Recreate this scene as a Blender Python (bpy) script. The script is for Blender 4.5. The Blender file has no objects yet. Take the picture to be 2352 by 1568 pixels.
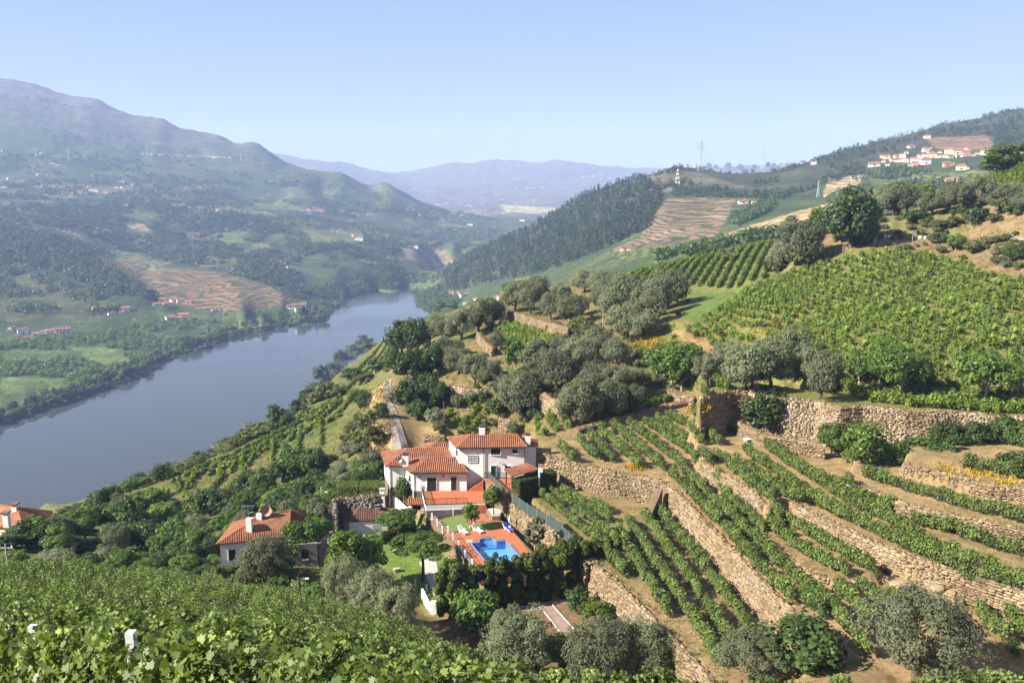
import bpy, bmesh, math, random
import numpy as np
from mathutils import Vector, Matrix
from mathutils.bvhtree import BVHTree

SC = bpy.context.scene
COL = SC.collection
random.seed(7)
rng = np.random.default_rng(7)

# ------------------------------------------------------------------ camera
CZ = 220.0                      # the camera stands 220 m above the river
F = 1905.0                      # focal length in units of a 2352 px wide frame
PITCH = math.radians(10.53)
cam_d = bpy.data.cameras.new('camera')
cam = bpy.data.objects.new('camera', cam_d); COL.objects.link(cam)
cam_d.sensor_width = 22.2
cam_d.lens = 22.2 * F / 2352.0
cam_d.clip_start = 0.3
cam_d.clip_end = 40000
cam.location = (0, 0, CZ)
cam.rotation_euler = (math.pi / 2 - PITCH, 0, 0)
SC.camera = cam

# ------------------------------------------------------------------ daylight
SUN_TO = Vector((-0.78, -0.25, 0.58)).normalized()
SUN_EL = math.asin(SUN_TO.z)
SUN_AZ = math.atan2(SUN_TO.x, SUN_TO.y)
world = bpy.data.worlds.new('World'); SC.world = world
world.use_nodes = True
wn = world.node_tree.nodes; wl = world.node_tree.links
for n in list(wn): wn.remove(n)
w_out = wn.new('ShaderNodeOutputWorld'); w_bg = wn.new('ShaderNodeBackground')
w_sky = wn.new('ShaderNodeTexSky'); w_sky.sky_type = 'NISHITA'
w_sky.sun_disc = False
w_sky.sun_elevation = SUN_EL
w_sky.sun_rotation = SUN_AZ
w_sky.altitude = 2500
w_sky.air_density = 0.8; w_sky.dust_density = 0.0; w_sky.ozone_density = 1.6
w_bg.inputs['Strength'].default_value = 0.110
w_tint = wn.new('ShaderNodeMix'); w_tint.data_type = 'RGBA'; w_tint.blend_type = 'MULTIPLY'; w_tint.inputs[0].default_value = 1.0
w_tint.inputs[7].default_value = (1.02, 1.20, 1.52, 1)
w_gam = wn.new('ShaderNodeGamma'); w_gam.inputs[1].default_value = 0.30
wl.new(w_sky.outputs[0], w_gam.inputs[0]); wl.new(w_gam.outputs[0], w_tint.inputs[6]); wl.new(w_tint.outputs[2], w_bg.inputs[0]); wl.new(w_bg.outputs[0], w_out.inputs[0])
sun_d = bpy.data.lights.new('sun', 'SUN'); sun_d.energy = 5.0; sun_d.angle = math.radians(0.5)
sun_d.color = (1.0, 0.94, 0.85)
sun = bpy.data.objects.new('sun', sun_d); COL.objects.link(sun)
sun.rotation_euler = SUN_TO.to_track_quat('Z', 'Y').to_euler()
sun.location = (-300, -80, 600)
SC.view_settings.view_transform = 'Standard'
SC.view_settings.look = 'None'
SC.view_settings.gamma = 1.0
SC.view_settings.exposure = 1.48
SC.view_settings.use_curve_mapping = False
SC.render.engine = 'CYCLES'
cy = SC.cycles
cy.use_denoising = True
cy.use_adaptive_sampling = True
cy.adaptive_threshold = 0.02
cy.max_bounces = 6; cy.diffuse_bounces = 2; cy.glossy_bounces = 2
cy.transmission_bounces = 4; cy.transparent_max_bounces = 6; cy.volume_bounces = 2
cy.caustics_reflective = False; cy.caustics_refractive = False

# ------------------------------------------------------------------ projection helpers (2352 x 1568 frame units)
SP, CP = math.sin(PITCH), math.cos(PITCH)
def ray(px, py):
    X = (px - 1176.0) / F; Y = -(py - 784.0) / F
    return (X, CP + Y * SP, -SP + Y * CP)
def atY(px, py, Y):
    d = ray(px, py); t = Y / d[1]
    return (d[0] * t, Y, d[2] * t)          # relative to the camera
def onZ(px, py, z):
    d = ray(px, py); t = z / d[2]
    return (d[0] * t, d[1] * t, z)
def VZ(px, py, z):
    x, y, zz = onZ(px, py, z); return Vector((x, y, zz + CZ))
def VY(px, py, Y):
    x, y, zz = atY(px, py, Y); return Vector((x, y, zz + CZ))
def proj(P):                                # world (N,3) -> frame px, py, depth
    P = np.asarray(P, float); x = P[:, 0]; y = P[:, 1]; z = P[:, 2] - CZ
    dep = y * CP - z * SP; up = y * SP + z * CP
    dep_ = np.where(dep > 0.05, dep, 0.05)
    return 1176 + F * x / dep_, 784 - F * up / dep_, dep
def zoomer(x0, y0, k):
    return lambda *p: [(x0 + k * p[i], y0 + k * p[i + 1]) for i in range(0, len(p), 2)]
Z1 = zoomer(0, 121, .3344); Z2 = zoomer(726, 242, .3472); Z3 = zoomer(1451.8, 211.7, .3827)
Z4 = zoomer(0, 544.4, .4052); Z5 = zoomer(786.4, 937.6, .3086); Z6 = zoomer(1330.8, 786.4, .4983)
R1 = zoomer(0, 1119, .2863); R3 = zoomer(483.9, 1119, .2863); R4 = zoomer(967.9, 1270.3, .2829)
R5 = zoomer(1633.3, 1149.4, .3056); R6 = zoomer(846.9, 665.4, .3344); R7 = zoomer(1512.3, 725.9, .357)
R8 = zoomer(302.5, 786.4, .2829); H1 = zoomer(871.1, 967.9, .18); PZ = zoomer(943.7, 1149.4, .1543)
GZ = zoomer(695.7, 1119.1, .1736); VV = zoomer(1966, 302.5, .1929)

# ------------------------------------------------------------------ terrain control lines
CTRL = []                                   # (x, y, z) relative to the camera
def dens(pts, step):
    out = []
    for a, b in zip(pts[:-1], pts[1:]):
        a = np.array(a, float); b = np.array(b, float)
        n = max(1, int(np.hypot(*(b - a)[:2]) / step))
        for i in range(n): out.append(a + (b - a) * i / n)
    out.append(np.array(pts[-1], float)); return out
def LY(pts, dz=0.0, step=60):
    for p in dens(pts, step):
        x, y, z = atY(*p); CTRL.append((x, y, z + dz))
def LZ(pts, z, step=60, dz=0.0):
    for p in dens(pts, step):
        x, y, zz = onZ(p[0], p[1], z); CTRL.append((x, y, zz + dz))
def LV(pts, step=60):                       # (px, py, z)
    for p in dens(pts, step): CTRL.append(onZ(*p))
def LW(pts, step=30):                       # world, relative to the camera
    CTRL.extend(tuple(p) for p in dens(pts, step))
def add3(line, v): return [(a, b, v) for a, b in line]

# foreground vineyard slope (vine tops are 1.5 m above it)
LW([(-3, 2, -1.7), (3, 2, -1.7)]); LW([(-6, 6, -4.6), (8, 6, -4.8)])
LY([(-500, 1510, 12), (-100, 1500, 12), (400, 1530, 12), (900, 1600, 13), (1400, 1660, 16), (2000, 1660, 20), (2900, 1640, 22)], -1.5)
LY([(-500, 1450, 24), (-100, 1440, 24), (400, 1460, 26), (900, 1500, 28), (1300, 1574, 30), (1700, 1588, 30), (2100, 1584, 29), (2900, 1566, 28)], -1.5)
LY([(-500, 1400, 46), (-100, 1395, 46), (300, 1405, 47), (700, 1440, 48), (1000, 1500, 46), (1150, 1548, 43)], -1.5)
LY([(-600, 1280, 86), (-150, 1285, 85), (0, 1288, 84), (200, 1297, 83), (400, 1318, 80), (560, 1345, 76), (700, 1368, 72), (850, 1402, 67), (950, 1440, 63), (1050, 1490, 57), (1110, 1525, 52), (1180, 1555, 45)], -1.4)
LY([(-600, 1355, 62), (0, 1345, 62), (400, 1365, 62), (700, 1405, 60), (900, 1450, 56), (1040, 1505, 51)], -1.5)
LW([(5, 54, -40), (16, 44, -32), (34, 44, -31), (50, 44, -29.5), (80, 46, -28)])
LW([(7, 66, -46.5), (22, 58, -41), (40, 56, -38), (70, 56, -36)])
LY([(-600, 1318, 108), (-100, 1318, 106), (200, 1322, 101), (450, 1345, 93), (560, 1362, 88), (760, 1400, 86), (900, 1440, 82), (980, 1480, 79)])
# garden, lawns and villa platform
ZG, ZL, ZDK, ZT = -51.0, -52.0, -48.8, -47.0
LZ([(1000, 1440), (1180, 1420), (1350, 1365)], ZG, 40); LZ([(1080, 1500), (1250, 1480), (1420, 1470)], ZG, 40)
LZ([(1180, 1560), (1350, 1560), (1520, 1560)], ZG, 40)
LZ([(870, 1270), (980, 1260)], ZL, 40); LZ([(900, 1330), (990, 1350)], ZL, 40); LZ([(880, 1210), (970, 1230)], ZL, 40)
LZ([(1010, 1200), (1180, 1195)], -50, 40); LZ([(1090, 1280), (1230, 1270)], -50, 40)
LZ([(920, 1110), (1000, 1060), (1180, 1050)], -50, 40)
# left: houses, gully, slope above the river
LV([(-300, 1255, -51), (40, 1262, -51), (140, 1258, -51)]); LZ([(520, 1330), (680, 1300)], -50, 50)
LY([(230, 1240, 130), (400, 1230, 140)]); LY([(560, 1265, 118), (700, 1250, 116)])
LY([(180, 1172, 190), (300, 1113, 200), (350, 1093, 205), (440, 1063, 215), (520, 1025, 228), (600, 984, 240), (660, 960, 255), (720, 900, 285), (800, 832, 340), (880, 775, 420), (940, 745, 560), (1000, 708, 800)], -1.0, 30)
LY([(x, y + 26, Y * 1.09) for x, y, Y in [(180, 1172, 190), (300, 1113, 200), (350, 1093, 205), (440, 1063, 215), (520, 1025, 228), (600, 984, 240), (660, 960, 255), (720, 900, 285), (800, 832, 340), (880, 775, 420)]], 0, 30)
LY([(x, y + 60, Y * 1.25) for x, y, Y in [(60, 1230, 180), (180, 1172, 190), (350, 1093, 205), (520, 1025, 228), (660, 960, 255), (800, 832, 340), (880, 775, 420)]], 0, 40)
LY([(-200, 1262, 168), (0, 1232, 172), (100, 1200, 180)], -1, 30)
LY([(350, 1200, 165), (450, 1150, 178), (560, 1080, 195), (660, 1020, 212), (740, 950, 235), (820, 890, 270), (870, 820, 340)], 0, 40)
LY([(470, 1215, 148), (600, 1150, 158), (720, 1080, 175), (800, 1000, 195), (850, 930, 215)], 0, 40)
LY([(640, 1200, 135), (740, 1140, 143), (830, 1060, 160), (860, 980, 178)], 0, 40)
LZ([(925, 1035), (905, 985), (890, 930), (888, 890), (896, 868)], -48, 25)
LZ([(860, 985), (866, 930), (868, 890)], -48.4, 25)
LY([(850, 1080, 146), (890, 1035, 155)])
LW([(-330, 150, -62), (-200, 150, -60), (-120, 140, -56)]); LW([(-420, 250, -120), (-260, 330, -150), (-190, 430, -150), (-150, 560, -160), (-120, 760, -175)])
LW([(-600, 100, -62), (-450, 60, -40)])
# olive grove and slope behind the villa
LV([(1000, 975, -45.5), (1100, 985, -44.5), (1200, 985, -43.5), (1240, 1000, -43)], 30)
LY([(960, 905, 187), (1060, 893, 180), (1200, 885, 172), (1400, 880, 166), (1540, 905, 148)], 0, 40)
LY([(1000, 805, 228), (1130, 795, 215), (1300, 795, 200), (1450, 800, 186), (1560, 790, 180)], 0, 40)
LY([(1050, 745, 265), (1160, 705, 275), (1300, 722, 250), (1450, 705, 240), (1560, 715, 215)], 0, 40)
LY([(1100, 690, 320), (1250, 662, 312), (1380, 655, 290)], 0, 40)
LY([(980, 745, 520), (1100, 722, 520), (1250, 700, 500), (1400, 650, 470)], 0, 50)
# mid vineyard with straight rows, its crest, hillside vineyard
LY([(1360, 660, 275), (1480, 665, 262), (1600, 668, 245), (1690, 668, 232)], -0.8, 40)
LY([(1380, 640, 300), (1500, 620, 290), (1620, 600, 285), (1760, 580, 275)], -0.8, 40)
LY([(1420, 632, 325), (1550, 600, 318), (1660, 575, 310), (1775, 556, 300)], -0.8, 40)
LY([(1450, 625, 380), (1600, 590, 380), (1750, 570, 370)], 0, 50)
LY([(1700, 655, 228), (1630, 715, 198), (1575, 750, 186), (1610, 820, 160), (1640, 880, 137)], -0.6, 40)
LY([(1790, 632, 238), (1850, 610, 232), (1960, 583, 226), (2050, 572, 222), (2150, 584, 214), (2230, 613, 196), (2352, 648, 176), (2600, 690, 165)], -0.6, 40)
LY([(1750, 740, 175), (1900, 700, 185), (2050, 690, 180), (2250, 720, 160), (2600, 760, 150)], -0.6, 50)
LY([(1800, 850, 140), (2000, 830, 140), (2200, 830, 137), (2600, 860, 130)], -0.6, 50)
WTOP = Z6(555, 262, 620, 236, 700, 222, 780, 222, 860, 245, 1000, 262, 1100, 272, 1200, 300, 1300, 292, 1500, 312, 1750, 322, 1950, 342) + [(2420, 962)]
# road on the right with its bank and the crest behind it
LY([(1840, 560, 245), (1968, 545, 240), (2095, 548, 236), (2198, 551, 226), (2275, 554, 212), (2352, 560, 200), (2600, 580, 175)], 0, 30)
LY([(1968, 552, 236), (2095, 556, 231), (2198, 562, 220), (2275, 570, 205), (2352, 585, 192)], 0, 30)
LY([(1950, 522, 250), (2100, 500, 248), (2200, 495, 240), (2270, 490, 230), (2352, 475, 222), (2600, 450, 215)], 0, 40)
LY([(1980, 500, 285), (2150, 470, 285), (2250, 435, 275), (2352, 400, 265), (2600, 350, 260)], 0, 40)
LY([(2150, 452, 300), (2210, 430, 302), (2274, 400, 300), (2310, 380, 300), (2352, 355, 300), (2600, 290, 300)], -0.8, 30)
LY([(1900, 560, 330), (2050, 530, 380), (2200, 500, 400), (2400, 470, 420)])
# valley: river bed and banks
BANKL = [(-500, 1085), (-200, 1020), (0, 970), (81, 943), (243, 889), (324, 852), (405, 812), (486, 787), (567, 765), (689, 743), (750, 735)]
BANKF = [(760, 705), (800, 678), (870, 667), (925, 660)]
LZ(BANKL, -219.3, 40); LZ(BANKF, -219.3, 30)
LZ([(x - 12, y - 9) for x, y in BANKL], -217, 60)
LZ([(x - 26, y - 17) for x, y in BANKL], -216.2, 40)
LW([(-420, 420, -219.3), (-300, 500, -219.3), (-255, 617, -219.3), (-196, 903, -219.3), (-150, 1235, -219.3), (-140, 1479, -219.3), (-176, 1620, -219.3), (-215, 1820, -219.3)], 60)
LW([(-700, 480, -231), (-560, 560, -231), (-420, 700, -231), (-330, 950, -231), (-250, 1250, -231), (-230, 1500, -231), (-300, 1800, -229)], 60)
LW([(-520, 700, -231), (-450, 900, -231), (-380, 1200, -230)], 80)
LV([(-400, 850, -210), (0, 850, -212), (250, 800, -213), (450, 760, -214), (600, 735, -215), (700, 722, -216)])
LV([(-400, 800, -203), (0, 790, -205), (170, 762, -205), (300, 745, -205), (430, 726, -205), (600, 716, -207), (700, 706, -210)])
# dark forested spur, brown terrace spur
LY([(-300, 470, 2000), (0, 512, 1850), (100, 540, 1760), (200, 588, 1640), (260, 616, 1560), (292, 642, 1500), (336, 666, 1420), (377, 690, 1360)], -8, 40)
LY([(-200, 640, 1480), (0, 660, 1450), (120, 690, 1380), (250, 715, 1310)], 0, 50)
LY([(267, 588, 1850), (365, 604, 1760), (446, 620, 1680), (506, 632, 1620), (587, 649, 1540), (648, 680, 1440), (685, 698, 1380)], -3, 40)
LY([(350, 690, 1440), (480, 712, 1370), (600, 712, 1330)], 0, 40); LY([(330, 640, 1640), (450, 660, 1540), (560, 680, 1440)], 0, 40)
# broad valley side behind them
LY([(700, 690, 1500), (780, 660, 1700), (900, 645, 1830), (960, 640, 1900)], 0, 50)
LY([(300, 560, 2150), (480, 570, 2050), (620, 600, 1900), (760, 620, 1850), (900, 612, 1950)], 0, 50)
LY([(-300, 430, 2700), (0, 440, 2600), (150, 448, 2550), (400, 478, 2500), (520, 490, 2400), (800, 562, 2100), (920, 590, 2100)], 0, 60)
LY([(820, 500, 2900), (900, 540, 2500), (960, 560, 2400)], 0, 60); LY([(560, 460, 2900), (700, 490, 2700), (820, 540, 2350)], 0, 60)
LY([(-300, 350, 3300), (0, 352, 3250), (180, 355, 3400), (330, 358, 3600), (530, 362, 3700), (620, 400, 3400), (700, 425, 3200)], 0, 60)
LY([(740, 440, 3300), (860, 470, 3200), (1000, 490, 3300)], 0, 60)
MOUNT = [(-400, 120), (-150, 160)] + Z1(0, 170, 120, 200, 220, 215, 350, 265, 500, 300, 600, 305, 635, 295, 700, 325, 850, 400, 1000, 430, 1110, 450, 1220, 515, 1400, 560, 1500, 570, 1580, 620, 1660, 630, 1720, 618, 1780, 630, 1860, 680, 1900, 720, 2060, 770, 2352, 825)
mm = [(a, b, 4700 - 900 * max(0, min(1, a / 790))) for a, b in MOUNT]
LY(mm, -6, 30); LY([(a, b + 70, y + 1300) for a, b, y in mm], 0, 60)
CRAG = [(788, 399), (823, 416), (844, 423), (858, 425), (872, 415), (890, 415), (903, 422), (934, 441), (962, 458), (1004, 472), (1060, 484)]
LY(add3(CRAG, 3500), -6, 30); LY([(a, b + 45, 4300) for a, b in CRAG], 0, 50)
# far end of the valley and the far ridge
LY([(1000, 480, 4700), (1100, 482, 4500), (1260, 487, 4300)], 0, 60); LY([(1000, 518, 3200), (1200, 535, 2900)], 0, 60)
LY([(980, 560, 2500), (1100, 570, 2300), (1180, 560, 2400)], 0, 60); LY([(960, 600, 2060), (1050, 600, 2020), (1080, 590, 2050)], 0, 50)
LY([(960, 640, 1850), (1000, 630, 1850)])
LY([(850, 440, 6000), (1000, 466, 5500), (1260, 474, 5200), (1420, 470, 5200)], 0, 60); LY([(950, 430, 7000), (1200, 425, 6900), (1450, 425, 7000)], 0, 60)
FARR = [(560, 345), (622, 352), (669, 360), (719, 370), (764, 374), (788, 373), (830, 386), (872, 395), (927, 395), (969, 388), (1021, 376), (1056, 372), (1090, 374), (1125, 370), (1177, 367), (1219, 372), (1278, 367), (1344, 377), (1393, 384), (1420, 380), (1455, 388), (1479, 383), (1512, 386), (1700, 395), (2100, 385), (2600, 380), (3000, 380)]
LY(add3(FARR, 8600), 0, 30); LY([(a, b + 55, 10500) for a, b in FARR], 0, 100)
LY([(0, 420, 10500), (400, 420, 10500)])
# pine hill on the right and the long ridge with the village
PINE = Z2(860, 1080, 940, 1020, 1020, 960, 1130, 910, 1240, 840, 1400, 780, 1560, 690, 1680, 620, 1800, 570, 1900, 530, 2000, 490, 2130, 450, 2265, 420)
RIDGE = Z3(250, 430, 400, 440, 600, 460, 750, 450, 900, 440, 1000, 400, 1150, 360, 1350, 300, 1550, 250, 1750, 210, 1850, 170, 2000, 150, 2170, 110, 2352, 70) + [(2600, 190), (3000, 120)]
pl = [(a, b + 5, 1760 - 160 * (a - 1025) / 487) for a, b in PINE] + [(a, b + 4, 1560 + 340 * max(0, (a - 1800) / 550)) for a, b in RIDGE]
LY(pl, -4, 30); LY([(a, b + 50, y + 500) for a, b, y in pl], 0, 60)
LV([(960, 690, -217), (990, 690, -212), (1060, 686, -196), (1100, 690, -185)], 40)
LY([(1025, 659, 1590), (1073, 659, 1550), (1125, 640, 1450), (1212, 634, 1260), (1247, 626, 1200), (1316, 602, 1120), (1386, 573, 1080), (1438, 549, 1070), (1490, 520, 1100), (1520, 490, 1120)], 0, 40)
LY([(1000, 722, 900), (1100, 705, 900), (1200, 670, 920)], 0, 50); LY([(1247, 655, 900), (1316, 628, 880), (1400, 592, 850), (1500, 565, 820)], 0, 50)
LY([(1400, 578, 1000), (1500, 556, 960), (1640, 545, 900)], 0, 50); LY([(1400, 620, 700), (1520, 578, 680), (1660, 555, 660), (1780, 535, 600)], 0, 50)
LY([(1530, 458, 1220), (1620, 457, 1200), (1690, 460, 1150), (1800, 465, 1080), (1900, 455, 1050)], 0, 50)
LY([(1651, 545, 760), (1780, 505, 830), (1903, 474, 900)], 0, 50); LY([(1660, 520, 900), (1740, 490, 950)], -6, 40)
LY([(1600, 420, 1350), (1750, 425, 1300), (1880, 420, 1200)], 0, 50)
LY([(1930, 450, 940), (2020, 440, 900), (2180, 428, 800), (2300, 420, 760)], 0, 50)
LY([(1980, 400, 1200), (2120, 385, 1200), (2280, 372, 1180), (2600, 360, 1100)], 0, 50)
LY([(2050, 345, 1380), (2180, 330, 1420), (2352, 320, 1400), (2700, 300, 1400)], 0, 50)
LY([(1950, 480, 620), (2080, 480, 560), (2200, 470, 520), (2300, 470, 480)], -6, 50)

# ------------------------------------------------------------------ terraces: flat steps cut into the slope (frame px polygon, level)
ZT1, ZT2, ZT2B, ZT3, ZT5, ZT6 = -46.5, -42.8, -41.9, -39.8, -38.0, -36.2
PATCH = [
 ('garden', ZG, [(985, 1432), (1010, 1420), (1360, 1350), (1388, 1362), (1522, 1448), (1670, 1580), (1670, 1640), (1180, 1600), (1080, 1530), (1040, 1490)]),
 ('lawn', ZL, [(860, 1215), (900, 1195), (1000, 1195), (1060, 1262), (1110, 1318), (1105, 1350), (1012, 1415), (985, 1400), (905, 1330), (860, 1290)]),
 ('yard', -50.2, [(885, 1080), (985, 1020), (1200, 1030), (1215, 1060), (1185, 1105), (1250, 1185), (1330, 1250), (1362, 1352), (1100, 1385), (1108, 1328), (1066, 1282), (1034, 1246), (1006, 1214), (985, 1195), (885, 1130)]),
 ('terrace1', ZT1, [(1110, 1085), (1180, 1085), (1285, 1088), (1380, 1104), (1470, 1124), (1522, 1150), (1552, 1188), (1628, 1260), (1718, 1374), (1805, 1480), (1740, 1540), (1650, 1580), (1640, 1565), (1362, 1288), (1330, 1243), (1260, 1190), (1190, 1120)]),
 ('terrace2', ZT2, [(1213, 1040), (1270, 1056), (1400, 1082), (1522, 1103), (1560, 1132), (1650, 1228), (1750, 1330), (1850, 1432), (1960, 1500), (2100, 1590), (2500, 1600), (2550, 1400), (2100, 1270), (1900, 1190), (1800, 1110), (1770, 1000), (1640, 950), (1590, 928), (1500, 935), (1340, 980), (1225, 1000)]),
 ('terrace2b', ZT2B, [(1748, 1226), (1800, 1277), (1880, 1328), (1945, 1338), (2012, 1330), (2030, 1290), (1900, 1215), (1800, 1165), (1765, 1180)]),
 ('terrace3', ZT3, [(1608, 1057), (1680, 1097), (1742, 1137), (1762, 1168), (1800, 1152), (1850, 1170), (1990, 1238), (2080, 1278), (2200, 1310), (2352, 1364), (2520, 1410), (2560, 1235), (2200, 1150), (2040, 1000), (1900, 985), (1829, 965), (1700, 945), (1620, 935), (1580, 955)]),
 ('terrace5', ZT5, [(1945, 1112), (2030, 1136), (2080, 1160), (2200, 1186), (2352, 1216), (2520, 1245), (2520, 1010), (2200, 1000), (2060, 1000), (1960, 1050)]),
 ('terrace6', ZT6, [(2075, 1066), (2200, 1096), (2352, 1122), (2520, 1145), (2520, 990), (2352, 985), (2200, 985), (2090, 1010)]),
 ('ledge', -33.0, WTOP + [(2440, 930), (2352, 925), (2200, 915), (2050, 910), (1929, 902), (1829, 890), (1720, 876), (1640, 886), (1600, 905)]),
]
def in_poly(x, y, poly):
    ins = np.zeros(x.shape, bool); n = len(poly); j = n - 1
    for i in range(n):
        xi, yi = poly[i][:2]; xj, yj = poly[j][:2]
        c = ((yi > y) != (yj > y)) & (x < (xj - xi) * (y - yi) / ((yj - yi) if yj != yi else 1e-9) + xi)
        ins ^= c; j = i
    return ins
for nm, z, poly in PATCH:
    W = [onZ(a, b, z)[:2] for a, b in poly]
    for p in dens(W + W[:1], 4.0):
        k0 = [q[0] for q in PATCH].index(nm)
        if not any(in_poly(np.array([p[0]]), np.array([p[1]]), [onZ(a, b, z2)[:2] for a, b in pp])[0] for _, z2, pp in PATCH[k0 + 1:]): CTRL.append((p[0], p[1], z - 0.35))

# ------------------------------------------------------------------ interpolate s = z / y over (azimuth, log distance)
UA = 4.0
def fit_rbf():
    P = np.array(CTRL); P = P[P[:, 1] > 0.5]
    q = np.stack([UA * P[:, 0] / P[:, 1], np.log(P[:, 1])], 1); s = P[:, 2] / P[:, 1]
    key = np.round(q / 0.006).astype(int); _, ix = np.unique(key, axis=0, return_index=True)
    q = q[ix]; s = s[ix]
    D = np.sqrt(((q[:, None] - q[None]) ** 2).sum(2))
    n = len(q); A = np.zeros((n + 1, n + 1)); A[:n, :n] = -D - 0.002 * np.eye(n); A[:n, n] = 1; A[n, :n] = 1
    w = np.linalg.solve(A, np.append(s, 0)); return q, w
RQ, RW = fit_rbf()
def rbf(x, y):
    x = np.asarray(x, float).ravel(); y = np.asarray(y, float).ravel()
    q = np.stack([UA * x / y, np.log(y)], 1).astype(np.float32); out = np.empty(len(q), np.float32)
    Q = RQ.astype(np.float32); w = RW.astype(np.float32)
    for i in range(0, len(q), 6000):
        b = q[i:i + 6000]
        d2 = (b[:, :1] - Q[None, :, 0]) ** 2; d2 += (b[:, 1:] - Q[None, :, 1]) ** 2
        np.sqrt(d2, out=d2); out[i:i + 6000] = -(d2 @ w[:-1]) + w[-1]
    return out * y
def hash2(ix, iy, seed):
    h = (ix * 374761393 + iy * 668265263 + seed * 974711) & 0x7fffffff
    h = ((h ^ (h >> 13)) * 1274126177) & 0x7fffffff
    return ((h ^ (h >> 16)) & 0xffff) / 65535.0
def vnoise(x, y, seed=0):
    ix = np.floor(x).astype(np.int64); iy = np.floor(y).astype(np.int64); fx = x - ix; fy = y - iy
    fx = fx * fx * (3 - 2 * fx); fy = fy * fy * (3 - 2 * fy)
    a = hash2(ix, iy, seed); b = hash2(ix + 1, iy, seed); c = hash2(ix, iy + 1, seed); d = hash2(ix + 1, iy + 1, seed)
    return (a + (b - a) * fx) * (1 - fy) + (c + (d - c) * fx) * fy
def fbm(x, y, seed=0, oct=4):
    v = 0; a = 0.5
    for k in range(oct): v = v + a * vnoise(x * 2 ** k, y * 2 ** k, seed + k); a *= 0.5
    return v
# near ground: regular 0.6 m grid
NX0, NX1, NY0, NY1, ND = -62.0, 104.0, 5.0, 212.0, 0.62
nxs = np.arange(NX0, NX1, ND); nys = np.arange(NY0, NY1, ND)
GX, GY = np.meshgrid(nxs, nys)
# coarse rbf then bilinear up (the slope is smooth)
cx = np.arange(NX0 - 2, NX1 + 4, 1.86); cyy = np.arange(NY0 - 2.0, NY1 + 4, 1.86)
CX, CYY = np.meshgrid(cx, cyy); CH = rbf(CX, CYY).reshape(CX.shape)
def bilin(gx0, gy0, d, A, x, y):
    fx = np.clip((x - gx0) / d, 0, A.shape[1] - 1.001); fy = np.clip((y - gy0) / d, 0, A.shape[0] - 1.001)
    ix = fx.astype(int); iy = fy.astype(int); fx = fx - ix; fy = fy - iy
    return (A[iy, ix] * (1 - fx) + A[iy, ix + 1] * fx) * (1 - fy) + (A[iy + 1, ix] * (1 - fx) + A[iy + 1, ix + 1] * fx) * fy
NH = bilin(cx[0], cyy[0], 1.86, CH, GX, GY)
NH = NH + (fbm(GX / 5, GY / 5, 3) - 0.5) * 0.5 * np.clip(np.minimum(np.minimum(GX - NX0, NX1 - GX), np.minimum(GY - NY0, NY1 - GY)) / 8, 0, 1)
PID = np.zeros(GX.shape, int)
for k, (nm, z, poly) in enumerate(PATCH):
    W = [onZ(a, b, z)[:2] for a, b in poly]
    m = in_poly(GX, GY, W)
    NH[m] = z; PID[m] = k + 1
NH += np.where(PID > 3, (fbm(GX / 1.7, GY / 1.7, 9) - 0.5) * 0.22, 0)
NH += CZ
# outer sheet: azimuth x log distance
us = np.concatenate([np.linspace(-1.6, -0.72, 22)[:-1], np.linspace(-0.72, 0.72, 430), np.linspace(0.72, 1.6, 22)[1:]])
Ls = np.concatenate([np.linspace(math.log(2.0), math.log(150), 150)[:-1], np.linspace(math.log(150), math.log(11500), 430)])
UU, LL = np.meshgrid(us, Ls); OY = np.exp(LL); OX = UU * OY
OH = rbf(OX, OY).reshape(OX.shape)
amp = np.clip((OY - 350) / 1500, 0, 1)
OH = OH + amp * ((fbm(OX / 260, OY / 260, 21, 5) - 0.5) * 44 * np.clip(OY / 3500, 0.25, 1.6) + (fbm(OX / 45, OY / 45, 31, 3) - 0.5) * (9 + 13 * np.clip((OY - 2600) / 1500, 0, 1))) * np.clip((OH + 219) / 25, 0, 1)
inside = np.clip(np.minimum(np.minimum(OX - NX0, NX1 - OX), np.minimum(OY - NY0, NY1 - OY)) / 5.0 - 1.3, 0, 1)
OH = OH - inside * 9 + CZ
def H(x, y):
    x = np.nan_to_num(np.asarray(x, float)); y = np.nan_to_num(np.asarray(y, float), nan=5.0)
    near = (x > NX0) & (x < NX1 - ND) & (y > NY0) & (y < NY1 - ND)
    h1 = bilin(NX0, NY0, ND, NH, x, y)
    u = x / np.maximum(y, .5); L = np.log(np.maximum(y, .5))
    iu = np.clip(np.searchsorted(us, u) - 1, 0, len(us) - 2); il = np.clip(np.searchsorted(Ls, L) - 1, 0, len(Ls) - 2)
    fu = np.clip((u - us[iu]) / (us[iu + 1] - us[iu]), 0, 1); fl = np.clip((L - Ls[il]) / (Ls[il + 1] - Ls[il]), 0, 1)
    h2 = (OH[il, iu] * (1 - fu) + OH[il, iu + 1] * fu) * (1 - fl) + (OH[il + 1, iu] * (1 - fu) + OH[il + 1, iu + 1] * fu) * fl
    return np.where(near, h1, h2)
def Hs(x, y): return float(H(np.array([x]), np.array([y]))[0])
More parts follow.
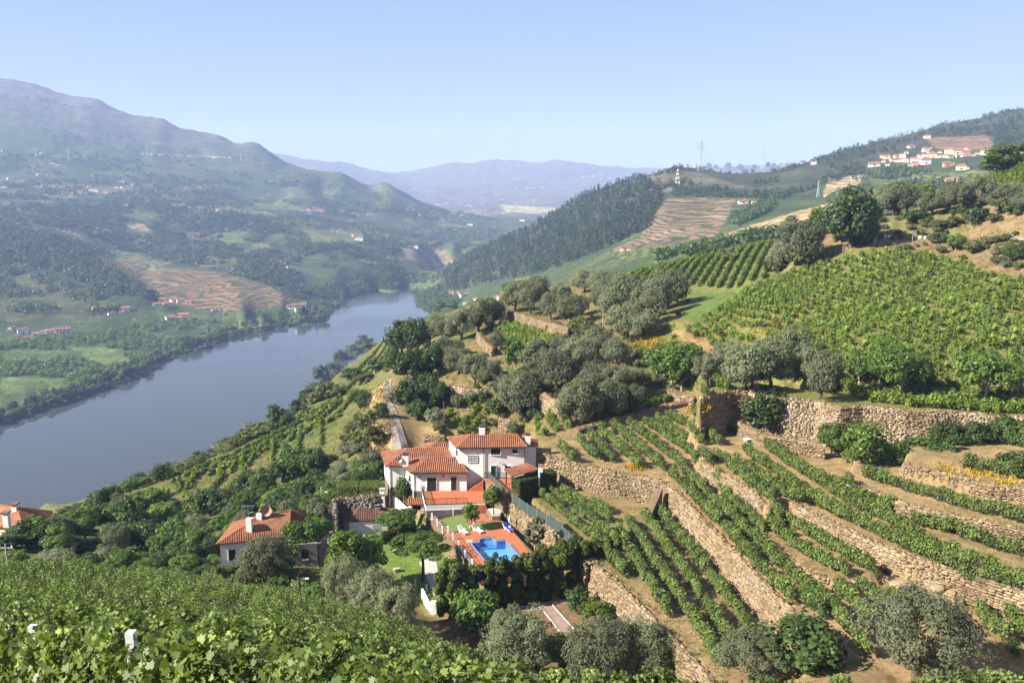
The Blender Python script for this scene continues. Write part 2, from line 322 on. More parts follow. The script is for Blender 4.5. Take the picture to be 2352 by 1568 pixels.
def hit(px, py, y0=4.0, y1=11000.0):
    """first point of the ground seen at frame px, py (vectorised march)"""
    px = np.atleast_1d(np.asarray(px, float)); py = np.atleast_1d(np.asarray(py, float))
    X = (px - 1176) / F; Yc = -(py - 784) / F
    dx = X; dy = CP + Yc * SP; dz = -SP + Yc * CP
    ts = np.exp(np.linspace(math.log(y0), math.log(y1), 900))
    if len(px) <= 40:
        k = ts[None] / dy[:, None]; b = (CZ + dz[:, None] * k) < H(dx[:, None] * k, np.broadcast_to(ts[None], k.shape))
        i = b.argmax(1); res = np.where(b.any(1), .5 * (ts[i] + ts[np.maximum(i - 1, 0)]), np.nan)
    else:
        done = np.zeros(len(px), bool); res = np.full(len(px), np.nan); prev = np.full(len(px), ts[0])
        for t in ts:
            y = np.full(len(px), t); k = t / dy
            below = (CZ + dz * k) < H(dx * k, y)
            new = below & ~done; res[new] = 0.5 * (prev[new] + t); done |= below; prev[:] = t
            if done.all(): break
    lo = res * 0.99; hi = res * 1.01
    for _ in range(12):
        mid = 0.5 * (lo + hi); k = mid / dy; b = (CZ + dz * k) < H(dx * k, mid)
        hi = np.where(b, mid, hi); lo = np.where(b, lo, mid)
    k = hi / dy; x = dx * k
    return np.stack([x, hi, H(x, np.nan_to_num(hi, nan=5.0))], 1)
def G(px, py):
    p = hit([px], [py])[0]; return Vector(p)

def scatter(poly, n, y1=1e9):
    xs = [p[0] for p in poly]; ys = [p[1] for p in poly]; x = rng.uniform(min(xs), max(xs), n); y = rng.uniform(min(ys), max(ys), n); ok = in_poly(x, y, poly); W = hit(x[ok], y[ok]); return W[np.isfinite(W).all(1)]
# ------------------------------------------------------------------ materials
def new_mat(name):
    m = bpy.data.materials.new(name); m.use_nodes = True
    nt = m.node_tree
    for n in list(nt.nodes): nt.nodes.remove(n)
    o = nt.nodes.new('ShaderNodeOutputMaterial'); b = nt.nodes.new('ShaderNodeBsdfPrincipled')
    nt.links.new(b.outputs[0], o.inputs[0]); return m, nt, b, o
def mixc(nt, a, b, fac, mode='MIX'):
    n = nt.nodes.new('ShaderNodeMix'); n.data_type = 'RGBA'; n.blend_type = mode
    for s, v in ((n.inputs[6], a), (n.inputs[7], b), (n.inputs[0], fac)):
        if hasattr(v, 'is_output'): nt.links.new(v, s)
        elif isinstance(v, (int, float)): s.default_value = v
        else: s.default_value = (*v, 1)
    return n.outputs[2]
def noise(nt, scale, detail=4, rough=.6, coord='Object', vec=None):
    n = nt.nodes.new('ShaderNodeTexNoise'); n.inputs['Scale'].default_value = scale
    n.inputs['Detail'].default_value = detail; n.inputs['Roughness'].default_value = rough
    if vec is None:
        t = nt.nodes.new('ShaderNodeTexCoord'); vec = t.outputs[coord]
    nt.links.new(vec, n.inputs['Vector']); return n.outputs[0]
def ramp(nt, fac, *stops):
    r = nt.nodes.new('ShaderNodeValToRGB'); e = r.color_ramp.elements
    while len(e) < len(stops): e.new(0.5)
    for el, (p, c) in zip(e, stops):
        el.position = p; el.color = (*c, 1) if not isinstance(c, (int, float)) else (c, c, c, 1)
    nt.links.new(fac, r.inputs[0]); return r.outputs[0]
def bump(nt, b, h, strength, dist):
    n = nt.nodes.new('ShaderNodeBump'); n.inputs['Strength'].default_value = strength; n.inputs['Distance'].default_value = dist
    nt.links.new(h, n.inputs['Height']); nt.links.new(n.outputs[0], b.inputs['Normal'])
def attr(nt, name):
    n = nt.nodes.new('ShaderNodeAttribute'); n.attribute_name = name; return n
def plain(name, c, rough=.7, var=.25, scale=3.0, spec=.3, metal=0, bmp=0, coord='Object'):
    m, nt, b, o = new_mat(name)
    f = noise(nt, scale, 5, .65, coord)
    lo = tuple(v * (1 - var) for v in c); hi = tuple(min(1, v * (1 + var)) for v in c)
    nt.links.new(ramp(nt, f, (.3, lo), (.7, hi)), b.inputs['Base Color'])
    b.inputs['Roughness'].default_value = rough; b.inputs['Specular IOR Level'].default_value = spec; b.inputs['Metallic'].default_value = metal
    if bmp: bump(nt, b, f, .6, bmp)
    return m
def leaf_mat(name, dark, light, rough=.5, trans=.25, spec=.35, young=None):
    m, nt, b, o = new_mat(name)
    a = attr(nt, 'tint'); oi = nt.nodes.new('ShaderNodeObjectInfo')
    c = mixc(nt, dark, light, a.outputs['Fac'])
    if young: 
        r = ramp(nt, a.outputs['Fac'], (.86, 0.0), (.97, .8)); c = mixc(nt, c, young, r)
    hs = nt.nodes.new('ShaderNodeHueSaturation')
    mr = nt.nodes.new('ShaderNodeMapRange'); mr.inputs[3].default_value = .72; mr.inputs[4].default_value = 1.3
    nt.links.new(oi.outputs['Random'], mr.inputs[0]); nt.links.new(mr.outputs[0], hs.inputs['Value'])
    nt.links.new(c, hs.inputs['Color']); c = hs.outputs[0]
    nt.links.new(c, b.inputs['Base Color']); b.inputs['Roughness'].default_value = rough; b.inputs['Specular IOR Level'].default_value = spec
    t = nt.nodes.new('ShaderNodeBsdfTranslucent')
    tc = mixc(nt, c, (1.4, 1.45, .55), 1.0, 'MULTIPLY'); nt.links.new(tc, t.inputs[0])
    mx = nt.nodes.new('ShaderNodeMixShader'); mx.inputs[0].default_value = trans
    nt.links.new(b.outputs[0], mx.inputs[1]); nt.links.new(t.outputs[0], mx.inputs[2]); nt.links.new(mx.outputs[0], o.inputs[0])
    return m
M = {}
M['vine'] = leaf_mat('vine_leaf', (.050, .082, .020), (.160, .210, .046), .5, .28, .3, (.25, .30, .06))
M['vine_far'] = leaf_mat('vine_leaf_far', (.075, .12, .020), (.215, .285, .045), .55, .35, .25, (.30, .34, .055))
M['olive'] = leaf_mat('olive_leaf', (.105, .122, .066), (.205, .222, .128), .65, .28, .15)
M['dark'] = leaf_mat('dark_leaf', (.026, .050, .012), (.085, .130, .028), .5, .28, .3)
M['green'] = leaf_mat('green_leaf', (.045, .085, .014), (.130, .200, .032), .5, .32, .3)
M['lime'] = leaf_mat('bright_leaf', (.055, .10, .012), (.16, .225, .03), .5, .28, .3)
M['cypress'] = leaf_mat('cypress_leaf', (.022, .040, .007), (.11, .145, .02), .6, .2, .2)
M['pine'] = leaf_mat('pine_leaf', (.018, .034, .012), (.052, .080, .026), .7, .1, .15)
M['riverside'] = leaf_mat('willow_leaf', (.035, .058, .022), (.105, .140, .060), .6, .15, .2)
M['bank_shrub'] = leaf_mat('shrub_leaf', (.05, .065, .016), (.145, .16, .045), .6, .15, .2)
M['straw'] = leaf_mat('dry_grass', (.20, .13, .055), (.36, .26, .13), .8, .1, .1)
M['turf'] = leaf_mat('grass_blade', (.07, .11, .02), (.17, .21, .05), .7, .2, .15)
M['broom'] = leaf_mat('yellow_flower', (.36, .22, .010), (.52, .35, .015), .7, .2, .1)
M['pink_flower'] = leaf_mat('pink_flower', (.45, .16, .2), (.7, .4, .42), .7, .2, .1)
M['bark'] = plain('bark', (.10, .075, .052), .9, .4, 6, .1, 0, .03)
M['pale_bark'] = plain('pale_bark', (.30, .26, .20), .9, .3, 6, .1, 0, .02)
M['wood_post'] = plain('weathered_wood', (.14, .11, .085), .85, .35, 5, .15)
M['white_post'] = plain('white_concrete', (.72, .72, .70), .7, .12, 6, .2)
M['concrete'] = plain('grey_concrete', (.34, .33, .31), .85, .25, 2, .2)
M['steel'] = plain('galvanised_steel', (.45, .46, .47), .45, .1, 3, .5, .6)
M['mast_red'] = plain('mast_red_paint', (.42, .16, .09), .6, .1, 2)
M['dark_metal'] = plain('dark_metal', (.03, .032, .035), .5, .2, 4, .4)
M['wire'] = plain('wire_metal', (.25, .25, .25), .5, .1, 3, .4, .5)
M['glass'] = plain('window_glass', (.012, .022, .022), .12, .2, 2, .6)
M['shutter'] = plain('dark_green_shutter', (.012, .028, .022), .5, .2, 3, .4)
M['brown_door'] = plain('dark_brown_wood', (.035, .022, .016), .6, .3, 5, .3)
M['plaster'] = plain('white_plaster', (.80, .77, .76), .85, .06, 1.2, .2)
M['old_plaster'] = plain('stained_plaster', (.42, .38, .34), .9, .35, .9, .15)
M['grey_ruin'] = plain('weathered_grey_plaster', (.17, .15, .14), .95, .5, .8, .1)
M['cream'] = plain('cream_plaster', (.70, .60, .42), .85, .1, 1, .2)
M['rose'] = plain('rose_plaster', (.55, .30, .26), .85, .1, 1, .2)
M['paint_white'] = plain('white_paint', (.82, .82, .80), .5, .05, 2, .3)
M['blue_cloth'] = plain('blue_cushion', (.03, .06, .42), .8, .15, 6, .2)
M['green_cloth'] = plain('green_cloth', (.06, .3, .08), .8, .15, 6, .2)
M['pebble'] = plain('pale_pebbles', (.40, .39, .36), .9, .45, 14, .2)
M['garden_stone'] = plain('grey_granite', (.36, .33, .28), .9, .3, 5, .2, 0, .01)
M['pool_tile'] = plain('pool_blue_tile', (.15, .36, .66), .4, .1, 8, .4)
M['pool_rim'] = plain('pool_rim_tile', (.16, .24, .52), .4, .2, 16, .4)
def tile_mat(name, c1, c2, c3, rough=.8):
    m, nt, b, o = new_mat(name)
    f = noise(nt, 1.1, 6, .7); g = noise(nt, 9, 2, .6)
    c = ramp(nt, f, (.32, c1), (.5, c2), (.7, c3)); r = ramp(nt, g, (.3, .62), (.7, 1.25))
    nt.links.new(mixc(nt, c, r, 1.0, 'MULTIPLY'), b.inputs['Base Color']); b.inputs['Roughness'].default_value = rough
    b.inputs['Specular IOR Level'].default_value = .25; return m
M['roof'] = tile_mat('terracotta_tile', (.25, .09, .048), (.31, .13, .07), (.36, .19, .115))
M['roof_old'] = tile_mat('aged_tile', (.13, .062, .045), (.18, .09, .062), (.24, .145, .105))
M['roof_worn'] = tile_mat('weathered_tile', (.24, .088, .045), (.29, .12, .065), (.33, .17, .10))
M['channel'] = tile_mat('shadowed_channel_tile', (.17, .05, .024), (.21, .07, .035), (.25, .11, .06)).copy(); M['channel'].name = 'shade_toned_channel_tile'  # darker tile colour paints the shade in the channels between the ribs
M['paving'] = tile_mat('red_paving_tile', (.40, .105, .045), (.45, .135, .062), (.49, .165, .08))
def stone_mat(name, c1, c2, c3, sc=.8):
    m, nt, b, o = new_mat(name)
    oi = nt.nodes.new('ShaderNodeObjectInfo'); a = attr(nt, 'tint')
    gp = nt.nodes.new('ShaderNodeNewGeometry').outputs['Position']
    f = noise(nt, sc * .35, 6, .72, vec=gp); g = noise(nt, 5, 4, .7, vec=gp)
    c = ramp(nt, f, (.32, c1), (.5, c2), (.68, c3))
    c = mixc(nt, c, ramp(nt, g, (.25, .65), (.75, 1.25)), 1.0, 'MULTIPLY')
    c = mixc(nt, c, ramp(nt, a.outputs['Fac'], (0, .74), (1, 1.22)), 1.0, 'MULTIPLY')
    nt.links.new(c, b.inputs['Base Color']); b.inputs['Roughness'].default_value = .92; b.inputs['Specular IOR Level'].default_value = .15
    bump(nt, b, g, .5, .03); return m
M['stone'] = stone_mat('warm_schist_stone', (.20, .145, .085), (.275, .205, .125), (.32, .255, .175))
M['stone_grey'] = stone_mat('lichen_grey_stone', (.22, .158, .095), (.315, .238, .155), (.42, .355, .265), .5)
M['stone_dark'] = stone_mat('dark_schist', (.11, .10, .085), (.19, .175, .15), (.27, .25, .21))
M['mortar'] = stone_mat('earth_joint', (.195, .135, .078), (.255, .182, .108), (.29, .22, .14))
def ground_mat(name, far):
    m, nt, b, o = new_mat(name)
    a = attr(nt, 'cover'); t = attr(nt, 'rows')
    geo = nt.nodes.new('ShaderNodeNewGeometry'); P = geo.outputs['Position']
    c = a.outputs['Color']
    if far:
        f = noise(nt, .016, 7, .72, vec=P); g = noise(nt, .11, 4, .7, vec=P)
        c = mixc(nt, c, ramp(nt, f, (.34, .55), (.5, .95), (.68, 1.5)), 1.0, 'MULTIPLY')
        c = mixc(nt, c, ramp(nt, g, (.3, .6), (.7, 1.45)), 1.0, 'MULTIPLY')
        # terrace lines of distant vineyards follow the contours
        sp = nt.nodes.new('ShaderNodeSeparateXYZ'); nt.links.new(P, sp.inputs[0])
        wv = nt.nodes.new('ShaderNodeMath'); wv.operation = 'MULTIPLY_ADD'; nt.links.new(sp.outputs[2], wv.inputs[0]); wv.inputs[1].default_value = 1 / 3.4
        nn = noise(nt, .012, 3, .5, vec=P); mm_ = nt.nodes.new('ShaderNodeMath'); mm_.operation = 'MULTIPLY'; mm_.inputs[1].default_value = 5; nt.links.new(nn, mm_.inputs[0]); nt.links.new(mm_.outputs[0], wv.inputs[2])
        fr = nt.nodes.new('ShaderNodeMath'); fr.operation = 'PINGPONG'; fr.inputs[1].default_value = .5; nt.links.new(wv.outputs[0], fr.inputs[0])
        k = ramp(nt, fr.outputs[0], (.16, 1.0), (.24, 0.0))
        mk = nt.nodes.new('ShaderNodeMath'); mk.operation = 'MULTIPLY'; nt.links.new(k, mk.inputs[0]); nt.links.new(t.outputs['Fac'], mk.inputs[1])
        c = mixc(nt, c, (.035, .062, .016), mk.outputs[0])
        bump(nt, b, g, .9, 4.0)
    else:
        f = noise(nt, .35, 6, .7, vec=P); g = noise(nt, 2.6, 5, .75, vec=P)
        c = mixc(nt, c, ramp(nt, f, (.3, .66), (.5, 1.0), (.7, 1.3)), 1.0, 'MULTIPLY')
        c = mixc(nt, c, ramp(nt, g, (.28, .55), (.72, 1.4)), 1.0, 'MULTIPLY')
        grn = ramp(nt, noise(nt, .8, 5, .7, vec=P), (.5, 0.0), (.62, .6))
        mk = nt.nodes.new('ShaderNodeMath'); mk.operation = 'MULTIPLY'; nt.links.new(grn, mk.inputs[0]); nt.links.new(t.outputs['Fac'], mk.inputs[1])
        c = mixc(nt, c, (.10, .12, .03), mk.outputs[0])
        bump(nt, b, g, .8, .12)
    nt.links.new(c, b.inputs['Base Color']); b.inputs['Roughness'].default_value = .95; b.inputs['Specular IOR Level'].default_value = .1
    return m
M['ground'] = ground_mat('hillside_earth', False); M['far_ground'] = ground_mat('valley_cover', True)
def water_mat():
    m, nt, b, o = new_mat('river_water')
    geo = nt.nodes.new('ShaderNodeNewGeometry')
    mp = nt.nodes.new('ShaderNodeMapping'); nt.links.new(geo.outputs['Position'], mp.inputs[0]); mp.inputs['Scale'].default_value = (1, .55, 1)
    f = noise(nt, .9, 4, .6, vec=mp.outputs[0]); g = noise(nt, .006, 3, .5, vec=geo.outputs['Position'])
    b.inputs['Base Color'].default_value = (.045, .052, .052, 1); b.inputs['IOR'].default_value = 1.34; b.inputs['Specular IOR Level'].default_value = .5
    nt.links.new(ramp(nt, g, (.40, .02), (.62, .16)), b.inputs['Roughness'])
    bump(nt, b, f, .2, .06); return m
M['water'] = water_mat()
def pool_water():
    m, nt, b, o = new_mat('pool_water')
    f = noise(nt, 2.2, 3, .5); b.inputs['Base Color'].default_value = (.75, .93, 1, 1)
    b.inputs['Transmission Weight'].default_value = 1.0; b.inputs['IOR'].default_value = 1.33; b.inputs['Roughness'].default_value = .02
    bump(nt, b, f, .1, .05); 
    tr = nt.nodes.new('ShaderNodeBsdfTransparent'); tr.inputs[0].default_value = (.80, .95, 1, 1)
    gl = nt.nodes.new('ShaderNodeBsdfGlossy'); gl.inputs['Roughness'].default_value = .03
    mx = nt.nodes.new('ShaderNodeMixShader'); mx.inputs[0].default_value = .1; nt.links.new(tr.outputs[0], mx.inputs[1]); nt.links.new(gl.outputs[0], mx.inputs[2])
    nt.links.new(mx.outputs[0], o.inputs[0]); return m
M['pool_water'] = pool_water()
def mesh_fence():
    m, nt, b, o = new_mat('green_netting')
    tr = nt.nodes.new('ShaderNodeBsdfTransparent'); mx = nt.nodes.new('ShaderNodeMixShader')
    b.inputs['Base Color'].default_value = (.045, .066, .058, 1); b.inputs['Roughness'].default_value = .8
    mx.inputs[0].default_value = .85
    nt.links.new(tr.outputs[0], mx.inputs[1]); nt.links.new(b.outputs[0], mx.inputs[2]); nt.links.new(mx.outputs[0], o.inputs[0]); return m
M['netting'] = mesh_fence()
M['lawn'] = plain('mown_lawn', (.125, .17, .04), .95, .3, 3)
M['asphalt'] = plain('worn_asphalt', (.20, .19, .175), .9, .22, .5, .2)
M['haze'] = None

# ------------------------------------------------------------------ mesh helpers
def mesh_np(name, V, Fc, mat=None, tint=None, smooth=False, mats=None, midx=None):
    me = bpy.data.meshes.new(name); V = np.asarray(V, np.float32); Fc = np.asarray(Fc, np.int32)
    n, k = Fc.shape
    me.vertices.add(len(V)); me.vertices.foreach_set('co', V.ravel())
    me.loops.add(n * k); me.loops.foreach_set('vertex_index', Fc.ravel())
    me.polygons.add(n); me.polygons.foreach_set('loop_start', np.arange(0, n * k, k, dtype=np.int32))
    try: me.polygons.foreach_set('loop_total', np.full(n, k, np.int32))
    except Exception: pass
    if smooth: me.polygons.foreach_set('use_smooth', np.ones(n, bool))
    for m in ([mat] if mat else (mats or [])): me.materials.append(m)
    if midx is not None: me.polygons.foreach_set('material_index', np.asarray(midx, np.int32))
    if tint is not None:
        at = me.attributes.new('tint', 'FLOAT', 'FACE'); at.data.foreach_set('value', np.asarray(tint, np.float32))
    me.update(calc_edges=True); return me
def link(name, me, parent=None, loc=None, rot=None, scale=None):
    o = bpy.data.objects.new(name, me); COL.objects.link(o)
    if parent: o.parent = parent
    if loc is not None: o.location = loc
    if rot is not None: o.rotation_euler = rot
    if scale is not None: o.scale = scale
    return o
def tag(o, label=None, cat=None, group=None, kind=None):
    if label: o['label'] = label
    if cat: o['category'] = cat
    if group: o['group'] = group
    if kind: o['kind'] = kind
    return o
def thing(name, label, cat, loc=(0, 0, 0), rz=0, group=None):
    o = bpy.data.objects.new(name, None); COL.objects.link(o); o.empty_display_size = .5
    o.location = loc; o.rotation_euler = (0, 0, rz); return tag(o, label, cat, group)
class MB:
    """collects simple shapes for one mesh"""
    def __init__(s): s.v = []; s.f = []
    def add(s, vs, fs):
        n = len(s.v); s.v += [tuple(v) for v in vs]; s.f += [tuple(i + n for i in f) for f in fs]; return s
    def box(s, c, d, rz=0.0):
        ca, sa = math.cos(rz), math.sin(rz); vs = []
        for dz in (-.5, .5):
            for dx, dy in ((-.5, -.5), (.5, -.5), (.5, .5), (-.5, .5)):
                x, y = dx * d[0], dy * d[1]; vs.append((c[0] + x * ca - y * sa, c[1] + x * sa + y * ca, c[2] + dz * d[2]))
        return s.add(vs, [(0, 3, 2, 1), (4, 5, 6, 7), (0, 1, 5, 4), (1, 2, 6, 5), (2, 3, 7, 6), (3, 0, 4, 7)])
    def bar(s, a, b, w, h=None, n=4, w2=None):
        a = Vector(a); b = Vector(b); h = h or w; d = (b - a)
        if d.length < 1e-6: return s
        d.normalize(); u = d.cross(Vector((0, 0, 1)))
        if u.length < 1e-3: u = Vector((1, 0, 0))
        u.normalize(); t = u.cross(d); vs = []; k = (w2 / w) if w2 else 1
        for q, m in ((a, 1), (b, k)):
            for i in range(n):
                an = 2 * math.pi * (i + .5) / n; r = .7071 if n == 4 else .5
                vs.append(q + u * (math.cos(an) * w * r * m) + t * (math.sin(an) * h * r * m))
        fs = [(i, (i + 1) % n, n + (i + 1) % n, n + i) for i in range(n)] + [tuple(range(n - 1, -1, -1)), tuple(range(n, 2 * n))]
        return s.add(vs, fs)
    def tube(s, pts, rads, n=6):
        prev = None; base = len(s.v)
        for i, (p, r) in enumerate(zip(pts, rads)):
            p = Vector(p); d = Vector(pts[min(i + 1, len(pts) - 1)]) - Vector(pts[max(i - 1, 0)]); d.normalize()
            u = d.cross(Vector((0.31, .95, 0.05))); u.normalize(); t = u.cross(d)
            for k in range(n):
                an = 2 * math.pi * k / n; s.v.append(tuple(p + u * math.cos(an) * r + t * math.sin(an) * r))
            if i:
                for k in range(n): a = base + (i - 1) * n; s.f.append((a + k, a + (k + 1) % n, a + n + (k + 1) % n, a + n + k))
        return s
    def cap(s, n):
        s.f += [tuple(range(n - 1, -1, -1)), tuple(range(len(s.v) - n, len(s.v)))]; return s
    def prism(s, poly, z0, z1):
        n = len(poly); ar = sum(poly[i][0] * poly[(i + 1) % n][1] - poly[(i + 1) % n][0] * poly[i][1] for i in range(n))
        if ar < 0: poly = poly[::-1]
        vs = [(p[0], p[1], z0) for p in poly] + [(p[0], p[1], z1) for p in poly]
        return s.add(vs, [tuple(range(n - 1, -1, -1)), tuple(range(n, 2 * n))] + [(i, (i + 1) % n, n + (i + 1) % n, n + i) for i in range(n)])
    def mesh(s, name, mat, smooth=False):
        me = bpy.data.meshes.new(name); me.from_pydata(s.v, [], s.f); me.materials.append(mat)
        if smooth: me.polygons.foreach_set('use_smooth', np.ones(len(s.f), bool))
        me.update(); return me
    def build(s, name, mat, parent=None, base=None, smooth=False):
        base = base or parent
        if base is not None and base.type == 'EMPTY':
            inv = base.matrix_basis.inverted(); s.v = [tuple(inv @ Vector(v)) for v in s.v]
        return link(name, s.mesh(name, mat, smooth), parent)
# ------------------------------------------------------------------ land cover colours for the ground sheets
def cover_for(X, Y, Zw, near):
    P = np.stack([X.ravel(), Y.ravel(), Zw.ravel()], 1); px, py, dep = proj(P); y = P[:, 1]
    n1 = fbm(P[:, 0] / 120, P[:, 1] / 120, 41); n2 = fbm(P[:, 0] / 14, P[:, 1] / 14, 51)
    C = np.zeros((len(P), 3)); R = np.zeros(len(P))
    green = np.array((.050, .074, .024)); scrub = np.array((.082, .088, .040)); wood = np.array((.036, .056, .022))
    C[:] = green
    w = np.clip((n1 - .45) * 5, 0, 1)[:, None]; C = C * (1 - w) + scrub * w
    R[:] = np.where(y > 600, .55, 0)
    def put(poly, col, y0=0, y1=1e9, rows=0.0, jitter=6):
        jx = px + (n1 - .5) * jitter * 4 + (n2 - .5) * jitter; jy = py + (n2 - .5) * jitter
        m = in_poly(jx, jy, poly) & (y > y0) & (y < y1); C[m] = col; R[m] = rows
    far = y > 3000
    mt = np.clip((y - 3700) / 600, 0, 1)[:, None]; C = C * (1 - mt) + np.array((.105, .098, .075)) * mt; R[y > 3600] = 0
    # near ground: earth and dry grass
    nr = y < 420
    earth = np.array((.235, .155, .08)); drygrass = np.array((.17, .14, .055)); grass = np.array((.125, .145, .04))
    k = np.clip((n2 - .42) * 4, 0, 1)[:, None]
    C[nr] = (earth * (1 - k) + drygrass * k)[nr]; R[nr] = 1
    lf = nr & (px < 880) & (y > 75); C[lf] = (np.array((.16, .145, .06)) * (1 - k) + np.array((.105, .125, .035)) * k)[lf]
    slope_l = in_poly(px, py, [(150, 1180), (350, 1085), (600, 975), (720, 880), (900, 760), (900, 860), (870, 1040), (760, 1130), (560, 1200), (420, 1240)]) & (y > 120) & (y < 520)
    C[slope_l] = (np.array((.125, .12, .042)) * (1 - k) + np.array((.085, .105, .03)) * k)[slope_l]
    gv = in_poly(px, py, [(880, 800), (1000, 720), (1180, 650), (1400, 640), (1600, 680), (1560, 760), (1650, 880), (1560, 920), (1330, 980), (1230, 1000), (1000, 985), (930, 960)]) & (y > 140) & (y < 420); C[gv] = (np.array((.18, .13, .06)) * (1 - k) + np.array((.12, .135, .04)) * k)[gv]
    put([(1560, 590), (2050, 560), (2352, 640), (2500, 960), (1600, 930), (1530, 760)], (.16, .145, .048), 100, 300, 1)
    put([(1580, 670), (1700, 650), (1720, 690), (1600, 740), (1560, 730)], (.10, .14, .033), 150, 300, 0)
    put([(1370, 650), (1560, 600), (1780, 555), (1780, 640), (1700, 670), (1370, 665)], (.145, .155, .045), 200, 400, 1)
    put([(855, 1040), (850, 900), (895, 868), (905, 940), (900, 1040)], (.36, .265, .12), 130, 260, 0, 2)
    put([(1540, 760), (1600, 755), (1660, 800), (1640, 830), (1590, 800)], (.28, .185, .09), 120, 260, 0)
    put([(1950, 540), (1970, 500), (2150, 455), (2352, 420), (2352, 545), (2250, 550), (2100, 545)], (.165, .145, .06), 180, 330, 1, 10)
    put([(2050, 545), (2150, 545), (2300, 570), (2352, 590), (2352, 640), (2230, 605), (2130, 570)], (.20, .14, .075), 150, 300, 1)
    put([(2230, 480), (2352, 470), (2352, 548), (2220, 545)], (.22, .15, .08), 150, 300, 1)
    if near:
        pid = PID.ravel()
        C[pid == 2] = (.12, .175, .035); R[pid == 2] = 0
        C[pid == 1] = (.18, .115, .062); R[pid == 1] = .5
        m = pid == 4; C[m] = (np.array((.26, .172, .09)) * (1 - k) + np.array((.15, .14, .05)) * k)[m]
        m = pid == 10; C[m] = (.14, .14, .042); m = (pid >= 5) & (pid < 10); C[m] = (np.array((.285, .188, .098)) * (1 - k) + np.array((.235, .172, .08)) * k)[m]; R[m] = .7
    else:
        put([(-50, 500), (100, 535), (200, 585), (300, 640), (385, 695), (230, 720), (0, 740), (-400, 740), (-400, 480)], (.033, .050, .022), 1200, 2200, .25)
        put([(0, 620), (120, 640), (260, 700), (230, 735), (0, 740)], (.075, .075, .035), 1200, 1700, .7)
        put([(190, 590), (270, 585), (446, 615), (590, 645), (690, 690), (600, 712), (470, 712), (350, 690), (280, 640)], (.165, .10, .06), 1200, 2100, .9, 4)
        put([(280, 510), (330, 515), (360, 545), (290, 540)], (.21, .15, .095), 1500, 3200, .3, 3)
        put([(920, 570), (980, 565), (1060, 595), (1000, 630), (910, 625)], (.27, .20, .12), 1500, 3000, .6, 3)
        put([(700, 530), (830, 530), (840, 555), (720, 560)], (.17, .165, .07), 1500, 3000, .8, 3)
        put([(1150, 470), (1280, 478), (1280, 490), (1160, 487)], (.33, .29, .17), 3000, 6500, 0, 2)
        pine = [(1000, 660), (1025, 612), (1118, 552), (1268, 476), (1351, 436), (1520, 380), (1660, 385), (1850, 360), (2160, 270), (2400, 225), (2400, 310), (2130, 345), (1980, 385), (1900, 440), (1680, 455), (1530, 452), (1500, 520), (1440, 548), (1310, 605), (1200, 640), (1060, 665)]
        put(pine, (.050, .060, .032), 1000, 2600, 0)
        put([(1500, 390), (1600, 395), (1720, 430), (1600, 440), (1480, 440)], (.11, .10, .065), 1000, 2400, .0)
        put([(1530, 455), (1690, 457), (1660, 520), (1640, 545), (1400, 576), (1470, 545)], (.185, .125, .085), 850, 1500, .85, 2)
        put([(1400, 576), (1640, 545), (1660, 560), (1420, 600)], (.13, .145, .05), 600, 1000, .9, 2)
        put([(1645, 543), (1800, 495), (1903, 466), (1890, 490), (1800, 525), (1700, 548)], (.35, .26, .13), 600, 1050, .35, 2)
        put([(1900, 410), (1990, 400), (1970, 425), (1890, 450)], (.36, .27, .15), 700, 1400, .6, 2)
        put([(2030, 420), (2180, 425), (2170, 445), (2010, 445)], (.30, .19, .11), 600, 1300, .6, 2)
        put([(2130, 318), (2270, 312), (2285, 335), (2200, 350), (2150, 342)], (.25, .145, .095), 1000, 1700, .6, 2)
        put([(1990, 400), (2300, 390), (2300, 425), (2000, 430)], (.12, .14, .055), 700, 1300, .8, 2)
        plain_l = [(-400, 800), (0, 785), (250, 762), (450, 735), (690, 715), (740, 735), (570, 762), (480, 785), (240, 885), (0, 965), (-400, 1060)]
        put(plain_l, (.058, .082, .027), 700, 1500, .0)
        put([(0, 800), (170, 805), (170, 825), (0, 830)], (.085, .118, .035), 700, 1500, 0, 2); put([(0, 865), (150, 868), (130, 895), (0, 905)], (.09, .125, .035), 700, 1500, 0, 2)
        put([(160, 795), (270, 800), (300, 830), (240, 840), (170, 812)], (.088, .122, .035), 700, 1500, 0, 2); put([(530, 745), (620, 735), (600, 755), (540, 762)], (.095, .125, .038), 900, 1500, 0, 2)
        put([(1180, 640), (1240, 632), (1260, 650), (1180, 665)], (.16, .155, .06), 900, 1500, .6, 2)
        # sown and mown squares scattered over the valley side
        cell = hash2(np.floor(P[:, 0] / 95 + n1 * 2).astype(np.int64), np.floor(P[:, 1] / 150 + n1 * 2).astype(np.int64), 5)
        vs = (y > 1700) & (y < 3500) & (px < 1150) & (py > 420); 
        for lo, hi, col, rw in ((.0, .14, (.115, .145, .05), .9), (.14, .2, (.20, .155, .095), .8), (.2, .42, (.040, .058, .026), 0), (.42, .5, (.145, .14, .065), .9)):
            m = vs & (cell >= lo) & (cell < hi); C[m] = col; R[m] = rw
    return C, R
def sheet(name, X, Y, Zw, near, mat, sel=None):
    r, c = X.shape; V = np.stack([X.ravel(), Y.ravel(), Zw.ravel()], 1)
    i = np.arange(r * c).reshape(r, c)
    Fq = np.stack([i[:-1, :-1], i[:-1, 1:], i[1:, 1:], i[1:, :-1]], -1).reshape(-1, 4)
    C, R = cover_for(X, Y, Zw, near)
    me = mesh_np(name, V, Fq, mat, smooth=not near)
    at = me.attributes.new('cover', 'FLOAT_COLOR', 'POINT'); at.data.foreach_set('color', np.concatenate([C, np.ones((len(C), 1))], 1).astype(np.float32).ravel())
    at = me.attributes.new('rows', 'FLOAT', 'POINT'); at.data.foreach_set('value', R.astype(np.float32))
    return tag(link(name, me), kind='structure')
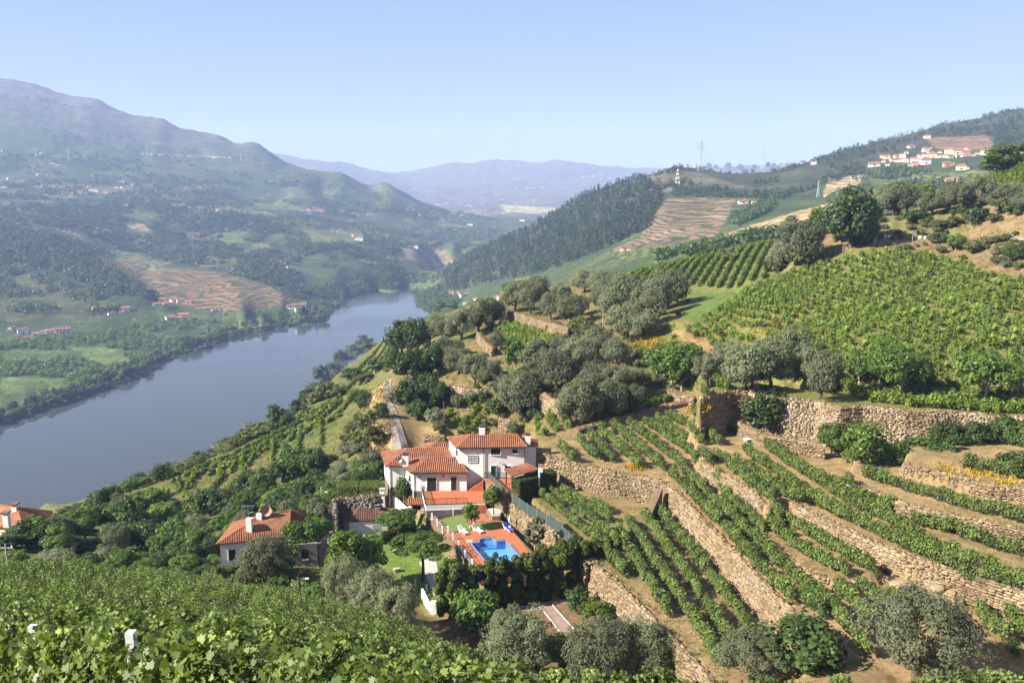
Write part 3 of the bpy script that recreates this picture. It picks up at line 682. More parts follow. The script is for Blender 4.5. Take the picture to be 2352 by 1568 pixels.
sheet('ground', GX, GY, NH, True, M['ground'])
ia = int(np.searchsorted(Ls, math.log(420))); ib = int(np.searchsorted(Ls, math.log(3300)))
sheet('hillside', OX[:ia + 1], OY[:ia + 1], OH[:ia + 1], False, M['ground'])
sheet('valley_hills', OX[ia:ib + 1], OY[ia:ib + 1], OH[ia:ib + 1], False, M['far_ground'])
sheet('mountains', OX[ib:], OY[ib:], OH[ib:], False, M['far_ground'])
# river: one level sheet
rv = [(-2600, 300), (400, 300), (400, 2400), (-2600, 2400)]
tag(link('river_water', mesh_np('river_water', [(a, b, 0.0) for a, b in rv], [(0, 1, 2, 3)], M['water'])), kind='structure')
# air between the camera and the far hills
hm = bpy.data.materials.new('valley_haze'); hm.use_nodes = True
for n in list(hm.node_tree.nodes): hm.node_tree.nodes.remove(n)
ho = hm.node_tree.nodes.new('ShaderNodeOutputMaterial'); hv = hm.node_tree.nodes.new('ShaderNodeVolumePrincipled')
hv.inputs['Color'].default_value = (.43, .56, 1.0, 1); hv.inputs['Absorption Color'].default_value = (.26, .28, 1, 1); hv.inputs['Density'].default_value = 1.2e-4; hv.inputs['Anisotropy'].default_value = 0.0
hm.node_tree.links.new(hv.outputs[0], ho.inputs['Volume'])
hz0 = min(float(OH.min()), -20.0) - 1.0; hz1 = max(float(OH.max()), 300.0) + 30
hb = MB().box((0, 5800, (hz0 + hz1) / 2), (40000, 11900, hz1 - hz0)); 
tag(link('haze', hb.mesh('haze', hm)), kind='stuff')
print('terrain z', OH.min(), OH.max(), 'ctrl', len(RQ))
# ------------------------------------------------------------------ villa, pool and the other near buildings
def V2(p): return (p[0], p[1])
def clip_line(poly2, o, d):
    """parameters where the line o + t d crosses the 2-D polygon"""
    ts = []
    for i in range(len(poly2)):
        a = poly2[i]; b = poly2[(i + 1) % len(poly2)]; e = (b[0] - a[0], b[1] - a[1])
        den = d[0] * e[1] - d[1] * e[0]
        if abs(den) < 1e-9: continue
        w = (a[0] - o[0], a[1] - o[1]); t = (w[0] * e[1] - w[1] * e[0]) / den; s = (w[0] * d[1] - w[1] * d[0]) / den
        if 0 <= s <= 1: ts.append(t)
    return (min(ts), max(ts)) if len(ts) >= 2 else None
def roof_faces(faces, parent, mat, base, pitch=.33, thick=.12, rib=True, name='roof'):
    """faces: lists of 3-D points, first two = eave edge (left to right seen from outside). A slab, its tile ribs, its ridge caps."""
    sl = MB(); rb = MB()
    for P in faces:
        P = [Vector(p) for p in P]; n = (P[1] - P[0]).cross(P[-1] - P[0]).normalized()
        if n.z < 0: n = -n
        k = len(P); dn = Vector((0, 0, -thick))
        sl.add([p for p in P] + [p + dn for p in P], [tuple(range(k)), tuple(range(2 * k - 1, k - 1, -1))] + [(i, k + i, k + (i + 1) % k, (i + 1) % k) for i in range(k)])
        if not rib: continue
        e = (P[1] - P[0]); L = e.length; e.normalize(); u = n.cross(e)
        if u.z < 0: u = -u
        q = [((p - P[0]).dot(e), (p - P[0]).dot(u)) for p in P]
        for i in range(max(1, int(L / pitch))):
            c = (i + .5) * pitch; r = clip_line(q, (c, 0), (0, 1))
            if not r or r[1] - r[0] < .12: continue
            a = P[0] + e * c + u * (r[0] - .04); b = P[0] + e * c + u * r[1]; w = pitch * .31; h = .12; vs = []
            for m in (a, b): vs += [m - e * w + n * .004, m - e * w * .55 + n * h, m + e * w * .55 + n * h, m + e * w + n * .004]
            rb.add(vs, [(0, 1, 5, 4), (1, 2, 6, 5), (2, 3, 7, 6), (0, 3, 2, 1)])
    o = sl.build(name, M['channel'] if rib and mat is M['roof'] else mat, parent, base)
    if rib: tag(rb.build('roof_tiles', mat, o, base), kind='stuff')
    return o
def caps(lines, parent, mat, base, r=.11):
    m = MB()
    for a, b in lines:
        a = Vector(a); b = Vector(b); L = (b - a).length; k = max(1, int(L / .4)); d = (b - a) / k
        for i in range(k): m.bar(a + d * i + Vector((0, 0, .03)), a + d * (i + 1.06) + Vector((0, 0, .03 + .012)), r * 2, r * 1.6, 6)
    return m.build('ridge_tiles', mat, parent, base)
def opening(parent, base, a, b, z0, z1, name, mat, depth=.06, frame=None, fw=.09, grid=None, gmat=None):
    """window or door on the wall running a -> b (plan points, wall face), with its frame"""
    a = Vector((a[0], a[1], 0)); b = Vector((b[0], b[1], 0)); d = (b - a).normalized(); n = Vector((d.y, -d.x, 0))
    c = (a + b) / 2 + n * .004; L = (b - a).length; rz = math.atan2(d.y, d.x)
    m = MB().box((c.x, c.y, (z0 + z1) / 2), (L, depth, z1 - z0), rz); o = m.build(name, mat, parent, base)
    if frame:
        f = MB(); off = n * .03
        for s in (-1, 1): q = c + d * s * (L / 2 + fw / 2) + off; f.box((q.x, q.y, (z0 + z1) / 2), (fw, depth + .05, z1 - z0 + 2 * fw), rz)
        for zz in ((z1 + fw / 2),) + ((z0 - fw / 2),) * (name != 'door'): q = c + off; f.box((q.x, q.y, zz), (L, depth + .05, fw), rz)
        f.build('frame', frame, o, base)
    if grid:
        f = MB(); q0 = c + n * .045
        for i in range(1, grid[0]): q = q0 + d * (i / grid[0] - .5) * L; f.box((q.x, q.y, (z0 + z1) / 2), (.05, .05, z1 - z0), rz)
        for j in range(1, grid[1]): f.box((q0.x, q0.y, z0 + (z1 - z0) * j / grid[1]), (L, .04, .05), rz)
        f.build('grille', gmat, o, base)
    return o
def chimney(base, parent, c, w, d, z0, z1, cap=True):
    o = MB().box((c[0], c[1], (z0 + z1) / 2), (w, d, z1 - z0)).build('chimney', M['plaster'], parent, base)
    if cap:
        m = MB(); 
        for sx in (-1, 1):
            for sy in (-1, 1): m.box((c[0] + sx * w * .38, c[1] + sy * d * .38, z1 + .08), (.1, .1, .16))
        m.box((c[0], c[1], z1 + .2), (w * 1.12, d * 1.12, .1)); m.box((c[0], c[1], z1 + .07), (w * .6, d * .6, .12))
        m.build('chimney_cap', M['dark_metal'], o, base)
    return o
zT, zU, zD, zL = ZT - .4 + CZ, -45.7 + CZ, ZDK + CZ, ZL + CZ        # terrace, upper terrace, pool deck, lower lawn
villa = thing('villa', 'large white villa with terracotta hip roofs standing above the blue pool', 'villa', (-8, 127, zT))
def wx(pxD, Y, z): return (pxD - 1176) / F * (Y * CP - (z - CZ) * SP)
zE, zE2 = -44.2 + CZ, -40.6 + CZ
# outer walls: front wing, rear wing, tall block
w1 = [(-15.6, 125.2), (-7.2, 125.2), (-8.4, 130.5), (-18.0, 130.0)]
w2 = [(-19.9, 128.5), (-10.5, 128.9), (-11.5, 135.2), (-21.7, 134.6)]
tb = [(-8.4, 126.7), (-4.55, 126.6), (2.0, 127.2), (1.0, 132.0), (-10.4, 131.6)]
zB = -51.6 + CZ
MB().prism(w1, zT - .02, zE).build('wall', M['plaster'], villa); MB().prism(w2, zT - .6, zE).build('wall', M['plaster'], villa)
MB().prism(tb, zT - .9, zE2).build('wall', M['plaster'], villa)
# stone base storey below the wings
def grow(poly, s):
    c = Vector((sum(p[0] for p in poly) / len(poly), sum(p[1] for p in poly) / len(poly)))
    return [tuple(c + (Vector(p) - c) * s) for p in poly]
MB().prism(grow(w1, .997), zB, zT - .02).build('base_storey', M['stone_dark'], villa)
MB().prism(grow(w2, .997), zB, zT - .6).build('base_storey', M['stone'], villa)
def hip(fl, fr, br, bl, rl, rr, parent=villa, mat=M['roof'], name='roof', cap=True):
    """eave corners front-left, front-right, back-right, back-left; ridge left and right"""
    r = roof_faces([[fl, fr, rr, rl], [br, bl, rl, rr], [bl, fl, rl], [fr, br, rr]], parent, mat, parent, name=name)
    if cap: caps([(fl, rl), (fr, rr), (bl, rl), (br, rr), (rl, rr)], r, mat, parent)
    return r
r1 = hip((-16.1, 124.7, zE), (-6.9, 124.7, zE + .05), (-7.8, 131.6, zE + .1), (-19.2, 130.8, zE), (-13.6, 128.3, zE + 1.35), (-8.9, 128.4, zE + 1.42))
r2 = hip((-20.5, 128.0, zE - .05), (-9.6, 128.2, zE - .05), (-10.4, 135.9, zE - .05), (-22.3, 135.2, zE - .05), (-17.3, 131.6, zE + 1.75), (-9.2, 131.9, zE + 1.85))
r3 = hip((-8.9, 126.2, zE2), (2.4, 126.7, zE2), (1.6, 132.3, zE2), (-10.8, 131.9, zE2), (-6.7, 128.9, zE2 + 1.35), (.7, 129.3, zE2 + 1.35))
# low roofs behind and to the right of the tall block
r4 = hip((-14.5, 131.5, zE + 1.2), (-9.6, 131.5, zE + 1.2), (-9.8, 136.5, zE + 1.2), (-15.2, 136.3, zE + 1.2), (-12.6, 133.8, zE + 2.2), (-10.9, 133.8, zE + 2.2), cap=False)
MB().prism([(-14.2, 131.8), (-9.9, 131.8), (-10.0, 136.2), (-14.9, 136.0)], zE - 1, zE + 1.15).build('wall', M['plaster'], villa)
r5 = hip((1.4, 128.4, zE2 - .2), (4.2, 128.8, zE2 - .6), (4.2, 132.2, zE2 - .6), (1.2, 132.0, zE2 - .2), (2.0, 130.2, zE2 + .35), (3.0, 130.3, zE2 + .2), cap=False)
MB().prism([(1.8, 128.7), (3.9, 129.0), (3.9, 131.9), (1.6, 131.8)], zU, zE2 - .55).build('wall', M['plaster'], villa)
chimney(villa, r3, (-4.85, 129.2), .95, .8, zE2 + 1.1, zE2 + 2.55)
chimney(villa, r5, (2.55, 128.9), .8, .8, zE2 - .3, zE2 + 1.25)
chimney(villa, r1, (-17.1, 127.6), .95, .8, zE + .1, zE + 1.95)
dish = MB(); dish.tube([(-17.95, 127.5, zE + 1.25), (-18.0, 127.35, zE + 1.27), (-18.05, 127.1, zE + 1.3)], [.05, .3, .5], 12); dish.build('satellite_dish', M['steel'], villa)
# doors and windows: zoom-1 frame columns on the front walls
def col(x, Y, z): return wx(871.1 + .18 * x, Y, z)
def zrow(y, Y): return atY(1100, 967.9 + .18 * y, Y)[2] + CZ
def fo(x0, x1, y0, y1, Y, name, mat, **k):
    za, zb = zrow(y1, Y), zrow(y0, Y); zm = (za + zb) / 2
    return opening(villa, villa, (col(x0, Y, zm), Y), (col(x1, Y, zm), Y), za, zb, name, mat, **k)
d1 = fo(610, 730, 713, 885, 125.17, 'door', M['shutter'], frame=M['paint_white'], fw=.06)
fo(915, 990, 705, 872, 125.17, 'door', M['brown_door'], frame=M['paint_white'], fw=.06)
fo(1133, 1245, 430, 512, 126.6, 'window', M['glass'], frame=M['paint_white'], grid=(6, 4), gmat=M['paint_white'])
fo(1425, 1545, 340, 422, 126.72, 'window', M['shutter'], frame=M['paint_white'])
fo(1700, 1765, 350, 407, 126.95, 'window', M['shutter'], frame=M['paint_white'])
fo(1425, 1490, 560, 690, 126.72, 'door', M['shutter'], frame=M['paint_white'], fw=.05)
fo(1602, 1685, 565, 640, 126.9, 'window', M['shutter'], frame=M['paint_white'])
def side(a, b, t0, t1, z0, z1, name='window', mat=M['shutter']):
    a = Vector(a); b = Vector(b); return opening(villa, villa, a + (b - a) * t0, a + (b - a) * t1, z0, z1, name, mat, frame=M['paint_white'], fw=.06)
side(w1[3], w1[0], .62, .8, zT + 1.0, zT + 2.1); side(w2[3], w2[0], .25, .4, zT + .9, zT + 2.1); side(w2[3], w2[0], .7, .85, zT + .9, zT + 2.1)
side(tb[4], tb[0], .72, .9, zE2 - 1.9, zE2 - .7, mat=M['glass'])
lamps = [(515, 705), (818, 694), (1148, 680)]
for x, y in lamps: MB().box((col(x, 125.1, zT + 2.3), 125.1, zrow(y, 125.1)), (.28, .22, .16)).build('wall_lamp', M['concrete'], villa)
MB().box((col(1545, 126.6, zU + 2.6), 126.6, zrow(522, 126.6)), (.32, .22, .2)).build('wall_lamp', M['concrete'], villa)
for x, y, z0, z1 in ((-4.5, 126.5, zU - .5, zE2), (-15.68, 125.1, zB, zE), (-19.95, 128.4, zB, zE - .05), (2.05, 127.1, zU, zE2), (-17.9, 128.6, zT, zE)):
    MB().bar((x, y, z0), (x, y, z1 - .05), .11, n=6).build('downpipe', M['dark_metal'] if x > -5 else M['paint_white'], villa)
gut = MB(); gut.bar((-16.1, 124.62, zE - .08), (-6.9, 124.62, zE - .03), .12); gut.bar((-8.9, 126.12, zE2 - .08), (2.4, 126.62, zE2 - .08), .12); gut.bar((-20.5, 127.92, zE - .12), (-16.5, 127.97, zE - .12), .12); gut.build('gutter', M['dark_metal'], villa)

# terrace in front of the wing, its railing, its stairs
tp = [VZ(*p, zT - CZ) for p in H1(545, 885, 590, 1068, 1120, 1048, 1352, 1040, 1345, 890, 1250, 860)]
tp = [V2(p) for p in tp]; tp[0] = (tp[0][0], 125.1); tp[5] = (tp[4][0], 126.4); 
terr = thing('terrace', 'red tiled villa terrace with black railing above the dark stone wall', 'terrace', (-10, 122, zT))
MB().prism(tp, zT - .3, zT - .04).build('slab', M['paint_white'], terr)
MB().prism(grow(tp, .995), zT - .04, zT - .015).build('paving_bed', M['mortar'], terr)
MB().prism(grow(tp, .975), zB, zT - .9).build('stone_wall', M['stone_dark'], terr)
MB().prism(grow(tp, .99), zT - .9, zT - .3).build('beam', M['plaster'], terr)
def paving(poly, z, parent, ang, sx, sy, skew=0, holes=(), limit=300, name='paving_tile'):
    """square tiles laid one by one with open joints"""
    ux, uy = math.cos(ang), math.sin(ang); vx, vy = math.cos(ang + math.pi / 2 + skew), math.sin(ang + math.pi / 2 + skew)
    xs = [p[0] for p in poly]; ys = [p[1] for p in poly]; cx_, cy_ = sum(xs) / len(xs), sum(ys) / len(ys); spots = []
    N = 60
    I, J = np.meshgrid(np.arange(-N, N), np.arange(-N, N)); X = cx_ + I * sx * ux + J * sy * vx; Y = cy_ + I * sx * uy + J * sy * vy
    ok = np.ones(X.shape, bool)
    for a in (-.42, .42):
        for b in (-.42, .42):
            qx = X + a * sx * ux + b * sy * vx; qy = Y + a * sx * uy + b * sy * vy; ok &= in_poly(qx, qy, poly)
            for h in holes: ok &= ~in_poly(qx, qy, h)
    pts = sorted(zip(X[ok], Y[ok]), key=lambda p: p[1])
    hx, hy = sx * .475, sy * .475
    c8 = [(a * hx * ux + b * hy * vx, a * hx * uy + b * hy * vy) for a, b in ((-1, -1), (1, -1), (1, 1), (-1, 1))]
    q = MB(); q.prism(c8, -.012, .012); meshes = []
    for k in range(3): meshes.append(q.mesh(name, M['paving']))
    base = parent.matrix_basis.inverted(); rest = MB()
    for i, (x, y) in enumerate(pts):
        zz = z + rng.uniform(-.003, .003)
        if i < limit: link(name, meshes[i % 3], parent, base @ Vector((x, y, zz)))
        else: rest.prism([(x + a, y + b) for a, b in c8], zz - .012, zz + .012)
    if rest.v: tag(rest.build('paving_tiles', M['paving'], parent), kind='stuff')
paving(grow(tp, .99), zT, terr, .02, .62, .62)
def railing(parent, pts, h, mat=M['dark_metal'], gap=.13, name='railing'):
    m = MB()
    for a, b in zip(pts[:-1], pts[1:]):
        a = Vector(a); b = Vector(b); L = (b - a).length; k = max(1, int(L / gap))
        m.bar(a + Vector((0, 0, h)), b + Vector((0, 0, h)), .06); m.bar(a + Vector((0, 0, .1)), b + Vector((0, 0, .1)), .04)
        for i in range(k + 1): q = a + (b - a) * i / k; m.bar(q, q + Vector((0, 0, h)), .028 if i % 12 else .06)
    return m.build(name, mat, parent)
def up(p, z): return (p[0], p[1], z)
railing(terr, [up(tp[0], zT), up(tp[1], zT), up(tp[2], zT)], 1.0)
st = MB(); sa = VZ(*H1(1252, 1046)[0], zT - CZ); sb = VZ(*H1(1362, 1043)[0], zT - CZ); ea = VZ(*H1(1248, 1168)[0], ZDK); eb = VZ(*H1(1378, 1160)[0], ZDK)
steps = thing('garden_stairs', 'red tiled stairs leading from the terrace down to the pool deck', 'stairs', ((sa + sb) / 2))
for i in range(6):
    t0, t1 = i / 6, (i + 1) / 6; z1 = zT - (i + .9) / 6 * (zT - zD)
    P = [sa.lerp(ea, t0), sb.lerp(eb, t0), sb.lerp(eb, t1), sa.lerp(ea, t1)]; MB().prism([V2(p) for p in P], zD - .1, z1).build('step', M['paving'], steps)
# stairs from the terrace up to the upper terrace, along the tall wall
s2 = thing('side_stairs', 'short red stairs climbing along the tall white wall', 'stairs', (-5, 125.8, zT))
xa, xb = col(1140, 125.4, zT), col(1330, 125.8, zU)
for i in range(8):
    x0 = xa + (xb - xa) * i / 8; x1 = xa + (xb - xa) * (i + 1) / 8
    MB().box(((x0 + x1) / 2, 125.75, (zT + zT + (i + 1) * (zU - zT) / 8) / 2), (x1 - x0 - .004, 1.35, (i + 1) * (zU - zT) / 8)).build('step', M['paving'], s2)
# upper terrace with netting wall and pergola roof
ut = [V2(VZ(*p, -45.7)) for p in H1(1335, 735, 1610, 985, 1760, 985, 1700, 700)]; ut[0] = (ut[0][0], ut[0][1]); ut[3] = (2.4, 127.1)
ut = [(-4.5, 126.5)] + ut
upt = thing('upper_terrace', 'narrow upper terrace of red tiles beside the tall white block', 'terrace', (-2, 124, zU))
MB().prism(ut, -48.6 + CZ, zU - .02).build('slab', M['mortar'], upt); paving(grow(ut, .99), zU, upt, .02, .62, .62)
railing(upt, [(ut[0][0] + .1, 126.2, zU), (ut[1][0] + 3.6, 126.2, zU)], 1.0)
pg = thing('pergola', 'open shelter with flat orange tiled roof beside the clipped hedge', 'pergola', (2.0, 123, zU))
pe = [VZ(*p, -43.2) for p in H1(1590, 612, 1690, 700)]; pr = [VZ(*p, -42.3) for p in H1(1880, 522, 2040, 600)]
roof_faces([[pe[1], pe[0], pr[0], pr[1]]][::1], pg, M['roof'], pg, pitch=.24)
for p in (H1(1622, 800)[0], H1(1695, 860)[0]):
    q = VZ(*p, -45.7); MB().bar((q.x, q.y, zU), (q.x, q.y, -43.3 + CZ), .2).build('post', M['brown_door'], pg)
q = pr[1]; MB().box((q.x + .25, q.y, -42.3 + CZ), (.6, .7, 1.0)).build('pier', M['plaster'], pg); MB().box((q.x + .25, q.y, -41.75 + CZ), (.75, .85, .1)).build('pier_cap', M['roof'], pg)
for p in (pr[0], pr[1]): MB().bar((p.x, p.y, zU), (p.x, p.y, -42.4 + CZ), .25).build('post', M['plaster'], pg)

# pool deck
deck = thing('pool_deck', 'red tiled pool deck with two lawn patches below the villa terrace', 'pool deck', (-4, 110, zD))
DK = [VZ(*p, ZDK) for p in PZ(300, 288, 770, 196, 985, 186, 1135, 182, 1180, 250, 1340, 290, 1390, 310, 1660, 600, 1960, 920)]
DK += [VZ(1246, 1310, ZDK), VZ(1100, 1322, ZDK), VZ(1086, 1292, ZDK)]
DK2 = [V2(p) for p in DK]
arc = [(1012, 622), (1016, 585), (1045, 564), (1090, 556), (1150, 555), (1210, 562), (1255, 580), (1272, 603)]
ph = [(890, 627)] + arc + [(1410, 590), (1640, 850), (1730, 965), (1190, 1000)]
POOL = [V2(VZ(*p, ZDK)) for p in PZ(*sum(ph, ()))]
bm = bmesh.new()
def loop(pts, z):
    vs = [bm.verts.new((p[0], p[1], z)) for p in pts]; return [bm.edges.new((vs[i], vs[(i + 1) % len(vs)])) for i in range(len(vs))]
bmesh.ops.triangle_fill(bm, use_beauty=True, use_dissolve=False, edges=loop(DK2, zD - .03) + loop(POOL, zD - .03))
for v in bm.verts: v.co = deck.matrix_basis.inverted() @ v.co
me = bpy.data.meshes.new('slab'); bm.to_mesh(me); bm.free(); me.materials.append(M['mortar']); link('paving_bed', me, deck)
LAWN1 = [V2(VZ(*p, ZDK)) for p in PZ(408, 290, 770, 214, 905, 400, 890, 448, 700, 465, 575, 440)]
LAWN2 = [V2(VZ(*p, ZDK)) for p in PZ(958, 332, 1230, 310, 1340, 412, 1000, 442, 900, 436)]
sk = MB(); n = len(DK2)
for i in range(n):
    a, b = DK2[i], DK2[(i + 1) % n]; sk.add([(a[0], a[1], zD - 1.2), (b[0], b[1], zD - 1.2), (b[0], b[1], zD - .03), (a[0], a[1], zD - .03)], [(0, 1, 2, 3)])
sk.build('edge', M['mortar'], deck)
for L in (LAWN1, LAWN2): 
    MB().prism(L, zD - .025, zD + .02).build('lawn', plain('mown_lawn', (.125, .17, .04), .95, .3, 3) if 'lawn' not in M else M['lawn'], deck)
paving(DK2, zD, deck, -1.16 + math.pi / 2, .6, .6, -.12, (LAWN1, LAWN2, grow(POOL, 1.03)))
pool = thing('swimming_pool', 'blue swimming pool with round steps in the red tiled deck', 'pool', (-1, 106, zD))
pw = MB(); n = len(POOL); zf = zD - 1.25
for i in range(n):
    a, b = POOL[i], POOL[(i + 1) % n]; pw.add([(a[0], a[1], zf), (a[0], a[1], zD - .03), (b[0], b[1], zD - .03), (b[0], b[1], zf)], [(0, 1, 2, 3)])
pw.build('basin_wall', M['pool_rim'], pool)
MB().prism(POOL, zf - .1, zf).build('basin_floor', M['pool_tile'], pool)
rim = MB()
for i in range(n):
    a, b = POOL[i], POOL[(i + 1) % n]; rim.bar((a[0], a[1], zD), (b[0], b[1], zD), .13, .05)
rim.build('rim', M['pool_rim'], pool)
A0, A1 = Vector(POOL[1]), Vector(POOL[8]); Ac = [Vector(POOL[k]) for k in range(1, 9)]; Ch = [A0.lerp(A1, max(0, min(1, (q - A0).dot(A1 - A0) / (A1 - A0).length_squared))) for q in Ac]
for i in range(4):
    o_ = [a.lerp(c, .02 + .235 * i) for a, c in zip(Ac, Ch)]; n_ = [a.lerp(c, .02 + .235 * (i + 1)) for a, c in zip(Ac, Ch)]; m = MB()
    for k in range(7):
        za, zb_ = zD - .22 - .2 * i, zf
        m.add([(*o_[k], za), (*o_[k + 1], za), (*n_[k + 1], za), (*n_[k], za), (*n_[k], zb_), (*n_[k + 1], zb_)], [(0, 1, 2, 3), (3, 2, 5, 4)])
    m.build('pool_step', M['pool_tile'] if i % 2 else M['pool_rim'], pool)
pwt = MB(); pwt.v = [(a[0], a[1], zD - .14) for a in grow(POOL, .999)]; pwt.f = [tuple(range(n)) if sum(POOL[i][0] * POOL[(i + 1) % n][1] - POOL[(i + 1) % n][0] * POOL[i][1] for i in range(n)) > 0 else tuple(range(n - 1, -1, -1))]; pwt.build('pool_water', M['pool_water'], pool)
# loungers, sunshades, shower
def lounger(p, rz, label, cloth=None):
    t = thing('sun_lounger', label, 'sun lounger', (p.x, p.y, zD + .012), rz, 'sun loungers by the pool')
    W = M['paint_white']; inv = lambda m, nm, mt: link(nm, m.mesh(nm, mt), t)
    m = MB()
    for i in range(9): m.box((-.25 + i * .15, 0, .33), (.12, .62, .035))
    for s in (-1, 1): m.box((.33, s * .33, .33), (1.4, .06, .07))
    inv(m, 'seat', W)
    m = MB(); 
    for i in range(5): m.box((-.42 - i * .1, 0, .40 + i * .115), (.1, .62, .05))
    for s in (-1, 1): m.bar((-.36, s * .33, .34), (-.86, s * .33, .9), .06)
    inv(m, 'backrest', W)
    for sx in (-.3, .9):
        for s in (-1, 1): inv(MB().bar((sx, s * .31, .33), (sx + (.06 if sx > 0 else -.06), s * .33, 0), .07), 'leg', W)
    for s in (-1, 1): inv(MB().box((-.05, s * .37, .52), (.5, .06, .04)).bar((.18, s * .37, .52), (.2, s * .36, .33), .05), 'armrest', W)
    if cloth: inv(MB().box((.33, 0, .365), (1.35, .6, .04)).bar((-.33, 0, .4), (-.84, 0, .95), .6, .04), 'cushion', cloth)
    return t
lounger(VZ(*PZ(770, 480)[0], ZDK), -.95, 'white plastic sun lounger nearest the deck fence, lying flat')
lounger(VZ(*PZ(985, 465)[0], ZDK), -.75, 'white plastic sun lounger with raised back beneath the folded sunshade')
lounger(VZ(*PZ(1440, 440)[0], ZDK), -1.0, 'sun lounger with bright blue cushion beside the stone retaining wall', M['blue_cloth'])
def sunshade(p, h, label, mat, mat2):
    t = thing('sunshade', label, 'sunshade', (p.x, p.y, zD + .012), 0, 'folded sunshades by the pool')
    link('pole', MB().bar((0, 0, 0), (0, 0, h), .05, n=6).mesh('pole', M['paint_white']), t); link('base', MB().bar((0, 0, 0), (0, 0, .1), .5, n=10).mesh('base', M['concrete']), t)
    m = MB(); m2 = MB()
    for k in range(8):
        a0, a1 = k * math.pi / 4, (k + 1) * math.pi / 4; q = m if k % 2 else m2
        r = lambda a, R, z: (math.cos(a) * R, math.sin(a) * R, z)
        q.add([r(a0, .22, h * .42), r(a1, .22, h * .42), r(a1, .17, h * .7), r(a0, .17, h * .7), r(a1, .05, h * 1.02), r(a0, .05, h * 1.02)], [(0, 1, 2, 3), (3, 2, 4, 5)])
    link('canopy', m.mesh('canopy', mat), t); link('canopy_stripe', m2.mesh('canopy_stripe', mat2), t)
sunshade(VZ(*PZ(945, 440)[0], ZDK), 2.5, 'folded blue and white sunshade standing between the two white loungers', M['paint_white'], M['blue_cloth'])
sunshade(VZ(*PZ(1475, 395)[0], ZDK), 1.9, 'folded green and white sunshade behind the blue cushioned lounger', M['green_cloth'], M['paint_white'])
p = VZ(*PZ(870, 600)[0], ZDK); sh = thing('pool_shower', 'slim outdoor shower post at the pool corner', 'shower', (p.x, p.y, zD + .012))
link('post', MB().bar((0, 0, 0), (0, 0, 2.2), .06, n=6).mesh('post', M['steel']), sh); link('shower_head', MB().box((.03, 0, 2.1), (.14, .12, .35)).mesh('shower_head', M['paint_white']), sh); link('tray', MB().box((0, 0, .015), (.9, .9, .03)).mesh('tray', M['concrete']), sh)
# planter with pebbles
pp = [VZ(*q, -48.1) for q in H1(1368, 1105, 1440, 1205, 1540, 1200, 1590, 1120, 1470, 1085)]
pl_ = thing('planter', 'stone planter filled with pale pebbles below the terrace wall', 'planter', (pp[0].x, pp[0].y, zD))
MB().prism([V2(q) for q in pp], zD - .02, zD + .6).build('stone_wall', M['stone'], pl_); MB().prism(grow([V2(q) for q in pp], .86), zD + .6, zD + .66).build('pebbles', M['pebble'], pl_)
# fence with white posts along the deck edge
fe = thing('deck_fence', 'white concrete posts with thin rails along the deck edge above the lawn', 'fence', (-9, 110, zD))
fp = [VZ(*q, ZDK) for q in PZ(315, 285, 392, 375, 468, 480, 552, 480, 625, 580, 710, 705, 805, 850, 912, 990)]; wires = MB()
for i, q in enumerate(fp):
    o = MB().box((q.x, q.y, zD + .5), (.2, .2, 1.15)).build('post', M['white_post'], fe)
for a, b in zip(fp[:-1], fp[1:]):
    for z in (.35, .65, .95): wires.bar((a.x, a.y, zD + z), (b.x, b.y, zD + z), .035)
q = VZ(*PZ(630, 215)[0], ZDK); MB().box((q.x, q.y, zD + .5), (.2, .2, 1.15)).build('post', M['white_post'], fe)
for z in (.35, .65, .95): wires.bar((fp[0].x, fp[0].y, zD + z), (q.x, q.y, zD + z), .035)
wires.build('rail', M['steel'], fe)
# green netting fence on the long wall above the deck
NW = [VZ(*q, ZT1 + .3) for q in H1(1338, 705, 1612, 975, 1890, 1180, 2262, 1400)] + [VZ(1262, 1203, ZT1 + .3), VZ(1322, 1262, ZT1 + .3)]
nf = thing('netting_fence', 'dark green netting fence on slim posts between deck wall and vine rows', 'fence', tuple(NW[1]))
NWd = [Vector(p) for p in dens([tuple(p) for p in NW], 2.2)]
for a, b in zip(NWd[:-1], NWd[1:]):
    MB().bar(a, a + Vector((0, 0, 1.75)), .07, n=6).build('post', M['steel'], nf)
    MB().add([a + Vector((0, 0, .02)), b + Vector((0, 0, .02)), b + Vector((0, 0, 1.6)), a + Vector((0, 0, 1.6))], [(0, 1, 2, 3)]).build('netting', M['netting'], nf)

# entrance on the left of the terrace with a small tiled porch
po = thing('porch', 'small white gateway with striped terracotta roof left of the terrace', 'porch', tuple(VZ(*H1(470, 1250)[0], ZL)))
c = VZ(*H1(480, 1258)[0], ZL); zp = -49.2 + CZ
for s in (-.95, .95): MB().box((c.x + s, c.y + .2, (zL + zp) / 2), (.5, .8, zp - zL)).build('pier', M['plaster'], po)
MB().box((c.x, c.y + .45, (zL + zp) / 2 - .1), (1.4, .08, zp - zL - .25)).build('door', M['brown_door'], po)
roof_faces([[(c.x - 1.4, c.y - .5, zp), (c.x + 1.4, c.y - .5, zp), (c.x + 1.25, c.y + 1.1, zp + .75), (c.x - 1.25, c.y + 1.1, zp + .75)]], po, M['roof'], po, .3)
# white garden wall running from the porch along the villa
gw = thing('garden_wall', 'low white rendered wall beside the sloping villa path', 'wall', tuple(VZ(*H1(340, 1120)[0], -50.5)))
g0 = [VZ(*q, -49.9) for q in H1(180, 970, 345, 1125, 410, 1115)]
for a, b in zip(g0[:-1], g0[1:]):
    d = (b - a).normalized(); n = Vector((-d.y, d.x, 0)) * .15; P = [a - n, b - n, b + n, a + n]; MB().prism([V2(x) for x in P], zL - .3, -49.5 + CZ).build('wall_panel', M['plaster'], gw)

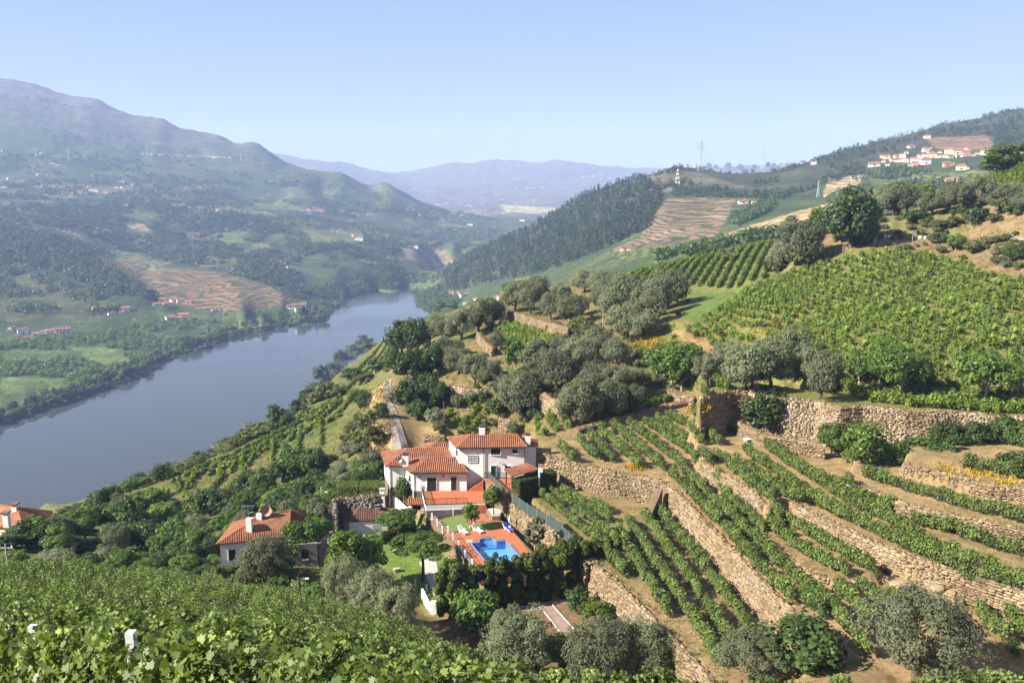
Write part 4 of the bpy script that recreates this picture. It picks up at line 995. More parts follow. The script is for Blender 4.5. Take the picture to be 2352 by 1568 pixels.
# lower stone house with weathered hip roof and ruined wall behind it
sh_ = thing('stone_house', 'low house with weathered brown hip roof below the villa', 'house', (-20, 112, zL))
ze = -48.6 + CZ
fl = VZ(*GZ(600, 450)[0], -48.6); fr = VZ(*GZ(1130, 420)[0], -48.6); bl = VZ(*GZ(462, 335)[0], -48.6); ap = VZ(*GZ(820, 180)[0], -46.6); brr = VZ(*GZ(1240, 335)[0], -48.6)
rf = roof_faces([[fl, fr, ap], [bl, fl, ap], [fr, brr, ap], [brr, bl, ap]], sh_, M['roof_old'], sh_, .26); caps([(fl, ap), (fr, ap), (bl, ap), (brr, ap)], rf, M['roof_old'], sh_)
MB().prism(grow([V2(q) for q in (fl, fr, brr, bl)], .95), zL - .6, ze - .05).build('wall', M['plaster'], sh_)
q = VZ(*GZ(1010, 470)[0], -49.6); MB().box((q.x, fl.y + .1, zL + 1.6), (1.3, .1, 2.6)).build('door', M['steel'], sh_)
q = VZ(*GZ(1055, 260)[0], -48.2); gpier = thing('gate_pier', 'tall white rendered pier at the end of the ruined wall', 'pier', (q.x, q.y, -49.5 + CZ))
MB().box((q.x, q.y, -47.4 + CZ), (.75, .75, 4.2)).build('pier', M['plaster'], gpier); MB().box((q.x, q.y, -45.25 + CZ), (.9, .9, .12)).build('pier_cap', M['concrete'], gpier)
# house with long orange roof behind the olive tree
ho_ = thing('white_house', 'white two storey house with long orange hipped roof behind olive tree', 'house', (-31, 104, -51 + CZ))
ze = -47.2
fl = VZ(*R3(45, 455)[0], ze); rdg0 = VZ(*R3(300, 330)[0], ze + 1.5); ap = VZ(*R3(640, 185)[0], -44.6); fr = VZ(*R3(625, 395)[0], ze - .1); br_ = VZ(*R3(775, 245)[0], ze)
bl = Vector((fl.x + (ap.x - fl.x) * .15 - 1.5, fl.y + 7.5, ze + CZ)); brb = Vector((br_.x - 1.0, br_.y + 3.0, ze + CZ)); al = Vector((fl.x + 4.6, fl.y + 4.2, -44.9 + CZ))
rf = roof_faces([[fl, fr, ap, al], [fr, br_, ap], [br_, brb, ap], [brb, bl, al, ap], [bl, fl, al]], ho_, M['roof_worn'], ho_, .3); caps([(fl, al), (al, ap), (fr, ap), (br_, ap)], rf, M['roof_worn'], ho_)
hp = grow([V2(q) for q in (fl, fr, br_, brb, bl)], .94); MB().prism(hp, -52.4 + CZ, ze - .06 + CZ).build('wall', M['plaster'], ho_)
a, b = Vector(hp[0]), Vector(hp[1]); opening(ho_, ho_, a + (b - a) * .12, a + (b - a) * .22, -49.9 + CZ, -48.3 + CZ, 'window', M['shutter'], frame=M['paint_white'])
opening(ho_, ho_, a + (b - a) * .5, a + (b - a) * .6, -49.9 + CZ, -48.3 + CZ, 'window', M['shutter'], frame=M['paint_white'])
for (x, y, s) in ((312, 300, .75), (395, 262, .75)):
    q = VZ(*R3(x, y + 25)[0], -45.9); chimney(ho_, rf, (q.x, q.y), .75, .7, -47 + CZ, -44.5 + CZ, False)
q = VZ(*R3(450, 225)[0], -44.9); ds = thing('satellite_dish', 'reddish satellite dish on the ridge of the orange roofed house', 'satellite dish', tuple(q))
link('dish', MB().tube([(0, .05, .75), (0, 0, .75), (0, -.15, .78), (.02, -.3, .8)], [.05, .3, .62, .8], 16).mesh('dish', plain('faded_red_paint', (.45, .22, .17), .6, .1)), ds); link('mast', MB().bar((0, .1, -.4), (0, .1, .75), .07, n=6).mesh('mast', M['steel']), ds); link('arm', MB().bar((0, 0, .7), (.1, -.7, .85), .05).mesh('arm', M['dark_metal']), ds)
q = VZ(*R3(305, 265)[0], -45.5); an = thing('roof_aerial', 'thin television aerial above the chimney of the orange roofed house', 'aerial', tuple(q))
link('mast', MB().bar((0, 0, -1), (0, 0, 2.2), .05, n=6).mesh('mast', M['steel']), an); m = MB(); m.bar((-.9, 0, 2.1), (.9, 0, 2.2), .04)
for i in range(7): m.bar((-.8 + i * .27, -.3, 2.1), (-.8 + i * .27, .3, 2.1), .03)
m.bar((.1, 0, 1.1), (.7, .1, 1.25), .2, .04); link('elements', m.mesh('elements', M['steel']), an)
# grey ruined wall with a window hole
ru = thing('ruined_house', 'grey roofless ruin with an empty window beside the olive trees', 'ruin', tuple(VZ(*R3(740, 600)[0], -51)))
a, b = VZ(*R3(634, 620)[0], -50.3), VZ(*R3(862, 600)[0], -50.3); z0, z1, z2, z3 = -52.8 + CZ, -49.75 + CZ, -48.2 + CZ, -47.4 + CZ
def slab(a, b, z0, z1, th=.45): 
    d = (b - a).normalized(); n = Vector((-d.y, d.x, 0)) * th / 2; return MB().prism([V2(a - n), V2(b - n), V2(b + n), V2(a + n)], z0, z1)
L = b - a; m = MB()
for q in (slab(a, a + L * .43, z0, z3), slab(a + L * .68, b, z0, z3), slab(a + L * .431, a + L * .679, z0, z1), slab(a + L * .431, a + L * .679, z2, z3)): m.add(q.v, q.f)
m.build('wall', M['grey_ruin'], ru); slab(a + L * .41, a + L * .70, z1, z1 + .12, .6).build('window_sill', M['concrete'], ru)
e = a + Vector((1.2, 4.5, 0)); slab(a, e, z0, z3 - .6).build('side_wall', M['grey_ruin'], ru); e2 = b + Vector((1.0, 4.5, 0)); slab(b, e2, z0, z3 - .3).build('side_wall', M['grey_ruin'], ru)
# red roofed house at the left edge
lh = thing('left_house', 'house with red tiled gable roof above trees at the river side', 'house', (-70, 112, -53 + CZ)); lh.name = 'tiled_house'
ze = -50.0
el, er = VZ(*R1(-330, 300)[0], ze), VZ(*R1(190, 335)[0], ze); ee = VZ(*R1(372, 270)[0], ze + .1); rl = VZ(*R1(-200, 100)[0], ze + 2.6); rr = VZ(*R1(145, 165)[0], ze + 2.4)
bb = Vector((ee.x - 1.2, ee.y + 4.0, ze + CZ)); bl2 = Vector((el.x - 2, el.y + 9, ze + CZ))
rf = roof_faces([[el, er, rr, rl], [er, ee, rr], [ee, bb, rr], [bb, bl2, rl, rr]], lh, M['roof_worn'], lh, .3); caps([(er, rr), (ee, rr), (rl, rr)], rf, M['roof_worn'], lh)
hp = grow([V2(q) for q in (el, er, ee, bb, bl2)], .95); MB().prism(hp, -55.5 + CZ, ze - .08 + CZ).build('wall', M['cream'], lh)
a, b = Vector(hp[1]), Vector(hp[2]); opening(lh, lh, a + (b - a) * .6, a + (b - a) * .8, -52.6 + CZ, -51.2 + CZ, 'window', M['glass'], frame=M['paint_white']); opening(lh, lh, a + (b - a) * .2, a + (b - a) * .4, -52.6 + CZ, -51.2 + CZ, 'window', M['glass'], frame=M['paint_white'])
for (x, y) in ((125, 205), (55, 275)):
    q = VZ(*R1(x, y)[0], ze + 1.6); o = chimney(lh, rf, (q.x, q.y), .8, .7, ze + .8 + CZ, ze + 2.9 + CZ, False); MB().prism([(q.x - .55, q.y - .5), (q.x + .55, q.y - .5), (q.x + .55, q.y + .5), (q.x - .55, q.y + .5)], ze + 3.0 + CZ, ze + 3.2 + CZ).build('chimney_cap', M['roof_old'], o, lh)
# lower lawn edging: stone benches, white posts, gravel path, white gate stairs
for i, (x0, y0, x1, y1, lab) in enumerate(((1170, 740, 1280, 690, 'long low granite bench under the upper umbrella shaped tree'), (1185, 875, 1255, 850, 'short granite bench in the middle of the lower lawn'), (1205, 1120, 1285, 1105, 'granite block bench near the white posts of the lower lawn'))):
    a, b = VZ(*GZ(x0, y0)[0], ZL), VZ(*GZ(x1, y1)[0], ZL); t = thing('stone_bench', lab, 'bench', tuple(a), 0, 'granite benches on the lawn')
    MB().bar((a.x, a.y, zL + .42), (b.x, b.y, zL + .42), .55, .16).build('seat', M['garden_stone'], t)
    for f in (.12, .88): q = a.lerp(b, f); MB().box((q.x, q.y, zL + .17), (.4, .4, .36)).build('leg', M['garden_stone'], t)
lf = thing('lawn_fence', 'four white posts with thin wires at the lower lawn edge', 'fence', tuple(VZ(*GZ(1480, 1290)[0], ZL)))
fp = [VZ(*q, ZL) for q in GZ(1315, 1250, 1488, 1305, 1636, 1380, 1735, 1425)]; wires = MB()
for q in fp: MB().box((q.x, q.y, zL + .45), (.24, .24, 1.15)).build('post', M['white_post'], lf)
for a, b in zip(fp[:-1], fp[1:]):
    for z in (.4, .8): wires.bar((a.x, a.y, zL + z), (b.x, b.y, zL + z), .03)
wires.build('wire', M['wire'], lf)
gp = [V2(VZ(*q, ZL)) for q in GZ(1540, 990, 1700, 930, 1760, 940, 1800, 1180, 1740, 1350, 1690, 1330, 1620, 1130)]
tag(MB().prism(gp, zL - .05, zL + .06).build('gravel_path', M['pebble']), kind='structure')
gp = [V2(VZ(*q, ZL)) for q in GZ(1390, 640, 1500, 570, 1640, 560, 1720, 620, 1700, 700, 1560, 700)]
tag(MB().prism(gp, zL - .05, zL + .06).build('gravel_path', M['pebble']), kind='structure')
wg = thing('entrance_steps', 'white walled entrance steps with orange floor left of the tall hedge', 'steps', tuple(VZ(*R3(1740, 960)[0], ZL)))
def wp(x, y, z): return VZ(*R3(x, y)[0], z)
a, b = wp(1690, 880, -51.2), wp(1762, 1045, -53.0)
MB().add([a, b, b + Vector((0, 0, 1.5)), a + Vector((0, 0, 1.2)), a + Vector((.25, 0, 0)), b + Vector((.25, 0, 0)), b + Vector((.25, 0, 1.5)), a + Vector((.25, 0, 1.2))], [(0, 1, 2, 3), (7, 6, 5, 4), (3, 2, 6, 7), (1, 5, 6, 2), (0, 3, 7, 4)]).build('side_wall', M['plaster'], wg)
q = wp(1790, 1055, -53.0); MB().box((q.x, q.y, q.z + 1.0), (.75, .9, 2.6)).build('pier', M['plaster'], wg)
for i in range(6):
    q0, q1 = a.lerp(b, i / 6), a.lerp(b, (i + 1) / 6); e = Vector((1.25, -.1, 0)); MB().prism([V2(q0 + Vector((.26, 0, 0))), V2(q1 + Vector((.26, 0, 0))), V2(q1 + e), V2(q0 + e)], -54 + CZ, q1.z + .12).build('step', M['paving'], wg)
# garden path with kerbs below the hedge
def ribbon(name, lines, z, mat, kind='structure', th=.06, w=None):
    m = MB(); m.prism([V2(VZ(*q, z)) for q in lines], z + CZ - .1, z + CZ + th); return tag(m.build(name, mat), kind=kind)
pathc = plain('garden_path_earth', (.25, .18, .145), .9, .2, 1)
ribbon('garden_path', R4(600, 500, 700, 440, 760, 395, 790, 440, 960, 410, 1200, 350, 1385, 350, 1440, 372, 1200, 400, 1070, 415, 1240, 640, 1165, 690, 985, 460, 850, 470), ZG, pathc)
def kerb(pts, z, label):
    q = [VZ(*p, z) for p in pts]; t = thing('kerb', label, 'kerb', tuple(q[0]), 0, 'garden path kerbs')
    for a, b in zip(q[:-1], q[1:]):
        L = (b - a).length; k = max(1, int(L / 1.0))
        for i in range(k): MB().bar(a.lerp(b, i / k) + Vector((0, 0, .08)), a.lerp(b, (i + .97) / k) + Vector((0, 0, .08)), .16, .2).build('kerb_stone', M['garden_stone'], t)
kerb(R4(700, 490, 850, 470, 985, 460, 1165, 690), ZG, 'granite kerb curving along the near side of the garden path')
kerb(R4(1240, 620, 1065, 425, 1100, 395, 1200, 385), ZG, 'granite kerb around the right hand flower bed of the garden')
kerb(R4(790, 440, 960, 425, 1200, 350), ZG, 'granite kerb at the foot of the tall hedge')
# narrow road up the hill behind the villa
RD = [(905, 1050), (905, 1030), (893, 985), (884, 930), (880, 890), (888, 872)]; RDr = [(938, 1050), (938, 1030), (925, 985), (905, 930), (897, 890), (900, 872)]
m = MB(); L1 = [hit(*zip(*[p]))[0] for p in dens(RD, 8)]; L2 = [hit(*zip(*[p]))[0] for p in dens(RDr, 8)]
k = min(len(L1), len(L2)); La = [Vector(dens([tuple(x) for x in L1], 1e9)[0]) for _ in (0,)]
def resample(P, n):
    P = [np.array(p) for p in P]; s = [0]
    for a, b in zip(P[:-1], P[1:]): s.append(s[-1] + np.linalg.norm(b - a))
    out = []
    for t in np.linspace(0, s[-1], n):
        i = min(max(np.searchsorted(s, t) - 1, 0), len(P) - 2); out.append(P[i] + (P[i + 1] - P[i]) * ((t - s[i]) / max(1e-6, s[i + 1] - s[i])))
    return out
A_, B_ = resample(L1, 40), resample(L2, 40); vs = []
for a, b in zip(A_, B_):
    for t in (0, .5, 1):
        q = a + (b - a) * t; vs.append((q[0], q[1], Hs(q[0], q[1]) + .14))
m.add(vs, [(i * 3 + j, i * 3 + j + 1, i * 3 + j + 4, i * 3 + j + 3) for i in range(39) for j in range(2)]); tag(m.build('road', M['asphalt']), kind='structure')
# ------------------------------------------------------------------ dry stone terrace walls, stone by stone
ONES = 'zeroth first second third fourth fifth sixth seventh eighth ninth tenth eleventh twelfth thirteenth fourteenth fifteenth sixteenth seventeenth eighteenth nineteenth'.split()
TENS = ['', '', 'twenty', 'thirty', 'forty', 'fifty', 'sixty', 'seventy', 'eighty', 'ninety']
def nth(n):
    if n > 100: return 'hundred and ' + nth(n - 100)
    if n == 100: return 'hundredth'
    if n < 20: return ONES[n]
    t, r = divmod(n, 10)
    if r: return TENS[t] + ' ' + ONES[r]
    return TENS[t][:-1] + 'ieth'
def stone_shape(seed):
    r = np.random.default_rng(seed)
    v = np.array([(x, y, z) for z in (-.5, .5) for x, y in ((-.5, -.5), (.5, -.5), (.5, .5), (-.5, .5))], float)
    v += r.uniform(-.15, .15, v.shape); f = [(0, 3, 2), (0, 2, 1), (4, 5, 6), (4, 6, 7), (0, 1, 5), (0, 5, 4), (1, 2, 6), (1, 6, 5), (2, 3, 7), (2, 7, 6), (3, 0, 4), (3, 4, 7)]
    return v, np.array(f)
SH = [stone_shape(i) for i in range(8)]
STONE_ME = {}
def stone_mesh(mat, k, tint):
    key = (mat, k, tint)
    if key not in STONE_ME:
        v, f = SH[k]; STONE_ME[key] = mesh_np('stone', v, f, M[mat], np.full(len(f), tint / 4.0))
    return STONE_ME[key]
def merged(verts, faces, tint, mats, name, mat, parent):
    return link(name, mesh_np(name, np.concatenate(verts), np.concatenate(faces), M[mat] if isinstance(mat, str) else mat, np.concatenate(tint)), parent)
FACES = []; TOPS = []                                        # wall crowns, for the dry grass on them
def stone_wall(pts, ztop, zbase, label, mat='stone', parts=300, size=(.22, .72), course=(.14, .34), batter=.14, facing=None, cap=.5, worn=.12, group='dry stone terrace walls', name='stone_wall', grass=True):
    """pts: frame px of the crown (level ztop, or per point); stones laid on the face towards the viewer"""
    n = len(pts); zt = ztop if isinstance(ztop, (list, tuple)) else [ztop] * n; zb = zbase if isinstance(zbase, (list, tuple)) else [zbase] * n
    P = [np.array(onZ(p[0], p[1], z)) for p, z in zip(pts, zt)]
    Q = [np.array([*p, b]) for p, b in zip(P, zb)]
    mid = P[n // 2]; t = thing(name, label, 'wall', (mid[0], mid[1], zb[n // 2] + CZ), 0, group); base = t.matrix_basis.inverted()
    off = np.array([mid[0], mid[1], zb[n // 2]])
    r = np.random.default_rng(int(abs(P[0][0] * 13 + P[0][1] * 7)) + n); core = MB(); S = []
    for a, b in zip(Q[:-1], Q[1:]):
        d = b[:2] - a[:2]; L = np.hypot(*d)
        if L < .05: continue
        d = d / L; nrm = np.array([d[1], -d[0]])
        ref = np.array(facing) if facing is not None else -(a[:2] + b[:2]) / 2
        if nrm @ ref < 0: nrm = -nrm
        ang = math.atan2(d[1], d[0])
        ha, hb = a[2] - a[3], b[2] - b[3]; back = -nrm * cap
        A0 = a[:2] + nrm * batter * ha; B0 = b[:2] + nrm * batter * hb
        core.add([(*A0, a[3] - .5 + CZ), (*B0, b[3] - .5 + CZ), (*(b[:2]), b[2] - .05 + CZ), (*(a[:2]), a[2] - .05 + CZ), (*(a[:2] + back), a[3] - .5 + CZ), (*(b[:2] + back), b[3] - .5 + CZ), (*(b[:2] + back), b[2] - .05 + CZ), (*(a[:2] + back), a[2] - .05 + CZ)],
                 [(0, 1, 2, 3), (3, 2, 6, 7), (5, 4, 7, 6), (0, 3, 7, 4), (1, 5, 6, 2)])
        if grass: TOPS.append((a[:3], b[:3], nrm)); FACES.append((a, b, nrm, batter))
        H_ = max(ha, hb); z = 0
        while z < H_ - .06:
            ch = r.uniform(*course); s = r.uniform(-.2, 0)
            while s < L:
                w = r.uniform(*size); c = s + w / 2; f = min(max(c / L, 0), 1); h = ha + (hb - ha) * f
                if c < L + .1 and z + ch * .6 < h - r.uniform(0, worn):
                    xy = a[:2] + d * c + nrm * (batter * (h - z - ch / 2) + r.uniform(-.05, .06)); zz = a[3] + (b[3] - a[3]) * f + z + ch / 2
                    S.append((xy[0], xy[1], zz, w * .97, r.uniform(.26, .46), ch * r.uniform(.66, 1.12), ang + r.uniform(-.16, .16), r.integers(8), r.integers(5), r.normal(0, .10)))
                s += w + r.uniform(.0, .03)
            z += ch
        s = 0                                     # coping stones lying on the crown
        while s < L:
            w = r.uniform(*size); f = min((s + w / 2) / L, 1); xy = a[:2] + d * (s + w / 2) + back * r.uniform(.1, .9); 
            if r.random() < .75: S.append((xy[0], xy[1], a[2] + (b[2] - a[2]) * f + r.uniform(-.06, .04), w, r.uniform(.25, .45), r.uniform(.1, .18), ang + r.uniform(-.5, .5), r.integers(8), r.integers(5), r.normal(0, .15)))
            s += w
    core.build('wall_core', M['mortar'], t)
    S.sort(key=lambda q: q[0] ** 2 + q[1] ** 2); V, Fc, T = [], [], []; nv = 0
    for i, (x, y, z, w, dd, h, an, k, ti, tl) in enumerate(S):
        if i < parts:
            o = link('stone', stone_mesh(mat, int(k), int(ti)), t, (x - off[0], y - off[1], z - off[2]), (0, tl, an), (w, dd, h))
        else:
            v, f = SH[k]; v = v * (w, dd, h); ct, sn_ = math.cos(tl), math.sin(tl); v = np.stack([v[:, 0] * ct + v[:, 2] * sn_, v[:, 1], v[:, 2] * ct - v[:, 0] * sn_], 1); ca, sa = math.cos(an), math.sin(an)
            V.append(np.stack([v[:, 0] * ca - v[:, 1] * sa + x - off[0], v[:, 0] * sa + v[:, 1] * ca + y - off[1], v[:, 2] + z - off[2]], 1)); Fc.append(f + nv); nv += 8; T.append(np.full(12, ti / 4.0))
    if V: tag(merged(V, Fc, T, None, 'stones', mat, t), kind='stuff')
    return t
def z6(*p): return Z6(*p)
# wall P above the garden, from the stairs by the hedge to the lower edge of the picture
stone_wall([(1362, 1293), (1420, 1342), (1500, 1420), (1580, 1505), (1655, 1585)], ZT1 + .15, ZG - .1, 'tall stone wall between the garden and the lowest vine terrace', batter=.1)
stone_wall([(1358, 1262), (1364, 1293)], ZT1 + .15, ZG, 'short end wall of the lowest vine terrace beside the tall hedge', parts=120)
# deck wall below the netting, and the wall end beside the villa
stone_wall(H1(1338, 735, 1612, 995, 1890, 1200, 2262, 1415) + [(1300, 1245), (1345, 1290)], [-46.0, ZT1 + .3, ZT1 + .3, ZT1 + .3, ZT1 + .3, ZT1 + .3], ZDK - .1, 'long stone retaining wall behind the pool below the green netting', facing=(-1, -.4), batter=.04)
stone_wall([(992, 1184), (1020, 1216), (1050, 1250), (1086, 1294), (1104, 1318)], ZDK - .03, ZL - .1, 'stone retaining wall under the white posts between pool deck and lawn', facing=(-1, -.4), batter=.02, grass=False)
stone_wall(H1(1868, 310, 1900, 360, 2180, 455), ZT2 + .3, ZT1 + .2, 'pale stone wall joined to the right end of the villa', batter=.03, mat='stone_grey')
stone_wall(GZ(437, 360, 435, 152, 600, 145, 760, 125, 900, 105, 1040, 112), [-46.6, -45.9, -46.0, -45.7, -45.4, -45.6], -51.6, 'tall ruined stone wall overgrown on top behind the brown roofed house', mat='stone_dark', batter=.02, worn=.5, group=None, name='ruined_wall', parts=250)
# wall Q
stone_wall([(1266, 1052), (1330, 1066), (1400, 1082), (1470, 1095), (1524, 1106)], ZT2 + .1, ZT1 - .1, 'stone wall behind the netted vine rows right of the villa')
stone_wall([(1522, 1108), (1560, 1134), (1650, 1230), (1750, 1332), (1850, 1434), (1930, 1492)], ZT2 + .1, ZT1 - .1, 'long diagonal stone wall with a broad dry grass crown above the lowest terrace', batter=.2)
stone_wall(z6(555, 542, 630, 582, 700, 622, 770, 668, 850, 742), ZT3 + .05, [ZT2 - .1] * 3 + [ZT2B, ZT2B], 'low stone wall between the middle vine rows, ending at the grey rock')
stone_wall(z6(975, 738, 1040, 770, 1180, 836, 1320, 904, 1420, 945, 1500, 980, 1620, 1015, 1750, 1052, 1900, 1105, 2049, 1152, 2200, 1205), ZT3 + .05, [ZT2B] * 4 + [ZT2B - .3] * 2 + [ZT2] * 5, 'longest stone wall crossing the right side, crumbling above the big olive tree', size=(.32, .75))
stone_wall(z6(838, 880, 880, 920, 950, 980, 1030, 1040, 1100, 1080, 1230, 1102, 1345, 1098), ZT2B + .05, ZT2 - .1, 'knee high stone edge under the short pair of vine rows', size=(.3, .6))
stone_wall(z6(1232, 652, 1330, 676, 1400, 700, 1500, 748, 1600, 772, 1750, 802, 1900, 832, 2049, 862, 2200, 895), ZT5 + .05, ZT3 - .1, 'upper stone wall on the right below the long double vine row')
stone_wall(z6(1490, 560, 1600, 582, 1700, 605, 1800, 628, 1900, 652, 2049, 672, 2200, 690), ZT6 + .05, ZT5 - .1, 'short sloping stone wall with yellow flowers at the right edge', parts=200)
WT = WTOP
stone_wall(WT[3:10], [-32.95] * 7, [-39.9, -39.9, -39.6, -39.6, -39.6, -39.7, -39.8], 'tallest pale stone wall under the locust trees, lichen grey on top', mat='stone_grey', size=(.24, .75), course=(.14, .34), batter=.12)
stone_wall(WT[:4], [-33.2, -32.95, -32.95, -32.95], [-39.4, -39.8, -39.9, -39.9], 'high rounded stone bastion at the left end of the tallest wall', mat='stone_grey', size=(.24, .75), course=(.14, .34), batter=.12, parts=250)
stone_wall(WT[9:], [-32.95] * (len(WT) - 9), [-38.5] * (len(WT) - 9), 'stone wall continuing right from the tallest wall behind dark shrubs', mat='stone_grey', size=(.24, .75), course=(.14, .34), parts=200)
stone_wall(z6(690, 335, 760, 385, 850, 425, 980, 445, 1130, 470), -37.6, ZT3 - .1, 'lower step of stone at the foot of the tallest wall', size=(.35, .7), parts=250)
stone_wall([(1330, 985), (1390, 968), (1440, 955), (1520, 934), (1592, 918)], ZT2 + .9, ZT2 - .2, 'low grey rubble wall closing the upper vine field below the olives', mat='stone_grey', cap=1.3, size=(.25, .5), parts=250)
# old walls in the olive grove
def wallG(pts, h, label, mat='stone', **k):
    P = [G(*p) for p in pts]; zt = [p.z - CZ for p in P]
    px, py, _ = proj([(p.x, p.y, p.z + h) for p in P]); return stone_wall(list(zip(px, py)), [z + h for z in zt], [z - .6 for z in zt], label, mat, group='old walls in the olive grove', **k)
wallG(R6(955, 215, 1040, 240, 1150, 280, 1250, 310, 1370, 345), 3.2, 'ochre stone wall under the upper olive trees of the grove', parts=150)
wallG(R6(745, 345, 790, 400, 850, 460), 2.2, 'broken stone wall with small steps among the grove vines', parts=100)
wallG(R6(535, 720, 640, 740, 800, 760), 2.2, 'grey stone wall below the olive trees beside the hill road', 'stone_grey', parts=120)
wallG(R6(1180, 800, 1260, 850, 1320, 860), 3.0, 'shaded stone corner wall in the middle of the grove', 'stone_grey', parts=120)
wallG(R6(900, 960, 960, 975, 1010, 970), 2.4, 'small ochre stone wall just behind the villa chimney', parts=100)
wallG(R6(2060, 745, 2140, 775, 2230, 800), 2.0, 'pale stone wall at the right end of the grove above the vine field', 'stone_grey', parts=120)
wallG(R6(385, 1100, 500, 1105), 3.0, 'stone wall beside the road bend behind the villa', parts=100)
# stairs in wall Q, stairs by the hedge
def stone_stairs(a, b, za, zb, n, w, label):
    if len(a) == 2: a = VZ(*a, za); b = VZ(*b, zb)
    t = thing('stone_stairs', label, 'stairs', tuple(b)); d = (b - a); d.z = 0; L = max(d.length, .9); rz = math.atan2(d.y, d.x)
    for i in range(n):
        q = a.lerp(b, (i + .5) / n); h = (za - zb) * (n - i) / n
        MB().box((q.x, q.y, zb + CZ + h / 2 - .1), (L / n + .1, w, h + .2), rz).build('step', M['stone'], t)
sq_a = VZ(1514, 1122, ZT2); sq_b = sq_a + Vector((-2.6, -3.6, ZT1 - ZT2)); stone_stairs(sq_a, sq_b, ZT2, ZT1, 13, 1.1, 'narrow stone stairs set into the diagonal terrace wall')
stone_stairs((1362, 1330), (1352, 1362), ZT1 - 2.3, ZG, 7, 1.4, 'shaded stone stairs between tall hedge and garden wall')
# rocks under the long wall
def rock(p, s, label, sq=(1, .8, .6), mat='stone'):
    bm = bmesh.new(); bmesh.ops.create_icosphere(bm, subdivisions=3, radius=1)
    sd = rng.integers(99)
    for v in bm.verts:
        k = 1 + (float(fbm(np.array([v.co.x * 1.7 + sd]), np.array([v.co.y * 1.7 + v.co.z * 2.3]), 5)[0]) - .5) * 1.1; v.co = Vector((v.co.x * sq[0], v.co.y * sq[1], v.co.z * sq[2])) * k * s * .8
    me = bpy.data.meshes.new('boulder'); bm.to_mesh(me); bm.free(); me.materials.append(M[mat]); at = me.attributes.new('tint', 'FLOAT', 'FACE'); at.data.foreach_set('value', np.full(len(me.polygons), .5, np.float32))
    o = link('boulder', me, None, (p.x, p.y, p.z)); o.rotation_euler = (0, 0, rng.uniform(0, 6)); return tag(o, label, 'rock', 'rocks under the terrace walls')
for x, y, z, s, l in ((870, 790, ZT2B + .4, 1.2, 'grey rock at the end of the low middle wall'), (1500, 1105, ZT2 + .5, 1.5, 'flat grey rock slab left of the hollow under the long wall'), (1640, 1130, ZT2 + .9, 1.7, 'pointed rock overhanging a dark hollow under the long wall'), (1720, 1160, ZT2 + .7, 1.4, 'pale cracked rock right of the hollow under the long wall'), (1420, 1080, ZT2 + .2, 1.0, 'small brown rock beside the end of the short vine rows'), (1330, 1130, ZT2, .9, 'brown rock below the knee high stone edge'), (1250, 1465, ZT2 - .6, 2.6, 'ochre earth bank left of the biggest olive tree')):
    rock(VZ(*Z6(x, y)[0], z) - Vector((0, 0, .35)), s, l, (1.3, .9, .6))
# ------------------------------------------------------------------ foliage templates
def unit(v): return v / np.maximum(np.linalg.norm(v, axis=-1, keepdims=True), 1e-6)
LEAF8 = np.array([(0, -.5), (.34, -.42), (.5, -.02), (.30, .14), (0, .52), (-.30, .14), (-.5, -.02), (-.34, -.42)])
LEAF4 = np.array([(-.5, -.35), (.5, -.35), (.38, .4), (-.38, .4)])
LEAF12 = np.array([(0, -.32), (.22, -.5), (.5, -.25), (.36, -.04), (.48, .22), (.18, .2), (0, .56), (-.18, .2), (-.48, .22), (-.36, -.04), (-.5, -.25), (-.22, -.5)])
DIA = np.array([(0, -.5), (.5, 0), (0, .5), (-.5, 0)])
def leaves(P, N, L, W, shape, r, fold=0.12):
    """leaf polygons at P facing N"""
    n = len(P); T = unit(np.cross(N, r.normal(size=(n, 3)))); B = np.cross(N, T)
    L = np.broadcast_to(np.asarray(L, float), (n,)); W = np.broadcast_to(np.asarray(W, float), (n,)); k = len(shape)
    V = P[:, None] + T[:, None] * (shape[None, :, 0] * W[:, None])[..., None] + B[:, None] * (shape[None, :, 1] * L[:, None])[..., None]
    V = V + N[:, None] * (np.abs(shape[None, :, 0]) * fold * 2 * W[:, None])[..., None]
    return V.reshape(-1, 3), np.arange(n * k).reshape(n, k)
def vine_tmpl(seed, n, l=1.15, h=1.55, w=.62, leaf=.15, shape=LEAF4, mat='vine', z0=.3, ax=.3, upb=.35):
    r = np.random.default_rng(seed); m = 9; c = np.stack([r.uniform(-l / 2, l / 2, m), r.normal(0, w * .17, m), r.uniform(z0 + .2, h - .15, m)], 1)
    k = r.integers(m, size=n); d = unit(r.normal(size=(n, 3))) * (r.uniform(.35, 1, n) ** .6)[:, None] * np.array([.42, w * .52, .38])
    P = c[k] + d; P[:, 2] = np.clip(P[:, 2], z0 * .6, h * 1.12); out = P - np.array([0, 0, h * .45]); out[:, 0] *= ax; out[:, 2] *= .6
    N = unit(unit(out) * .8 + r.normal(size=(n, 3)) * .55 + np.array([0, 0, upb]))
    V, Fc = leaves(P, N, r.uniform(.75, 1.25, n) * leaf, r.uniform(.75, 1.2, n) * leaf, shape, r)
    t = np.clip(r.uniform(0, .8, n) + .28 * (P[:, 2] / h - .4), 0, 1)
    return mesh_np('vine', V, Fc, M[mat], t)
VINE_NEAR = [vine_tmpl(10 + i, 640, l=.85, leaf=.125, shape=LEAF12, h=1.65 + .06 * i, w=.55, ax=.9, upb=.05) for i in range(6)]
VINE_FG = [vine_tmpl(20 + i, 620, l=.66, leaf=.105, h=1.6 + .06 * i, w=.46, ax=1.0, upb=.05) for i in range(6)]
VINE_MID = [vine_tmpl(30 + i, 420, leaf=.165, h=1.6, w=.75) for i in range(5)]
